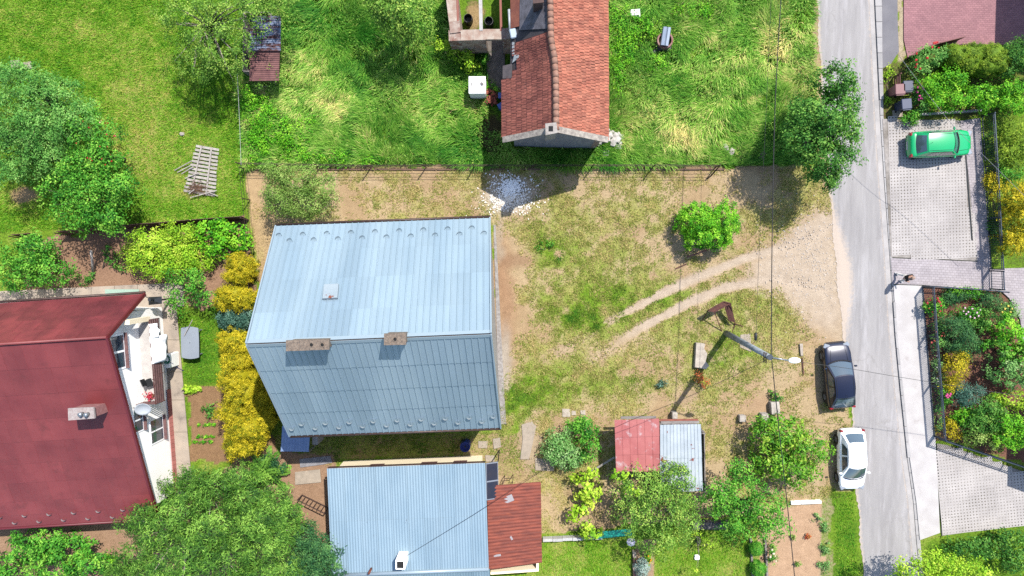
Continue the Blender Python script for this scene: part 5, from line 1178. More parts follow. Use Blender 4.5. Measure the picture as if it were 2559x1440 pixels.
for i, (lab, q_) in enumerate((("square pale slab right of the blue barrel", [(1195, 1103), (1219, 1103), (1218, 1121), (1196, 1120)]), ("pale slab lying between house corner and blue barrel, rightmost of the pair", [(1232, 1098), (1250, 1094), (1253, 1117), (1235, 1123)]), ("pale slab just right of the garage's upper right corner", [(1213, 1138), (1236, 1138), (1236, 1155), (1214, 1154)]),
                               ("square pale slab left of the grey green bush", [(1338, 1146), (1386, 1148), (1384, 1178), (1338, 1176)]), ("long rough pale slab on the yard path left of the grey green bush", [(1304, 1062), (1330, 1054), (1340, 1066), (1330, 1120), (1322, 1148), (1300, 1148), (1306, 1100)]), ("bright white slab at the top of the grey green bush", [(1406, 1022), (1426, 1022), (1426, 1042), (1405, 1042)]),
                               ("small white slab right of the bright white slab", [(1429, 1027), (1440, 1027), (1440, 1038), (1429, 1038)]), ("small tilted white slab, rightmost above the grey green bush", [(1451, 1026), (1463, 1025), (1463, 1037), (1452, 1036)]), ("large grey slab above the canopy's right side", [(748, 1148), (826, 1140), (830, 1156), (800, 1162), (750, 1169)]), ("flat grey slab left of the garage", [(738, 1180), (800, 1174), (802, 1206), (738, 1212)]))):
    slab("paving_slab", lab, q_, .07, M_slab if i in (5, 6, 7) else M_slab2 if i != 8 else mat("grey slate slab", C(176, 174, 178), C(150, 148, 152), scale=4, rough=.9), group="loose slabs", rough_edge=.8)
def stone(name, label, px, py, d, m, h=.3, rz=0, cat="stone", group=None): p = P(px, py, h * .5); return tag(MB().rock((p.x, p.y, h * .42), d, int(px + py), rz, 2).build(name, m), label, cat, group)
M_stone = mat("pale field stone", C(226, 216, 202), C(190, 180, 170), scale=5, rough=.95, bump=.5, fine=.15)
for lab, x, y, r_ in (("small square concrete block in bare earth, left of the other two", 1857, 1047, 0.0), ("upright concrete block beside the laurel bush, middle of three", 1911, 1043, .05), ("tall grey concrete block touching the laurel bush, rightmost of three", 1938, 1020, .1), ("narrow white block standing at the small shed's upper edge", 1686, 1038, 0)):
    p = P(x, y, .4); sz = (.42, .42, .45) if x < 1900 else (.45, .5, .55) if x < 1930 else (.55, .8, .5)
    if x == 1686: sz = (.34, .42, .6)
    tag(MB().cbox((p.x, p.y, sz[2] / 2 - .03), sz, .03, rz=r_).build("concrete_block", M_stone), lab, "concrete block", "concrete blocks")
stone("boulder", "cracked pale boulder, left of two, in dry grass by the wire fence", 1813, 369, (.4, .55, .4), M_stone, .35, .3, group="stones by the meadow edge"); stone("boulder", "cracked pale boulder, right of two, in dry grass by the wire fence", 1828, 379, (.5, .4, .36), M_stone, .35, 1.0, group="stones by the meadow edge")
stone("stump", "weathered grey stump at the foot of the roadside tree", 1906, 390, (.45, .7, .4), mat("grey stump wood", C(170, 150, 136), C(120, 104, 96), scale=8, rough=.95, bump=.5), .35, -.4, "stump")
stone("stone", "single white stone on the orchard lawn above the slatted rack", 455, 335, (.3, .24, .2), M_stone, .15); stone("stone", "round white stone in the small lawn at the bottom", 1742, 1393, (.36, .36, .28), mat("whitewashed stone", C(250, 248, 244, .7), rough=.8), .2)
# loose gravel in the ruin's shadow, rubble at its corner
def heap(name, label, px, py, rx, ry, n, size, m, hgt, cat="heap", seedv=1, name2="stone", kind=None):
    c = P(px, py); rr_ = random.Random(seedv)
    if kind == "stuff":
        mb = MB()
        for k in range(n):
            a = rr_.uniform(0, 6.28); r_ = min(1.35, abs(rr_.gauss(0, .55))); s_ = size * rr_.uniform(.5, 1.6); r_ *= 1 + .25 * math.sin(3 * a + px) + .15 * math.sin(5 * a)
            mb.rock((c.x + math.cos(a) * r_ * rx, c.y + math.sin(a) * r_ * ry, hgt * max(0, 1 - r_) * .8 + s_ * .2), (s_, s_ * rr_.uniform(.7, 1.3), s_ * .7), k, rr_.uniform(0, 3), 0 if False else 1)
        return tag(mb.build(name, m), label, cat, None, "stuff")
    o = thing(name, label, cat, c)
    for k in range(n):
        a = rr_.uniform(0, 6.28); r_ = math.sqrt(rr_.random()); s_ = size * rr_.uniform(.5, 1.5)
        MB().rock((c.x + math.cos(a) * r_ * rx, c.y + math.sin(a) * r_ * ry, hgt * (1 - r_) + s_ * .25), (s_, s_ * rr_.uniform(.7, 1.3), s_ * .8), k + seedv * 50, rr_.uniform(0, 3), 1).build(name2, m, o)
    return o
heap("gravel_heap", "low heap of blue-grey gravel by the wire fence, half in shadow", 1276, 470, 1.15, .95, 900, .075, mat("blue-grey gravel", C(250, 248, 242, .8), C(216, 216, 216, .8), scale=12, rough=.9, fine=.2), .10, kind="stuff")
heap("white_chips", "white stone chips spread round the gravel heap", 1272, 496, 2.0, 1.15, 1100, .07, mat("white stone chips", C(250, 244, 232, .6), C(226, 214, 196, .6), scale=6, rough=.95), .03, "chips", 7, kind="stuff")
heap("rubble_heap", "heap of white stone rubble at the tiled ruin's lower right corner", 1524, 352, .8, .85, 40, .32, mat("white rubble", C(236, 232, 222), C(200, 194, 184), scale=5, rough=.95, fine=.15), .45, seedv=4)
mb = MB(); rr_ = random.Random(5)
for k in range(900):
    x, y = rr_.gauss(2020, 55), rr_.gauss(650, 75)
    if x > 2100 or x < 1880: continue
    p = P(x, y); s_ = rr_.uniform(.03, .10); mb.rock((p.x, p.y, s_ * .1), (s_, s_ * rr_.uniform(.6, 1.2), s_ * .5), k, rr_.uniform(0, 3), 1)
tag(mb.build("drive_gravel", mat("scattered white gravel", C(238, 226, 212), C(206, 190, 174), scale=9, rough=.95)), "white gravel strewn over the mouth of the drive", "gravel", None, "stuff")
# whitewashed outdoor stove, bricks and blue crates beside the tiled house
c = P(1193, 213, 1.5); wo = thing("garden_stove", "whitewashed brick block standing left of the tiled house", "stove", (c.x, c.y, 0))
MB().cbox((c.x, c.y, .74), (1.0, 1.0, 1.5), .02).build("body", M_white, wo); MB().cbox((c.x, c.y, 1.52), (1.04, 1.04, .08), .02).build("top_slab", M_white, wo)
MB().box((c.x - .33, c.y + .05, 1.562), (.06, .22, .012)).build("soot_mark", M_black, wo); MB().cbox((c.x + .3, c.y + .06, 1.6), (.16, .2, .08), .02, rz=.7).build("half_brick", mat("grey brick", C(150, 146, 146), rough=.9), wo)
bp_ = thing("brick_pile", "pile of loose red bricks beside the whitewashed block", "brick pile", P(1228, 244))
M_rb = mat("loose red brick", C(188, 104, 82), C(166, 88, 72), scale=6, rough=.9, rnd=.25, fine=.15)
br_ = MB().cbox((0, 0, 0), (.25, .12, .07), .008).mesh("brick"); br_.materials.append(M_rb); rr_ = random.Random(3)
for k in range(46):
    p = P(1228 + rr_.uniform(-12, 13), 243 + rr_.uniform(-14, 20)); inst("brick", br_, bp_, Matrix.Translation((p.x, p.y, .05 + .1 * rr_.randint(0, 4))) @ Matrix.Rotation(rr_.choice((0, 1.57, .4)) + rr_.uniform(-.2, .2), 4, 'Z'))
for lab, x, y, r_ in (("blue plastic crate under the tiled eave, upper of two", 1253, 238, .05), ("blue plastic crate under the tiled eave, lower and tilted", 1252, 264, .6)):
    p = P(x, y, .6); o = thing("crate", lab, "crate", (p.x, p.y, 0), group="blue crates"); MB().cbox((p.x, p.y, .28), (.34, .32, .56), .02, rz=r_).build("box", mat("blue plastic", C(60, 110, 200), rough=.4, fine=.02), o); MB().cbox((p.x, p.y, .57), (.38, .36, .03), .01, rz=r_).build("lid", mat("blue plastic", C(60, 110, 200)), o)
slab("plank", "grey plank lying left of the ruin's dark doorstep", [(1178, 186), (1214, 183), (1214, 190), (1178, 193)], .06, M_oldwood, "plank")
# old well with tin trough in the meadow
c = P(1663, 100, .7); we = thing("well", "round brick well covered by a tin trough in the meadow", "well", (c.x, c.y, 0))
MB().lathe((c.x, c.y, 0), [(.50, 0), (.52, .35), (.50, .7), (.40, .7), (.40, .3)], 20, close=False).build("well_ring", mat("brown well ring", C(140, 84, 76), C(190, 150, 140), scale=3, rough=.9), we); MB().lathe((c.x, c.y, .3), [(.4, 0), (.4, .02)], 16).build("well_floor", mat("red brown wood", C(96, 40, 36), rough=.9), we)
a, b = P(1668, 68, .95), P(1661, 114, .85); d = (b - a).normalized(); x = d.cross(Vector((0, 0, 1))).normalized(); Z = Vector((0, 0, 1))
mb = MB(); prof = [(-.27, -.12), (-.22, .02), (-.07, .05), (-.03, -.02), (.03, .05), (.22, .02), (.27, -.12)]; mb.add([a + x * u + Z * w_ for u, w_ in prof] + [b + x * u + Z * w_ for u, w_ in prof], [(i, i + 1, 8 + i, 7 + i) for i in range(6)]); tr = mb.build("trough", mat("bright tin", C(206, 220, 236), C(190, 206, 226), scale=2, rough=.3, metal=.5), we); tr.modifiers.new("t", 'SOLIDIFY').thickness = .01
for k, (x_, y_) in enumerate(((1650, 120), (1660, 119), (1671, 121), (1640, 126), (1628, 132))): p = P(x_, y_, .3); MB().rock((p.x, p.y, .32 - .05 * k), (.5, .34, .3), k + 9, .5, 2).build("tarpaulin_fold", mat("black tarpaulin", C(48, 48, 54), C(80, 80, 86), scale=9, rough=.5, bump=.5), we)
slab("board", "white board lying in weeds right of the tiled roof", [(1577, 24), (1600, 22), (1601, 42), (1576, 38)], .5, mat("whitewashed board", C(250, 248, 246, .7), rough=.7), "board")
# slatted rack on the lawn
rk = thing("slatted_rack", "grey weathered slatted wooden rack lying on the orchard lawn", "rack", P(508, 430))
sl0, sl1 = P(499, 365, .12), P(470, 476, .12); sr0, sr1 = P(542, 375, .12), P(534, 488, .12); M_gw = mat("silver weathered wood", C(214, 206, 196), C(184, 176, 168), scale=6, rough=.9, fine=.14, rnd=.1)
for k in range(13):
    t = k / 12; a, b = sl0.lerp(sl1, t), sr0.lerp(sr1, t); j = random.uniform(-.04, .04); MB().bar(a + Vector((-.25 + j, 0, 0)), b + Vector((.12 + j, 0, 0)), .155, .025).build("slat", M_gw, rk)
for t in (.15, .72): MB().bar(sl0.lerp(sr0, t) + Vector((0, .05, .05)), sl1.lerp(sr1, t) + Vector((0, -.1, .05)), .09, .05).build("runner", M_gw, rk)
for k, (a, b, lab) in enumerate((((437, 426, .08), (480, 402, .3), "thin grey lath, uppermost of three leaning at the rack's left"), ((444, 431, .08), (478, 413, .3), "thin grey lath, middle of three leaning at the rack's left"), ((454, 435, .08), (484, 416, .3), "thin grey lath, lowest of three leaning at the rack's left"), ((476, 494, .2), (542, 476, .28), "long thin lath across the rack's lower end"), ((472, 485, .2), (486, 474, .3), "short stick at the rack's lower left corner"), ((524, 482, .25), (545, 490, .2), "short grey board at the rack's lower right corner"), ((463, 446, .15), (496, 432, .3), "short crooked stick on the rack's left edge"))):
    tag(MB().bar(P(*a), P(*b), .055, .03).build("lath", M_gw), lab, "lath", "loose laths")
mb = MB(); rr_ = random.Random(8)
for k in range(150):
    p = P(rr_.gauss(493, 12), rr_.gauss(472, 8), .25); a = rr_.uniform(0, 6.28); l_ = rr_.uniform(.15, .4); mb.bar((p.x, p.y, .2), (p.x + math.cos(a) * l_, p.y + math.sin(a) * l_, rr_.uniform(.2, .36)), .012)
tag(mb.build("brushwood", mat("brown brushwood", C(150, 110, 84), C(120, 88, 70), rough=.95)), "brown brushwood heaped on the rack's lower end", "brushwood", None, "stuff")
for lab, q_ in (("flat pale slab at the orchard's left edge, left of two", [(26, 152), (48, 150), (50, 168), (28, 170)]), ("flat pale slab at the orchard's left edge, right of two", [(58, 156), (78, 153), (80, 171), (60, 172)])): slab("paving_slab", lab, q_, .08, M_slab2, group="loose slabs")
# rusty rack by the lamp pole
rf = thing("iron_rack", "rusty angular iron rack standing at the lamp pole's foot", "rack", P(1805, 790)); M_ri = mat("rusty angle iron", C(118, 70, 58), C(86, 52, 46), scale=10, rough=.85, fine=.15)
def br(a, b, w_=.045, nm="bar"): MB().bar(P(*a), P(*b), w_).build(nm, M_ri, rf)
A1, A2, A3, A4 = (1770, 776, 1.1), (1809, 754, 1.1), (1826, 758, 1.1), (1786, 780, 1.1)
for a, b in ((A1, A2), (A2, A3), (A3, A4), (A4, A1)): br(a, b, .06)
sh_ = MB().plate([P(*A1) - Vector((0, 0, .04)), P(*A4) - Vector((0, 0, .04)), P(*A3) - Vector((0, 0, .04)), P(*A2) - Vector((0, 0, .04))], .02).build("tray", M_ri, rf)
for a, b in ((A1, (1754, 804, 0)), (A4, (1804, 828, 0)), (A2, (1796, 772, .0)), (A3, (1838, 812, .1)), ((1818, 758, 1.0), (1826, 804, .4)), ((1824, 800, .45), (1838, 806, .4)), ((1812, 768, .8), (1822, 800, .5))): br(a, b)
MB().plate([P(1812, 762, .9), P(1826, 760, .9), P(1837, 806, .5), P(1822, 802, .5)], .03).build("side_tray", M_ri, rf); br((1836, 808, .1), (1858, 816, .05)); br((1838, 810, .1), (1830, 830, 0))
tag(MB().bar(P(1718, 642, .1), P(1772, 624, .9), .09).build("iron_bar", mat("rust pink bar", C(180, 130, 116), C(140, 92, 80), scale=5, rough=.9)), "rusty bar leaning into the round bush from below", "bar")
tag(MB().bar(P(1688, 672, .05), P(1716, 660, .05), .06).build("iron_bar", M_ri), "short dark bar on the ground left of the drive", "bar")
tag(MB().hexa([P(1999, 860, 0), P(2007, 860, 0), P(2008, 890, 0), P(2001, 890, 0)], [P(1999, 859, .16), P(2007, 859, .16), P(2007, 889, .16), P(2002, 889, .16)]).build("concrete_post", M_slab), "short pale concrete post lying left of the dark blue car", "post")
tag(MB().bar(P(2005, 894, .04), P(2008, 938, .04), .07).build("iron_bar", M_ri), "thin dark strip below the short pale post", "bar")  # thin dark strip on the ground, in line with the post
# bins
def bin_(label, px, py, m, rz=0):
    p = P(px, py, 1.05); o = thing("wheelie_bin", label, "bin", (p.x, p.y, .05), rz, "wheelie bins", local=True); w0, w1 = .23, .28
    MB().hexa([(-w0, -w0, .05), (w0, -w0, .05), (w0, w0, .05), (-w0, w0, .05)], [(-w1, -w1, .98), (w1, -w1, .98), (w1, w1, .98), (-w1, w1, .98)]).build("body", m, o)
    MB().cbox((0, 0, 1.02), (.62, .64, .07), .03).build("lid", m, o); MB().bar((-.24, -.36, 1.0), (.24, -.36, 1.0), .04).build("handle", m, o)
    for s in (-.2, .2): MB().tube([(s - .03, -.24, .1), (s + .03, -.24, .1)], .1, 10).build("wheel", M_blk, o)
bin_("reddish brown wheelie bin in the little enclosure by the kerb", 2250, 223, mat("red brown bin plastic", C(150, 96, 100), rough=.5, fine=.03), .05); bin_("dark blue wheelie bin beside the reddish brown one", 2270, 215, mat("dark blue bin plastic", C(56, 66, 96), rough=.45, fine=.03), .05); bin_("dark blue wheelie bin standing alone below the enclosure", 2266, 260, mat("slate blue bin plastic", C(64, 76, 110), rough=.45, fine=.03), .1)
en = thing("bin_enclosure", "low reddish brown slat enclosure round the bins", "enclosure", P(2258, 240)); M_en = mat("red brown slats", C(138, 84, 80), rough=.7, fine=.08)
for z in (.15, .4, .65): MB().bar(P(2234, 192, .05) + Vector((0, 0, z)), P(2234, 240, .05) + Vector((0, 0, z)), .03, .16).build("slat", M_en, en); MB().bar(P(2234, 240, .05) + Vector((0, 0, z)), P(2276, 236, .05) + Vector((0, 0, z)), .03, .16).build("slat", M_en, en)
for x, y in ((2234, 192), (2234, 240), (2276, 236), (2276, 270)): MB().bar(P(x, y), P(x, y) + Vector((0, 0, .85)), .06).build("post", M_en, en)
slab("paving_slab", "grey slab below the lone dark blue bin", [(2232, 276), (2256, 274), (2257, 292), (2232, 294)], .09, M_slab2, group="loose slabs")
sb_ = thing("board_fence", "slanting dark red board fence along the red paving's lower edge", "fence", P(2330, 120))
for a, b in (((2262, 148), (2294, 130)), ((2295, 129), (2330, 117)), ((2331, 117), (2392, 102))): MB().bar(P(*a) + Vector((0, 0, .45)), P(*b) + Vector((0, 0, .45)), .05, .8).build("board", M_en, sb_)
lw = thing("retaining_edge", "low grey concrete edging behind the green car's space", "wall", P(2380, 290))
for k in range(5): MB().hexa([P(2290 + k * 32, 291 - k * 2.2), P(2321 + k * 32, 289 - k * 2.2), P(2321 + k * 32, 284 - k * 2.2), P(2290 + k * 32, 286 - k * 2.2)], [P(2290 + k * 32, 291 - k * 2.2) + Vector((0, 0, .3)), P(2321 + k * 32, 289 - k * 2.2) + Vector((0, 0, .3)), P(2321 + k * 32, 284 - k * 2.2) + Vector((0, 0, .3)), P(2290 + k * 32, 286 - k * 2.2) + Vector((0, 0, .3))]).build("edging_stone", M_kerb, lw)
# round the red-roofed house
c = P(475, 857, .74); tb = thing("garden_table", "large grey garden table with rounded ends on the little lawn", "table", (c.x, c.y, 0)); hw_, hl_ = LEN(23, .74), LEN(41, .74); n = 10
out = [(c.x + s * hw_ * (1 - .06 * (1 if e else 0)), 0) for s, e in ((1, 0),)]; ol = []
for k in range(n + 1): t = -1 + 2 * k / n; ol.append((c.x + t * hw_ * .96, c.y + hl_ - .10 * t * t))
for k in range(1, 6): t = k / 6; ol.append((c.x + hw_ * (.96 + .04 * math.sin(t * math.pi)), c.y + (hl_ - .1) * (1 - 2 * t)))
for k in range(n + 1): t = 1 - 2 * k / n; ol.append((c.x + t * hw_ * .96, c.y - hl_ + .10 * t * t))
for k in range(1, 6): t = k / 6; ol.append((c.x - hw_ * (.96 + .04 * math.sin(t * math.pi)), c.y - (hl_ - .1) * (1 - 2 * t)))
M_tb = mat("grey table top", C(170, 180, 192), C(162, 172, 186), scale=1, rough=.55, fine=.03); MB().prism(ol, .69, .74).build("table_top", M_tb, tb); MB().lathe((c.x, c.y, .742), [(.03, 0), (.03, .006)], 10).build("parasol_hole", M_black, tb)
for sx in (-1, 1):
    for sy in (-1, 1): MB().bar((c.x + sx * hw_ * .75, c.y + sy * hl_ * .75, 0), (c.x + sx * hw_ * .75, c.y + sy * hl_ * .75, .69), .06).build("leg", M_tb, tb)
q0, q1 = P(461, 839, .80), P(481, 800, .95); tag(MB().tube([q0, q1], .022, 6).build("stick", M_gw), "thin stick lying across the grey garden table's end", "stick")
# bedding airing on the balcony rail
def cloth(name, label, a, b, top, drop_out, drop_in, m, seedv):
    d = (b - a); mb = MB(); nu, nv = 14, 16; rr_ = random.Random(seedv); ph = [rr_.uniform(0, 6) for _ in range(4)]; vs_ = []
    for j in range(nv + 1):
        s = j / nv * 2 - 1
        for i in range(nu + 1):
            t = i / nu; p = a + d * t; wv = .05 * math.sin(t * 9 + ph[0] + s * 2) + .03 * math.sin(t * 17 + ph[1])
            if s < 0: q = p - gn * (.03 + abs(s) * .12) + Vector((0, 0, top - abs(s) * drop_in))
            else: q = p + gn * (.05 + s * .22 + wv * s) + Vector((0, 0, top - s * drop_out * (1 + .12 * math.sin(t * 5 + ph[2]))))
            vs_.append(q + Vector((0, 0, .02 * math.sin(t * 13 + ph[3]))))
    mb.add(vs_, [(j * (nu + 1) + i, j * (nu + 1) + i + 1, (j + 1) * (nu + 1) + i + 1, (j + 1) * (nu + 1) + i) for j in range(nv) for i in range(nu)]); o = mb.build(name, m, smooth=True); o.modifiers.new("t", 'SOLIDIFY').thickness = .03
    return tag(o, label, "bedding", "bedding on the balcony")
M_lin = mat("white linen", C(252, 252, 252, .8), rough=.9, fine=.03)
rl = lambda t: B4[1].lerp(B4[2], t)
cloth("duvet", "white pillow bedding over the balcony rail, upper of two", rl(.05), rl(.22), z_b + 1.06, .55, .5, M_lin, 1); cloth("duvet", "large crumpled white sheet hanging over the balcony rail", rl(.20), rl(.52), z_b + 1.05, 1.3, .3, M_lin, 2)
ch = rl(.76) - gn * .62 + Vector((0, 0, z_b)); bc = thing("balcony_chair", "black chair on the balcony under the red roof's edge", "chair", ch)
MB().cbox(ch + Vector((0, 0, .42)), (.45, .45, .05), .02, rz=.4).build("seat", M_blk, bc); MB().cbox(ch + Vector((-.2, .05, .68)), (.05, .44, .5), .02, rz=.4).build("backrest", M_blk, bc)
for sx in (-.18, .18):
    for sy in (-.18, .18): MB().bar(ch + Vector((sx, sy, 0)), ch + Vector((sx, sy, .4)), .03).build("leg", M_blk, bc)
fl = rl(.93) - gn * .7 + Vector((0, 0, z_b)); fb = thing("flower_pot", "red flowers in a pot at the balcony's lower end", "flower pot", fl); MB().lathe(fl, [(.12, 0), (.17, .28)], 12).build("pot", mat("terracotta", C(190, 110, 84), rough=.9), fb)
mb = MB(); rr_ = random.Random(2)
for k in range(40): mb.rock(fl + Vector((rr_.gauss(0, .13), rr_.gauss(0, .13), .36 + rr_.gauss(0, .05))), (.08, .08, .05), k, 0, 1)
mb.build("blossoms", mat("red blossom", C(220, 50, 80), rough=.7), fb)
c = P(384, 752, 2.2); ln_ = thing("wall_lantern", "black hooded lantern at the red roof's upper right corner", "lantern", (c.x, c.y, 0)); M_ln = mat("black sheet iron", C(58, 62, 70), rough=.5, metal=.2)
MB().hexa([(c.x - .42, c.y - .28, 2.0), (c.x + .42, c.y - .20, 2.0), (c.x + .42, c.y + .26, 2.0), (c.x - .42, c.y + .22, 2.0)], [(c.x - .10, c.y - .02, 2.3), (c.x + .10, c.y - .02, 2.3), (c.x + .10, c.y + .1, 2.3), (c.x - .10, c.y + .1, 2.3)]).build("hood", M_ln, ln_)
MB().tube([(c.x + .02, c.y + .05, 2.3), (c.x + .04, c.y + .1, 2.75)], .1, 8).build("flue", M_ln, ln_); MB().bar((c.x, c.y, 0), (c.x, c.y, 2.0), .1).build("post", M_ln, ln_); MB().tube([(c.x, c.y + .1, 2.5), (c.x - .3, c.y + .35, 2.7), (c.x - .6, c.y + .28, 2.5)], .025, 6).build("bracket", M_ln, ln_)
c = P(421, 903, 1.2); hr_ = thing("hose_reel", "green hose coiled on the white wall box, blue hose trailing", "hose", (c.x, c.y, 0)); MB().cbox((c.x - .1, c.y, .6), (.4, .9, 1.2), .03).build("box", M_white, hr_)
mb = MB()
for k in range(4): mb.tube([(c.x + math.cos(a) * (.12 + .03 * k) - .05, c.y + .12 + math.sin(a) * (.17 + .035 * k), 1.23 + .02 * k) for a in np.linspace(0, 6.28, 15)], .016, 5)
mb.build("coil", mat("green hose", C(30, 150, 120), rough=.5), hr_); MB().tube([(c.x + .1, c.y - .05, 1.2), P(436, 912, .6), P(446, 920, .05), P(459, 927, .05)], .028, 6).build("hose", mat("blue hose", C(44, 56, 110), rough=.5), hr_, smooth=True)
tag(MB().box(P(306, 733, .6), (2.2, .5, .06)).build("bench", mat("pale green bench", C(190, 220, 200), rough=.6)), "pale green bench top showing above the red roof's edge", "bench")
fp = P(230, 655, .5); fpo = thing("fence_post", "single leaning grey post in the kitchen garden", "post", P(232, 680)); MB().tube([P(234, 684), P(228, 628, 1.2)], [.09, .07], 8).build("shaft", M_gw, fpo, smooth=True); MB().lathe(P(228, 628, 1.2), [(.07, 0), (.04, .04)], 8).build("cap", M_gw, fpo)
# below the house
c = P(1163, 1117, .9); bl = thing("barrel", "open blue plastic barrel between house and garage", "barrel", (c.x, c.y, 0)); M_bl = mat("deep blue plastic", C(36, 56, 140), rough=.35, fine=.02)
MB().lathe((c.x, c.y, 0), [(.30, 0), (.34, .3), (.34, .6), (.30, .88), (.33, .90), (.33, .94), (.24, .94), (.24, .84)], 22, close=False).build("shell", M_bl, bl, smooth=False); MB().lathe((c.x, c.y, .80), [(.25, 0), (.25, .02)], 18).build("lid", M_bl, bl); MB().lathe((c.x, c.y, .822), [(.07, 0), (.07, .03)], 10).build("bung", M_blk, bl)
gl = thing("gate_leaf", "open brown metal gate leaf standing out from the garage's left wall", "gate", P(790, 1240)); a, b = P(757, 1236), P(822, 1268)
for z in (.1, 1.05): MB().bar(a + Vector((0, 0, z)), b + Vector((0, 0, z)), .05).build("rail", M_iron, gl)
for k in range(8): p = a.lerp(b, k / 7); MB().bar(p + Vector((0, 0, .1)), p + Vector((0, 0, 1.05)), .03 if 0 < k < 7 else .06).build("bar", M_iron, gl)
ir = thing("metal_stand", "small brown tubular stand by the rusty lean-to's upper edge", "stand", P(1272, 1200)); cs = [(1257, 1205), (1281, 1203), (1283, 1186), (1262, 1188)]
for i, (x, y) in enumerate(cs): MB().bar(P(x, y), P(x, y) + Vector((0, 0, .7)), .035).build("leg", M_iron, ir); x2, y2 = cs[(i + 1) % 4]; MB().bar(P(x, y) + Vector((0, 0, .7)), P(x2, y2) + Vector((0, 0, .7)), .035).build("rail", M_iron, ir)
tag(MB().bar(P(1478, 1178, .1), P(1536, 1143, .9), .12, .05).build("board", M_gw), "pale board leaning against the small shed's left side", "board")
# bottom edge: low wall, turquoise sheet, bird table
wl_ = thing("low_wall", "low white block wall between lean-to and vine, along the bottom lawn", "wall", P(1430, 1342))
for k in range(6): x0 = 1357 + k * 24.5; MB().hexa([P(x0, 1348 - k * 1.2), P(x0 + 24, 1347 - k * 1.2), P(x0 + 24, 1340 - k * 1.2), P(x0, 1341 - k * 1.2)], [P(x0, 1348 - k * 1.2, .0) + Vector((0, 0, .42 + .06 * (k % 2))), P(x0 + 24, 1347 - k * 1.2) + Vector((0, 0, .42 + .06 * (k % 2))), P(x0 + 24, 1340 - k * 1.2) + Vector((0, 0, .42 + .06 * (k % 2))), P(x0, 1341 - k * 1.2) + Vector((0, 0, .42 + .06 * (k % 2)))]).build("block", mat("white wall block", C(226, 226, 222), C(200, 200, 200), scale=4, rough=.9, rnd=.1), wl_)
tq = thing("bench", "bright turquoise bench top beside the vine at the lawn's edge", "bench", P(1535, 1338)); q = [P(1493, 1347, .6), P(1580, 1338, .6), P(1578, 1322, .75), P(1494, 1330, .75)]; MB().plate(q, .03).build("seat", mat("turquoise paint", C(40, 190, 160), C(36, 176, 150), rough=.5, scale=3), tq)
for p in q: MB().bar((p.x, p.y, 0), (p.x, p.y, p.z - .03), .06).build("leg", M_iron, tq)
c = P(1578, 1356, 1.1); bt_ = thing("bird_table", "pale lilac eight sided bird table beside the turquoise bench", "bird table", (c.x, c.y, 0)); MB().lathe((c.x, c.y, 0), [(.29, 1.0), (.28, 1.05), (.03, 1.22)], 8).build("roof", mat("pale lilac plastic", C(206, 206, 228), rough=.5), bt_); MB().bar((c.x, c.y, 0), (c.x, c.y, 1.0), .05).build("post", M_gw, bt_)
w2 = thing("garden_edging", "dark upright edging strip dividing the two bottom lawns", "edging", P(1584, 1400))
for k in range(6): MB().hexa([P(1580, 1374 + k * 16), P(1588, 1374 + k * 16), P(1589, 1389 + k * 16), P(1581, 1389 + k * 16)], [P(1580, 1374 + k * 16) + Vector((0, 0, .3)), P(1588, 1374 + k * 16) + Vector((0, 0, .3)), P(1589, 1389 + k * 16) + Vector((0, 0, .3)), P(1581, 1389 + k * 16) + Vector((0, 0, .3))]).build("edging_board", M_gut if k % 2 else M_slab2, w2)
w3 = thing("garden_edging", "wooden edging beside the two clipped box balls", "edging", P(1908, 1400))
for k in range(3):
    for x in (1876, 1912): MB().bar(P(x + k * 2, 1345 + k * 36, .1), P(x + 2 + k * 2, 1379 + k * 36, .1), .12, .2).build("edging_board", M_oldwood, w3)
w4 = thing("low_wall", "low white kerb wall beside the dug bed below the laurel", "wall", P(2000, 1255))
for k in range(3): MB().hexa([P(1975 + k * 25, 1258 - k), P(1999 + k * 25, 1257 - k), P(1999 + k * 25, 1250 - k), P(1975 + k * 25, 1251 - k)], [P(1975 + k * 25, 1258 - k) + Vector((0, 0, .25)), P(1999 + k * 25, 1257 - k) + Vector((0, 0, .25)), P(1999 + k * 25, 1250 - k) + Vector((0, 0, .25)), P(1975 + k * 25, 1251 - k) + Vector((0, 0, .25))]).build("block", M_white, w4)
w5 = thing("low_wall", "dark rough concrete wall half hidden between the two bottom trees", "wall", P(1760, 1310))
for k in range(4): MB().hexa([P(1728 + k * 24, 1316 + (k % 2)), P(1751 + k * 24, 1316), P(1751 + k * 24, 1298), P(1728 + k * 24, 1299)], [P(1728 + k * 24, 1316) + Vector((0, 0, .5)), P(1751 + k * 24, 1316) + Vector((0, 0, .5)), P(1751 + k * 24, 1298) + Vector((0, 0, .5)), P(1728 + k * 24, 1299) + Vector((0, 0, .5))]).build("block", mat("dark wall concrete", C(120, 116, 116), C(90, 86, 86), scale=4, rough=.95, rnd=.1), w5)
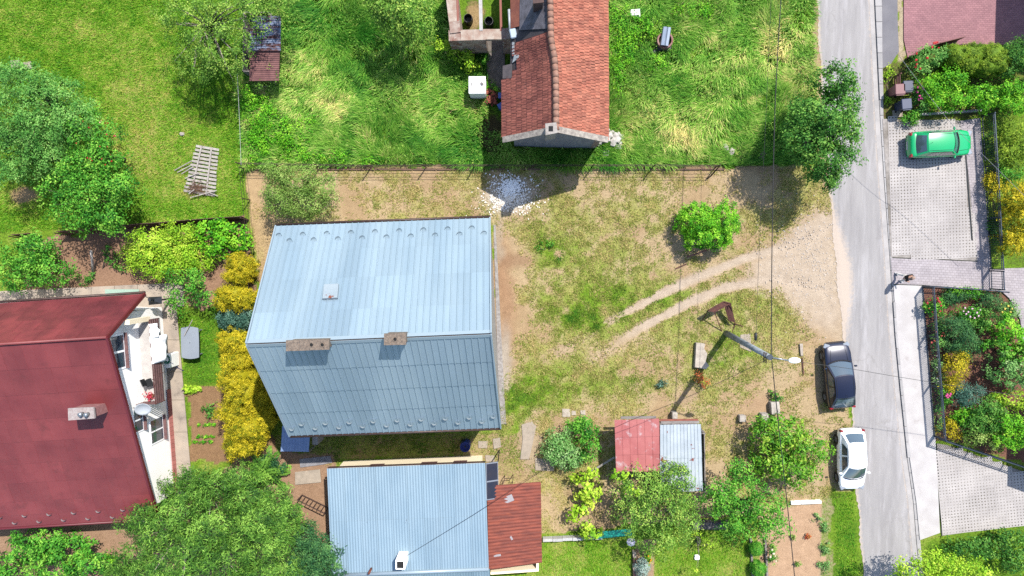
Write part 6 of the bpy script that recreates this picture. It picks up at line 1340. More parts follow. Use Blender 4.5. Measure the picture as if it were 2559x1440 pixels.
# ================================================================== plants
RS = np.random.RandomState(11)
K = .71
M_bark = mat("grey brown bark", C(120, 104, 92), C(90, 78, 70), scale=8, rough=.95, bump=.5, fine=.2)
M_twig = mat("pale twig bark", C(190, 178, 164), C(150, 138, 126), scale=6, rough=.9, fine=.15)
LM = dict(
    apple=leafmat("apple leaves", C(58, 100, 30, K), C(112, 158, 56, K), C(176, 200, 92, K)),
    grey=leafmat("grey green leaves", C(54, 112, 40, K), C(98, 158, 66, K), C(150, 196, 102, K)),
    cherry=leafmat("cherry leaves", C(36, 100, 24, K), C(84, 158, 44, K), C(150, 200, 74, K)),
    bright=leafmat("bright fresh leaves", C(48, 122, 16, K), C(98, 176, 28, K), C(164, 216, 62, K)),
    lime=leafmat("lime leaves", C(96, 150, 24, K), C(156, 200, 46, K), C(206, 224, 84, K)),
    dark=leafmat("dark broad leaves", C(32, 84, 24, K), C(74, 132, 46, K), C(140, 184, 80, K)),
    laurel=leafmat("glossy laurel leaves", C(48, 108, 20, K), C(104, 164, 40, K), C(174, 198, 74, K), rough=.5),
    yellow=leafmat("golden thuja scales", C(100, 118, 18, K), C(184, 168, 26, K), C(236, 216, 54, K)),
    olive=leafmat("olive clipped leaves", C(66, 100, 18, K), C(116, 150, 34, K), C(166, 186, 60, K)),
    blue=leafmat("blue green scales", C(42, 82, 70, K), C(80, 122, 104, K), C(128, 164, 144, K)),
    spruce=leafmat("spruce needles", C(30, 68, 16, K), C(76, 122, 36, K), C(138, 180, 72, K), trans=.1),
    fir=leafmat("dark conifer needles", C(28, 70, 42, K), C(58, 108, 58, K), C(104, 150, 80, K), trans=.2),
    varieg=leafmat("grey variegated leaves", C(66, 122, 48, K), C(118, 168, 88, K), C(178, 206, 140, K)),
    hazel=leafmat("sage hawthorn leaves", C(76, 112, 40, K), C(120, 156, 66, K), C(172, 194, 106, K)),
    redp=leafmat("rusty red leaves", C(150, 60, 40, K), C(190, 110, 60, K), C(170, 190, 70, K)),
    silver=leafmat("silver blue needles", C(110, 140, 132, K), C(156, 182, 172, K), C(196, 214, 206, K)))
def basis(n):
    a = np.where(np.abs(n[:, 2:3]) < .95, np.array([[0, 0, 1.0]]), np.array([[1.0, 0, 0]])); x = np.cross(n, a); x /= np.linalg.norm(x, axis=1, keepdims=True); return x, np.cross(n, x)
def leafset(C0, N0, L_, W_, rs, spread=.8, fold=True):
    """rhombic leaves at C0 with preferred normals N0"""
    n = N0 + rs.normal(0, spread, N0.shape); n /= np.linalg.norm(n, axis=1, keepdims=True) + 1e-9; n[:, 2] = np.abs(n[:, 2]); x, y = basis(n); a = rs.uniform(0, 2 * math.pi, len(n))[:, None]
    d = x * np.cos(a) + y * np.sin(a); s = np.cross(n, d); L_ = (L_ * rs.uniform(.45, 1.45, len(n)))[:, None]; W_ = (W_ * rs.uniform(.7, 1.3, len(n)))[:, None]
    return np.stack([C0 - d * L_ * .5, C0 + s * W_ * .5 + n * L_ * .05, C0 + d * L_ * .5 - n * L_ * .12, C0 - s * W_ * .5 + n * L_ * .05], 1).reshape(-1, 3)
def crown(lobes, rs, dens, leaf, clump=.30, per=34, gap=.12, shell=.55, up=.5, spread=.8, ratio=.55):
    """lobes: list of (centre xyz, radii xyz); returns leaf vertices and tints"""
    VV = []; TT = []; tips = []
    for c, r in lobes:
        c = np.array(c); r = np.array(r); area = math.pi * r[0] * r[1]; nc = max(6, int(area * dens * .88 / (leaf * leaf * ratio * .5) / per))
        d = rs.normal(0, 1, (nc, 3)); d /= np.linalg.norm(d, axis=1, keepdims=True); d[:, 2] = np.where(rs.rand(nc) < .82, np.abs(d[:, 2]), d[:, 2])
        rad = shell + (1.02 - shell) * rs.rand(nc) ** .6; rad *= 1 + (.16 if shell < .8 else .05) * (rs.rand(nc) - .5)
        # uneven outline: bumps by direction
        az = np.arctan2(d[:, 1], d[:, 0]); ph = rs.uniform(0, 6.28, 4); rad *= 1 + (1 if shell < .8 else .35) * (.09 * np.sin(3 * az + ph[0]) + .07 * np.sin(5 * az + ph[1]) + .05 * np.sin(9 * az + ph[2]))
        cc = c + d * rad[:, None] * r; keep = rs.rand(nc) > gap; cc = cc[keep]; d = d[keep]; tips.append(cc)
        tcl = np.clip(rs.normal(.45, .23, len(cc)), 0, 1); k = len(cc); off = rs.normal(0, clump * .5, (k, per, 3)); off[..., 2] *= .55
        pts = (cc[:, None, :] + off).reshape(-1, 3); nn_ = np.repeat(d * np.array([1, 1, .8]) + np.array([0, 0, up]), per, 0) + off.reshape(-1, 3) * (1.2 / clump) * .5
        pts[:, 2] = np.maximum(pts[:, 2], .03); VV.append(leafset(pts, nn_, leaf, leaf * ratio, rs, spread)); TT.append(np.clip(np.repeat(tcl, per) + rs.normal(0, .17, k * per), 0, 1))
    return np.concatenate(VV), np.concatenate(TT), np.concatenate(tips)
def leafobj(name, V, T, m, parent, nper=4, faces=None):
    org = np.array(ORG[parent]); me = quadmesh(name, V - org, nper, T, faces); me.materials.append(m); o = link(bpy.data.objects.new(name, me), parent); ORG[o] = ORG[parent]; return o
def limbs(base, tips, h0, rs, parent, r0, n, m, name="limb"):
    """trunk to h0 and n limbs reaching towards crown points"""
    b = Vector(base); top = Vector((base[0], base[1], h0)); MB().tube([b - Vector((0, 0, .1)), b.lerp(top, .5) + Vector((rs.normal(0, .05), rs.normal(0, .05), 0)), top], [r0 * 1.25, r0, r0 * .8], 9).build("trunk", m, parent, smooth=True)
    pick = rs.choice(len(tips), min(n, len(tips)), replace=False)
    for i in pick:
        t = Vector(tips[i]); mid = top.lerp(t, .5) + Vector((rs.normal(0, .15), rs.normal(0, .15), .25)); MB().tube([top - Vector((0, 0, .2)), top.lerp(mid, .5) + Vector((0, 0, .1)), mid, t.lerp(mid, .4), t], [r0 * .55, r0 * .42, r0 * .28, r0 * .17, r0 * .06], 6).build(name, m, parent, smooth=True)
def plant(name, label, cat, lobes, top, lm, leaf=.11, dens=2.6, h0=None, clump=.34, per=30, gap=.12, shell=.5, trunk=.0, nl=10, group=None, ratio=.55, bark=None, spread=.62, up=.75, base=None, thick=None, seed=None, core=0):
    """lobes: (px, py, rx_px, ry_px[, top]) in the photograph at the crown's upper third"""
    rs = np.random.RandomState(seed or (abs(hash(label)) % 9999 if False else sum(ord(ch) * (i + 3) for i, ch in enumerate(label)) % 9999)); L3 = []
    for lb in lobes:
        px, py, rx, ry = lb[:4]; tp = lb[4] if len(lb) > 4 else top; lo = 0.0 if trunk == 0 else (h0 or tp * .35); cz = lo + (tp - lo) * (.42 if trunk == 0 else .5); p = P(px, py, lo + (tp - lo) * .62)
        L3.append(((p.x, p.y, cz), (LEN(rx, cz) * .93, LEN(ry, cz) * .93, (tp - cz))))
    if base is None: bx = sum(l[0][0] for l in L3) / len(L3); by = sum(l[0][1] for l in L3) / len(L3)
    else: q = P(*base); bx, by = q.x, q.y
    o = thing(name, label, cat, (bx, by, 0), group=group); leaf *= 1.2; gap = gap + (.13 if trunk else .05 if not core else 0); V_, T_, tips = crown(L3, rs, dens, leaf, clump, per, gap, shell, up, spread, ratio); leafobj("crown" if trunk else "foliage", V_, T_, LM[lm], o)
    if core:
        mb = MB()
        for c_, r_ in L3: mb.rock((c_[0], c_[1], c_[2]), tuple(2 * core * q for q in r_), int(rs.randint(999)), 0, 2)
        co_ = mb.build('opaque_core', LM[lm], o, smooth=True); at_ = co_.data.attributes.new('tint', 'FLOAT', 'FACE'); at_.data.foreach_set('value', np.full(len(co_.data.polygons), .3, np.float32))  # solid core added inside the lobes to block light between leaves
    if trunk: limbs((bx, by, 0), tips, (h0 or top * .35), rs, o, trunk, nl, bark or M_bark)
    else:
        mb = MB()
        for k in range(4): a = rs.uniform(0, 6.28); t = tips[rs.randint(len(tips))]; mb.tube([(bx + .1 * math.cos(a), by + .1 * math.sin(a), -.05), ((bx + t[0]) / 2, (by + t[1]) / 2, t[2] * .6), tuple(t)], [.03, .022, .008], 5)
        mb.build("stems", bark or M_bark, o)
    return o
def blooms(o_label, parent, pts, m, size, rs):
    mb = MB()
    for (px, py, z) in pts: p = P(px, py, z); mb.rock(p, (size * rs.uniform(.7, 1.3), size * rs.uniform(.7, 1.3), size * .7), int(rs.randint(999)), 0, 1)
    return mb.build(o_label, m, parent)
T = "tree"; S_ = "shrub"
# --- orchard, upper left
plant("fruit_tree", "spreading apple tree over the rusty tin shed, pale bare boughs showing", T, [(470, 40, 95, 75), (585, 20, 110, 70), (545, 110, 90, 80), (620, 15, 50, 40), (690, 0, 60, 34), (500, 150, 75, 65, 4.0), (590, 165, 30, 40, 3.4)], 5.2, "apple", .10, 2.1, 2.0, .32, 40, .28, .4, .16, 36, "orchard trees", bark=M_twig, base=(560, 95))
plant("fruit_tree", "grey green pear tree at the left edge, uppermost of the orchard clump", T, [(60, 215, 90, 60), (140, 240, 70, 60), (20, 290, 60, 60), (190, 300, 70, 65), (90, 310, 90, 70), (20, 180, 50, 30)], 5.0, "grey", .10, 2.7, 1.6, .32, 32, .1, .45, .15, 12, "orchard trees")
pc_ = plant("fruit_tree", "dark cherry tree right of the grey green pear, few red cherries", T, [(225, 330, 70, 70), (260, 390, 60, 55), (200, 420, 70, 50)], 4.6, "cherry", .12, 2.5, 1.5, .34, 30, .12, .45, .14, 10, "orchard trees")
blooms("cherries", pc_, [(RS.uniform(190, 290), RS.uniform(300, 420), RS.uniform(3.6, 4.6)) for _ in range(26)], mat("red cherries", C(190, 30, 30), rough=.3), .09, RS)
plant("fruit_tree", "bright green cherry tree beside the brown sheet fence", T, [(230, 480, 100, 70), (290, 470, 60, 60), (190, 530, 70, 60), (260, 545, 60, 45), (150, 470, 60, 50)], 4.6, "cherry", .13, 2.6, 1.5, .36, 30, .1, .45, .14, 12, "orchard trees")
plant("fruit_tree", "grey green plum tree at the left edge, lowest of the orchard clump", T, [(40, 370, 90, 60), (110, 390, 70, 60), (20, 430, 60, 40), (60, 330, 70, 40)], 4.4, "grey", .10, 2.6, 1.4, .32, 32, .1, .45, .14, 10, "orchard trees")
plant("fruit_tree", "leafy tree at the top edge between tin shed and ruined wing", T, [(1000, 30, 85, 60), (1040, 60, 50, 45), (960, 10, 50, 45), (1010, 95, 45, 30, 3.6)], 5.0, "apple", .13, 2.8, 1.6, .36, 30, .08, .45, .15, 8, "orchard trees")
plant("dead_bush", "half dead bush with pale bare twigs below the tin shed", S_, [(680, 190, 36, 40), (660, 215, 30, 26)], 2.0, "apple", .09, 1.2, None, .26, 20, .4, .5, bark=M_twig)
plant("weed_clump", "leafy weeds filling the meadow's lower left corner", S_, [(650, 290, 50, 60, .9), (640, 360, 40, 55, .9), (700, 330, 50, 50, .8), (620, 240, 30, 50, .9), (760, 330, 40, 40, .7), (740, 385, 60, 26, .7), (830, 395, 60, 20, .6), (930, 400, 60, 16, .5)], .9, "bright", .11, 2.2, None, .3, 24, .15, .3, group="weeds in the meadow")
plant("weed_clump", "leafy weeds along the right side of the tiled house", S_, [(1545, 60, 30, 60, .8), (1560, 130, 45, 50, .8), (1600, 70, 50, 40, .8), (1545, 190, 25, 60, .7), (1640, 160, 40, 40, .6), (1740, 30, 60, 30, .7)], .8, "bright", .10, 1.9, None, .28, 22, .2, .3, group="weeds in the meadow")
plant("elder_bush", "pale leafed elder bush under the ruined wing's wall", S_, [(1165, 145, 26, 26), (1175, 165, 18, 20), (1110, 120, 24, 34), (1150, 125, 22, 20)], 1.6, "lime", .14, 2.4, None, .3, 26, .15, .4)
plant("weed_clump", "low weeds growing between the whitewashed block and the doorstep", S_, [(1222, 212, 14, 16, .6), (1240, 225, 14, 12, .5)], .6, "bright", .10, 2.2, None, .22, 22, .1, .3, group="weeds in the meadow")
rs_ = np.random.RandomState(77); n_ = 150000; x_ = rs_.uniform(-18, 19.5, n_); y_ = rs_.uniform(5.2, 17.3, n_); px_, py_ = to_px(x_, y_)
k_ = inmeadow(px_, py_) & (rs_.rand(n_) < np.clip(3.0 * (fbm(x_ * .5, y_ * .5, 91, 3) - .47), .02, .6)); x_, y_ = x_[k_], y_[k_]; n_ = len(x_)
C0_ = np.stack([x_, y_, rs_.uniform(.12, .55, n_)], -1); V_ = leafset(C0_, np.tile([0, 0, 1.0], (n_, 1)), .12, .07, rs_, .6)
wm = quadmesh("meadow_weeds", V_, 4, np.clip(.4 + .9 * (fbm(x_ * .9, y_ * .9, 92, 2) - .5) + rs_.normal(0, .18, n_), 0, 1)); wm.materials.append(LM["apple"]); tag(link(bpy.data.objects.new("meadow_weeds", wm)), "broad leafed weeds scattered through the tall meadow grass", "weeds", None, "stuff")
# --- roadside tree and yard
plant("roadside_tree", "large dark tree overhanging the left edge of the road", T, [(2085, 205, 62, 48, 5.4), (2110, 250, 40, 40, 5.2), (2050, 300, 95, 60, 6.0), (2100, 330, 55, 60, 5.6), (2020, 350, 70, 60, 5.4), (2075, 400, 75, 55, 5.4), (2010, 300, 50, 60, 4.6), (2060, 440, 45, 35, 4.6)], 6.0, "dark", .13, 4.4, 1.8, .34, 32, .06, .45, .17, 14, base=(2005, 362))
plant("round_bush", "bright green round bush standing alone beside the drive", "bush", [(1745, 550, 55, 48), (1805, 555, 52, 50), (1770, 590, 60, 40)], 2.3, "bright", .10, 5.2, None, .2, 36, .02, .72, ratio=.6)
plant("hawthorn", "loose sage green hawthorn by the fence above the house", T, [(740, 450, 85, 50), (800, 470, 60, 50), (700, 500, 60, 50), (760, 510, 75, 45), (690, 440, 50, 35)], 3.2, "hazel", .085, 2.2, .9, .30, 34, .2, .35, .09, 14, bark=M_twig)
plant("young_shrub", "small shrub with rusty red leaves below the concrete block", S_, [(1752, 945, 20, 18), (1765, 960, 14, 14)], 1.1, "redp", .10, 1.6, None, .2, 18, .25, .3)
plant("yucca", "spiky grey green plant alone in the dry yard", S_, [(1656, 962, 13, 13)], .5, "blue", .22, 2.4, None, .16, 22, .0, .2, ratio=.16, up=.2, spread=1.2)
plant("weed_clump", "dark green weeds beside the tall concrete block", S_, [(1930, 985, 20, 18), (1945, 1000, 14, 14)], .5, "dark", .12, 1.8, None, .2, 20, .2, .3, group="weeds in the yard")
plant("weed_clump", "green weeds around the mound in front of the house's right gable", S_, [(1375, 610, 16, 14), (1390, 640, 12, 16), (1350, 620, 14, 14)], .3, "cherry", .10, 1.2, None, .2, 16, .3, .2, group="weeds in the yard")
plant("laurel_bush", "big glossy laurel bush beside the white car", "bush", [(1960, 1090, 75, 55), (2010, 1130, 70, 55), (1930, 1150, 60, 50), (1990, 1180, 65, 45), (1920, 1090, 45, 45)], 3.2, "laurel", .17, 2.8, None, .34, 28, .05, .5, ratio=.45)
plant("fruit_tree", "airy plum tree over the dug beds near the bottom", T, [(1840, 1240, 85, 60), (1900, 1270, 75, 60), (1820, 1300, 60, 50), (1930, 1320, 50, 45), (1870, 1330, 70, 45), (1850, 1190, 40, 40), (1790, 1250, 40, 40)], 4.0, "cherry", .12, 2.0, 1.2, .34, 28, .2, .4, .11, 16, "bottom trees")
plant("fruit_tree", "bushy tree leaning over the small shed's lower edge", T, [(1610, 1220, 90, 55), (1650, 1280, 85, 70), (1580, 1280, 60, 55), (1700, 1310, 60, 55), (1640, 1350, 75, 45), (1690, 1200, 50, 45, 3.4), (1730, 1260, 40, 40, 3.2)], 4.2, "apple", .11, 2.3, 1.2, .34, 30, .18, .4, .11, 18, "bottom trees", bark=M_twig)
plant("vine", "bright grape vine on a trellis below the grey green bush", "vine", [(1455, 1185, 38, 30), (1470, 1230, 36, 40), (1462, 1290, 38, 45), (1480, 1330, 32, 25)], 1.9, "lime", .19, 2.8, None, .32, 22, .1, .4, ratio=.85)
plant("grape_tangle", "lime green vine shoots over the small shed's lower left", "vine", [(1560, 1200, 42, 26), (1600, 1225, 50, 26)], 3.6, "lime", .18, 1.2, 2.2, .3, 18, .3, .4, .04, 3, ratio=.85, base=(1545, 1215))
plant("variegated_bush", "grey green variegated bush between house and small shed", "bush", [(1400, 1110, 45, 45), (1420, 1145, 52, 36), (1390, 1140, 34, 30)], 1.9, "varieg", .12, 3.0, None, .28, 32, .04, .5)
plant("green_bush", "bright green bush growing out of the variegated one's upper right", "bush", [(1462, 1080, 38, 40), (1475, 1120, 28, 40), (1445, 1060, 30, 22)], 2.0, "cherry", .12, 3.0, None, .28, 32, .05, .5)
for lab, x, y, r in (("clipped box ball, upper of two at the bottom edge", 1892, 1373, 19), ("clipped box ball, lower of two at the bottom edge", 1897, 1424, 21)):
    plant("box_ball", lab, "bush", [(x, y, r, r)], .95, "cherry", .05, 3.6, None, .1, 36, 0, .92, group="clipped box balls", core=.88)
plant("silver_juniper", "silvery blue dwarf conifer at the bottom edge", "conifer", [(1606, 1422, 20, 26)], 1.0, "silver", .09, 4.0, None, .16, 34, 0, .6, ratio=.35)
pf = plant("flower_clump", "orange and yellow flowers right of the dark edging at the bottom", "flowers", [(1618, 1385, 12, 20), (1625, 1402, 10, 10)], .7, "lime", .10, 2.0, None, .18, 18, .1, .3); blooms("blossoms", pf, [(1615, 1378, .7), (1621, 1390, .7), (1626, 1402, .7), (1623, 1407, .6), (1628, 1399, .7), (1614, 1371, .7)], mat("orange blossom", C(240, 160, 20), rough=.7), .13, RS)
pf = plant("flower_clump", "cream roses beside the dug bed at the bottom", "flowers", [(1930, 1380, 14, 26), (1936, 1400, 12, 14)], .8, "cherry", .09, 2.0, None, .18, 18, .1, .3); blooms("blossoms", pf, [(1930, 1374, .85), (1938, 1390, .8), (1940, 1402, .8), (1934, 1384, .85), (1926, 1392, .8)], mat("cream blossom", C(246, 236, 200), rough=.7), .14, RS)
for i, (x, y, r, lab) in enumerate(((1985, 1345, 7, "tiny brown green plant on the bare bed, upper"), (1995, 1410, 8, "tiny brown green plant on the bare bed, lower"), (2020, 1345, 9, "tiny red leafed plant at the bare bed's right edge"), (2062, 1320, 16, "grey leafed border plant beside the verge, upper"), (2066, 1370, 18, "grey leafed border plant beside the verge, middle"), (2060, 1415, 18, "grey leafed border plant beside the verge, lower"), (2045, 1295, 14, "pale border plant at the dug bed's upper right corner"))):
    plant("bedding_plant", lab, "plant", [(x, y, r, r)], .35, "redp" if i == 2 else "varieg" if i > 2 else "hazel", .09, 2.2, None, .14, 18, .1, .3, group="border plants")
plant("young_tree", "slim sapling on the small bottom lawn", T, [(1770, 1360, 20, 22), (1750, 1340, 18, 18), (1735, 1420, 18, 16)], 1.8, "lime", .10, 1.1, .8, .22, 16, .35, .4, .04, 6, bark=M_twig)
# --- garden beside the red-roofed house
plant("garden_shrub", "broad leafy shrub at the left edge above the red roof", "bush", [(60, 640, 80, 50), (120, 680, 60, 45), (40, 690, 70, 45), (90, 620, 55, 35)], 2.6, "cherry", .13, 2.8, None, .34, 32, .05, .5)
plant("raspberry_patch", "lime green raspberry canes in the kitchen garden", "bush", [(370, 610, 65, 45), (430, 620, 75, 55), (400, 660, 85, 45), (480, 640, 55, 50), (450, 580, 60, 30), (340, 640, 40, 40)], 1.8, "lime", .11, 2.9, None, .32, 34, .06, .4)
plant("hop_bush", "bright green leafy bush against the brown sheet fence's right end", "bush", [(520, 575, 55, 35), (570, 590, 50, 45), (540, 620, 50, 35), (600, 610, 26, 40)], 1.7, "bright", .15, 2.9, None, .32, 30, .05, .5, ratio=.7)
plant("young_tree", "small loose tree beside the concrete path corner", T, [(470, 710, 50, 40), (450, 750, 40, 40), (500, 740, 40, 40), (460, 690, 60, 26)], 2.4, "cherry", .12, 2.0, .8, .3, 28, .2, .4, .06, 8)
plant("garden_weeds", "low green plants under the raspberry canes", S_, [(225, 690, 16, 14), (270, 640, 30, 26), (300, 660, 24, 22), (210, 700, 20, 16)], .5, "dark", .14, 1.3, None, .22, 18, .25, .3)
Y = dict(leaf=.065, dens=3.8, clump=.16, per=30, gap=.05, shell=.78, ratio=.55, core=.74, group="golden thujas", spread=.75)
plant("golden_thuja", "small round golden thuja, uppermost in the row", "thuja", [(598, 658, 40, 26, 1.9), (590, 690, 38, 24, 2.0), (610, 675, 30, 34, 1.9)], 2.0, "yellow", **Y)
plant("golden_thuja", "wide round golden thuja between the small one and the blue juniper", "thuja", [(580, 735, 48, 28, 2.2), (605, 750, 44, 30, 2.2), (565, 757, 36, 24, 2.1)], 2.2, "yellow", **Y)
plant("blue_juniper", "blue green juniper bush between the golden thujas", "juniper", [(590, 800, 50, 32), (620, 795, 40, 30), (570, 795, 30, 26)], 1.6, "blue", .10, 4.0, None, .2, 34, .02, .7, ratio=.4)
plant("golden_thuja", "golden thuja just below the blue juniper, against the house", "thuja", [(580, 855, 44, 34, 3.0), (610, 870, 40, 36, 2.8), (590, 900, 46, 40, 3.2)], 3.2, "yellow", **Y)
plant("golden_thuja", "tall golden thuja, second from the bottom of the row", "thuja", [(588, 950, 48, 40, 3.8), (610, 985, 50, 46, 3.8), (640, 1000, 40, 60, 3.0)], 3.8, "yellow", **Y)
plant("golden_thuja", "largest golden thuja at the bottom of the row", "thuja", [(590, 1030, 50, 40, 3.6), (615, 1070, 58, 50, 3.8), (605, 1115, 55, 34, 3.4), (650, 1050, 34, 60, 2.8)], 3.8, "yellow", **Y)
for i, (x, y) in enumerate(((505, 1092), (500, 1105), (512, 1062))): plant("seedling_row", "row of seedlings in the vegetable bed, %s" % ("middle", "lowest", "uppermost")[i], "seedlings", [(x - 15, y, 12, 2.5), (x + 5, y, 14, 2.5), (x + 25, y - 1, 12, 2.5)], .2, "bright", .08, 2.5, None, .1, 14, .1, .2, group="vegetable rows")
plant("hosta", "pale green hosta at the vegetable bed's upper left corner", "plant", [(482, 970, 20, 10), (470, 975, 12, 8)], .4, "lime", .2, 2.0, None, .2, 14, 0, .3)
plant("lovage", "leafy herb in the middle of the vegetable bed", "plant", [(518, 1020, 22, 20), (528, 1035, 14, 14)], .5, "dark", .12, 1.3, None, .2, 16, .2, .3)
plant("dark_ivy", "dark ivy patch below the golden thujas", "bush", [(650, 1170, 30, 22), (690, 1175, 30, 24), (665, 1150, 26, 16)], .8, "fir", .11, 2.6, None, .24, 26, .1, .4)
plant("walnut_bush", "broad bright bush below the red roof at the bottom left", "bush", [(60, 1390, 90, 55), (160, 1380, 80, 50), (210, 1420, 60, 45), (100, 1350, 90, 30), (20, 1430, 70, 40), (130, 1430, 80, 30)], 2.8, "cherry", .17, 2.8, None, .36, 28, .05, .5, ratio=.5)
plant("low_shrub", "low bright shrub between the broad bush and the spruce", "bush", [(265, 1410, 40, 26), (290, 1430, 34, 20)], 1.2, "bright", .12, 2.2, None, .26, 24, .1, .4)

# --- conifers seen from above
def conifer(name, label, px, py, rad_px, top, lm, levels=13, nb=9, group=None, droop=.25, tw=.075, seed=1, bare=0, lo=.6, cat="conifer", squash=1.0):
    rs = np.random.RandomState(seed); p = P(px, py, top * .75); o = thing(name, label, cat, (p.x, p.y, 0), group=group); R0 = LEN(rad_px, top * .4)
    MB().tube([(p.x, p.y, -.1), (p.x, p.y, top * .5), (p.x, p.y, top)], [.16, .1, .015], 8).build("trunk", M_twig if bare else M_bark, o, smooth=True); VV = []; TT = []; brm = []
    for lv in range(levels):
        f = lv / (levels - 1); z = lo + (top - lo) * f + rs.uniform(-.1, .1); Lr = R0 * (1 - f) ** .8 * .97 + .12; n = max(4, int(nb * (1 - .5 * f))); a0 = rs.uniform(0, 6.28)
        for b in range(n):
            a = a0 + 2 * math.pi * b / n + rs.normal(0, .16); L1 = Lr * rs.uniform(.55, 1.15); d = np.array([math.cos(a), math.sin(a), 0]); s = np.array([-d[1], d[0], 0])
            m_ = max(4, int(L1 / .10)); t = (np.arange(m_) + .6) / m_; cx = np.array([p.x, p.y, z])[None] + d[None] * (t * L1)[:, None] + s[None] * (rs.normal(0, .03) * L1 * t ** 2)[:, None]; cx[:, 2] -= droop * L1 * t ** 1.5 - .10 * L1 * t
            tl_ = np.minimum((.12 + .16 * L1 * (1 - t) ** .7) * rs.uniform(.6, 1.3, m_), .48); tb = np.clip(rs.normal(.36, .2), 0, 1)
            for sg in (1, -1):
                dirn = d[None] * .75 + s[None] * sg * .8 + rs.normal(0, .12, (m_, 3)); dirn[:, 2] -= .15; dirn /= np.linalg.norm(dirn, axis=1, keepdims=True); e = cx + dirn * tl_[:, None]; w_ = np.cross(dirn, np.array([0, 0, 1.0])); w_ /= np.linalg.norm(w_, axis=1, keepdims=True) + 1e-9
                VV.append(np.stack([cx - w_ * tw * .4, cx * .5 + e * .5 + w_ * tw * .6, e, cx * .5 + e * .5 - w_ * tw * .6], 1).reshape(-1, 3)); TT.append(np.clip(tb + .25 * (t - .5) + rs.normal(0, .12, m_), 0, 1))
                for q in (.35, .6, .85):      # side needles on each twig
                    c2 = cx * (1 - q) + e * q
                    for s2 in (1, -1):
                        d2 = dirn * .7 + w_ * s2 * .8 + rs.normal(0, .1, (m_, 3)); d2[:, 2] += .12; d2 /= np.linalg.norm(d2, axis=1, keepdims=True); l2 = (.05 + .06 * rs.rand(m_) + .22 * tl_ * (1 - q))[:, None]; e2 = c2 + d2 * l2; w2 = np.cross(d2, np.array([0, 0, 1.0])); w2 /= np.linalg.norm(w2, axis=1, keepdims=True) + 1e-9
                        VV.append(np.stack([c2 - w2 * tw * .2, c2 * .5 + e2 * .5 + w2 * tw * .33, e2, c2 * .5 + e2 * .5 - w2 * tw * .33], 1).reshape(-1, 3)); TT.append(np.clip(tb + .2 + .3 * (t - .5) + rs.normal(0, .14, m_), 0, 1))
            if bare and f > .35 or rs.rand() < .12: brm.append([tuple(cx[0]), tuple(cx[m_ // 2] + np.array([0, 0, .02])), tuple(cx[-1])])
    V_ = np.concatenate(VV); V_[:, 2] = np.maximum(V_[:, 2], .03); leafobj("crown", V_, np.concatenate(TT), LM[lm], o)
    for q in brm: MB().tube(q, [.035, .02, .006], 5).build("bough", M_twig, o, smooth=True)
    return o
SP = dict(leaf=.20, dens=3.4, clump=.34, per=30, gap=.10, shell=.4, ratio=.20, bark=M_twig, group="conifers by the garage", spread=.45, up=.9)
def spruce(label, lobes, top, h0, nl, base, seed):
    o = plant("spruce", label, "conifer", lobes, top, "spruce", h0=h0, trunk=.17, nl=nl, base=base, seed=seed, **SP); return o
spruce("largest spruce, at the bottom edge just right of the red roof's corner", [(490, 1385, 80, 60, 8.0), (400, 1330, 90, 55, 5.4), (350, 1300, 60, 40, 4.4), (440, 1290, 70, 55, 5.6), (340, 1400, 70, 50, 4.8), (520, 1330, 80, 60, 6.4), (420, 1420, 90, 50, 6), (560, 1400, 80, 60, 6.2), (300, 1430, 50, 30, 4)], 7.0, 1.6, 40, (505, 1290), 3)
spruce("green spruce between the largest spruce and the garage", [(650, 1300, 75, 60), (690, 1260, 55, 50, 4.6), (620, 1250, 70, 50, 5), (700, 1330, 50, 55, 5), (660, 1370, 70, 55), (600, 1330, 60, 60, 5.4), (725, 1290, 40, 50, 4.4)], 6.0, 1.2, 14, (640, 1270), 5)
spruce("smaller green spruce reaching towards the white gable wall", [(540, 1220, 60, 50), (480, 1200, 50, 40, 3.6), (590, 1200, 55, 45, 4.2), (520, 1270, 70, 40), (430, 1215, 40, 24, 3.4), (470, 1240, 50, 40, 4)], 4.8, .8, 12, (545, 1190), 6)
spruce("round spruce at the bottom edge left of the dark juniper", [(650, 1430, 80, 40), (720, 1420, 50, 50, 4.6), (590, 1450, 60, 40, 5), (690, 1470, 80, 40)], 5.5, 1.0, 12, (650, 1390), 8)
plant("juniper", "dark bluish juniper overlapping the garage roof's lower left corner", "conifer", [(765, 1345, 42, 45, 3.8), (800, 1385, 60, 55), (845, 1400, 40, 45, 4.2), (790, 1430, 75, 36), (755, 1400, 40, 50, 4)], 4.6, "fir", .15, 3.6, .5, .28, 30, .0, .4, .12, 10, "conifers by the garage", ratio=.28, spread=.6, up=.7, base=(792, 1350))
conifer("young_spruce", "small spruce at the end of the golden thuja row", 640, 1195, 60, 2.6, "spruce", 8, 8, "conifers by the garage", .24, .08, 12, 0, .3)

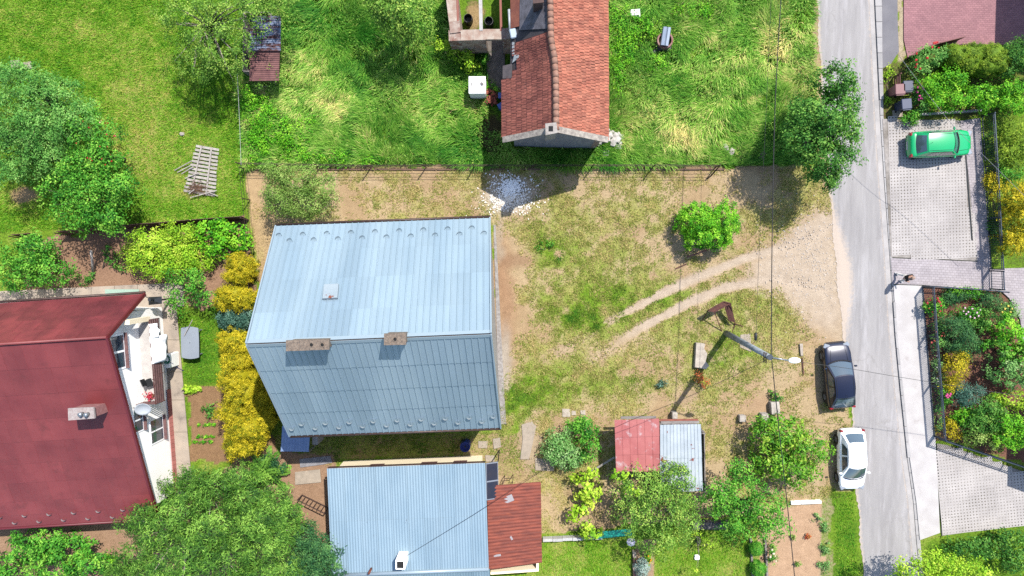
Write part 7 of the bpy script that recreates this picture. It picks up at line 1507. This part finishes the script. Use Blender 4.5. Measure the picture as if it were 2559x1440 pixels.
# --- right-hand gardens
G = "shrubs by the bins"
plant("clipped_shrub", "olive green cloud pruned shrub below the red paving, left lobe group", "bush", [(2390, 140, 30, 30), (2415, 160, 34, 28), (2430, 135, 32, 28)], 2.0, "olive", .06, 3.4, None, .14, 36, .02, .9, group=G, core=.86)
plant("clipped_shrub", "olive green cloud pruned shrub below the red paving, right lobe group", "bush", [(2475, 140, 38, 32), (2490, 160, 30, 28), (2460, 165, 30, 24)], 2.1, "olive", .06, 3.4, None, .14, 36, .02, .9, group=G, core=.86)
plant("dark_hedge", "dark green hedge at the right edge below the red paving", "hedge", [(2530, 150, 36, 44), (2560, 130, 36, 40), (2570, 180, 36, 40)], 2.3, "dark", .09, 3.4, None, .24, 36, .03, .6)
plant("bright_shrub", "bright lime shrub right of the bins, leftmost of three", "bush", [(2335, 215, 42, 34), (2375, 205, 42, 34), (2385, 250, 34, 28), (2350, 255, 36, 26)], 2.1, "bright", .11, 3.2, None, .28, 32, .04, .5, group=G)
plant("bright_shrub", "bright lime shrub above the sliding gate, middle of three", "bush", [(2450, 235, 38, 34), (2465, 255, 28, 24)], 1.8, "bright", .11, 3.2, None, .28, 32, .04, .5, group=G)
plant("bright_shrub", "bright lime shrub at the right edge, rightmost of three", "bush", [(2525, 225, 38, 36), (2550, 255, 34, 34), (2515, 260, 28, 26)], 2.1, "bright", .11, 3.2, None, .28, 32, .04, .5, group=G)
pf = plant("rose_bush", "red climbing rose at the corner of the red paving", "rose", [(2320, 150, 34, 30), (2345, 135, 34, 24), (2300, 175, 26, 26)], 1.9, "grey", .10, 2.6, None, .26, 28, .1, .4); blooms("blossoms", pf, [(2339, 107, 1.8), (2330, 118, 1.8), (2346, 120, 1.8), (2291, 134, 1.7), (2290, 150, 1.6), (2318, 145, 1.9), (2292, 162, 1.5), (2300, 172, 1.5), (2288, 168, 1.4), (2334, 108, 1.8), (2343, 106, 1.8)], mat("red rose", C(206, 24, 24), rough=.7), .15, RS)
pf = plant("rose_bush", "pink rose between the bins and the lime shrub", "rose", [(2300, 235, 22, 26), (2310, 262, 20, 18)], 1.3, "grey", .10, 2.4, None, .24, 26, .1, .4); blooms("blossoms", pf, [(2294, 219, 1.3), (2305, 217, 1.3), (2293, 230, 1.2), (2299, 240, 1.2), (2303, 246, 1.2), (2307, 222, 1.3), (2297, 249, 1.1)], mat("magenta rose", C(230, 70, 150), rough=.7), .15, RS)
plant("low_shrub", "dark low shrub at the edging above the green car's boot", "bush", [(2275, 300, 24, 14), (2290, 290, 20, 12)], .9, "cherry", .10, 2.8, None, .22, 28, .05, .4)
plant("grass_clump", "grass and weeds between kerb and bin enclosure", "plant", [(2215, 200, 12, 24), (2225, 175, 16, 12), (2222, 250, 12, 10)], .3, "lime", .10, 1.8, None, .2, 18, .2, .3)
plant("yellow_hedge", "bright yellow thuja hedge at the right edge behind the sliding gate", "hedge", [(2530, 500, 30, 50, 2.4), (2545, 560, 30, 50, 2.6), (2530, 610, 30, 40, 2.4), (2570, 530, 30, 70, 2.4)], 2.5, "yellow", .09, 3.8, None, .22, 38, .03, .75, ratio=.6)
plant("yellow_shrub", "small yellow shrub seen through the sliding gate", "bush", [(2482, 465, 18, 40, 1.3)], 1.3, "yellow", .08, 3.6, None, .2, 34, .05, .6)
plant("brown_green_shrub", "yellowish green shrub at the right edge level with the green car", "bush", [(2525, 330, 32, 40), (2545, 380, 30, 40), (2515, 390, 24, 34)], 2.0, "olive", .10, 3.0, None, .26, 32, .06, .5)
plant("green_shrub", "green shrub between the yellow hedge and the yellowish green shrub", "bush", [(2530, 435, 34, 24), (2500, 430, 20, 16)], 1.5, "cherry", .11, 2.8, None, .26, 30, .06, .5)
plant("ground_cover", "dark ground cover behind the sliding gate's bars", "plant", [(2482, 350, 16, 50, .5), (2488, 580, 14, 60, .6)], .5, "dark", .10, 2.2, None, .22, 26, .1, .3)
J = "shrubs of the flower garden"
def gard(nm, lab, lobes, top, lm, leaf=.10, cat="bush", **k): return plant(nm, lab, cat, lobes, top, lm, leaf, k.pop('dens', 3.2), None, k.pop('clump', .26), 32, .05, .5, group=J, **k)
pf = gard("rose_bush", "dark red roses in the flower garden's upper left corner", [(2326, 765, 18, 28), (2345, 770, 20, 26)], 1.1, "cherry", cat="rose"); blooms("blossoms", pf, [(2318, 758, 1.1), (2326, 750, 1.1), (2349, 756, 1.1), (2352, 764, 1.1), (2346, 752, 1.1), (2322, 772, 1), (2350, 778, 1), (2330, 780, 1), (2344, 746, 1.1)], mat("dark red rose", C(190, 20, 40), rough=.7), .14, RS)
gard("juniper", "low dark juniper along the block paving's edge", [(2380, 745, 34, 22), (2415, 735, 30, 16)], .9, "fir", .10, "juniper", ratio=.35)
gard("green_shrub", "bright shrub at the block paving's edge, left of the juniper mound", [(2400, 728, 34, 12), (2440, 734, 24, 12)], .8, "bright")
gard("juniper", "rounded dark green juniper near the curved path", [(2478, 752, 34, 26)], 1.0, "fir", .09, "juniper", ratio=.35)
pf = gard("hydrangea", "pale pink flowering bush in the flower garden", [(2425, 785, 40, 22), (2440, 795, 30, 20)], 1.0, "cherry"); blooms("blossoms", pf, [(x, y, 1.0) for x, y in ((2412, 770), (2420, 780), (2430, 772), (2442, 782), (2450, 775), (2425, 792), (2436, 795), (2415, 785), (2446, 790), (2408, 778))], mat("pale pink blossom", C(244, 200, 220), rough=.7), .13, RS)
pf = gard("flower_clump", "white and yellow flowers at the curved end of the garden", [(2520, 770, 26, 18), (2530, 790, 20, 16)], .6, "varieg", cat="flowers"); blooms("blossoms", pf, [(2520, 765, .6), (2530, 772, .6), (2512, 772, .6), (2505, 780, .6), (2502, 760, .6), (2526, 780, .6)], mat("yellow blossom", C(240, 220, 90), rough=.7), .12, RS)
gard("yew", "dark green conifer in the middle of the flower garden", [(2395, 840, 42, 46), (2420, 865, 36, 40), (2380, 810, 30, 26)], 1.9, "fir", .10, "conifer", ratio=.35)
gard("dark_shrub", "dark shrub right of the pink flowering bush", [(2480, 800, 36, 30), (2450, 820, 30, 24)], 1.6, "dark")
gard("leafy_bush", "tall leafy bush at the right edge, uppermost", [(2520, 825, 44, 36), (2545, 850, 30, 34)], 2.4, "bright", .13); gard("leafy_bush", "tall leafy bush at the right edge, below the uppermost", [(2515, 875, 50, 34), (2550, 890, 36, 36)], 2.5, "cherry", .13); gard("variegated_bush", "white edged leafy bush at the right edge of the garden", [(2515, 925, 52, 40), (2545, 945, 40, 40)], 2.4, "varieg", .13)
gard("golden_thuja", "golden green thuja in the middle of the flower garden", [(2390, 920, 26, 40), (2400, 900, 24, 26)], 1.9, "yellow", .08, "thuja"); gard("golden_thuja", "small golden shrub just below the golden green thuja", [(2376, 965, 22, 20)], 1.2, "yellow", .08, "thuja")
gard("blue_spruce", "dwarf blue spruce right of the pink roses", [(2415, 990, 34, 30), (2440, 975, 22, 18)], 1.4, "blue", .09, "conifer", ratio=.35)
pf = gard("rose_bush", "magenta rose beside the fence, level with the bark mulch", [(2366, 990, 18, 24)], 1.0, "cherry", cat="rose"); blooms("blossoms", pf, [(2368, 986, 1.1), (2373, 990, 1.1), (2369, 994, 1.1), (2376, 985, 1.1), (2365, 990, 1.1)], mat("magenta rose", C(230, 70, 150)), .14, RS)
pf = gard("rose_bush", "salmon roses along the fence's inner side", [(2344, 830, 14, 30), (2352, 850, 14, 26)], 1.0, "grey", cat="rose"); blooms("blossoms", pf, [(2340, 830, 1.0), (2357, 833, 1.0), (2354, 840, 1), (2330, 856, 1), (2336, 852, 1), (2362, 840, 1)], mat("salmon rose", C(240, 110, 90), rough=.7), .14, RS)
pf = gard("flower_clump", "low white flowered edging plants inside the fence", [(2345, 900, 12, 34), (2348, 950, 12, 30)], .6, "varieg", cat="flowers", dens=2.6); blooms("blossoms", pf, [(2342 + 3 * (k % 4), 890 + 7 * k, .65) for k in range(10)], mat("white blossom", C(246, 246, 240), rough=.7), .07, RS)
gard("green_shrub", "light green shrub below the dwarf blue spruce", [(2410, 1040, 32, 22), (2440, 1035, 24, 20)], 1.2, "bright"); gard("golden_thuja", "golden globe shrub in the garden's lower left corner", [(2376, 1075, 24, 26)], 1.0, "yellow", .08, "thuja")
gard("dark_shrub", "large dark shrub in the lower flower garden", [(2470, 1020, 50, 30), (2450, 1060, 46, 30), (2490, 1050, 40, 34)], 1.9, "dark"); gard("smoke_bush", "brownish green shrub at the lower fence", [(2445, 1090, 40, 26), (2480, 1100, 30, 24)], 1.5, "hazel"); gard("leafy_bush", "bright leafy bush in the garden's lower right corner", [(2520, 1060, 44, 40), (2525, 1100, 40, 30), (2555, 1080, 30, 40)], 2.2, "bright", .12); gard("leafy_bush", "yellow green bush at the right edge above the lower corner", [(2530, 1000, 44, 26)], 1.8, "lime", .11)
plant("border_plants", "low green border plants just inside the steel fence's lower half", "plant", [(2350, 1020, 12, 34, .5), (2352, 1065, 12, 24, .5)], .5, "grey", .09, 2.6, None, .2, 24, .1, .3)
# --- trees at the lower right corner, partly below the road's end
plant("acacia", "light green tree overhanging the road's end at the bottom edge", T, [(2290, 1425, 70, 36), (2350, 1410, 70, 40), (2420, 1430, 80, 40), (2300, 1470, 90, 40), (2390, 1470, 90, 40)], 4.8, "lime", .12, 2.3, 1.8, .34, 28, .15, .4, .12, 14, bark=M_twig, base=(2340, 1440))
plant("dark_tree", "dark shrub row below the lower openwork drive", "bush", [(2470, 1370, 60, 26), (2530, 1350, 50, 26), (2410, 1375, 50, 18), (2545, 1400, 50, 40)], 2.0, "dark", .12, 2.8, None, .3, 30, .08, .5)
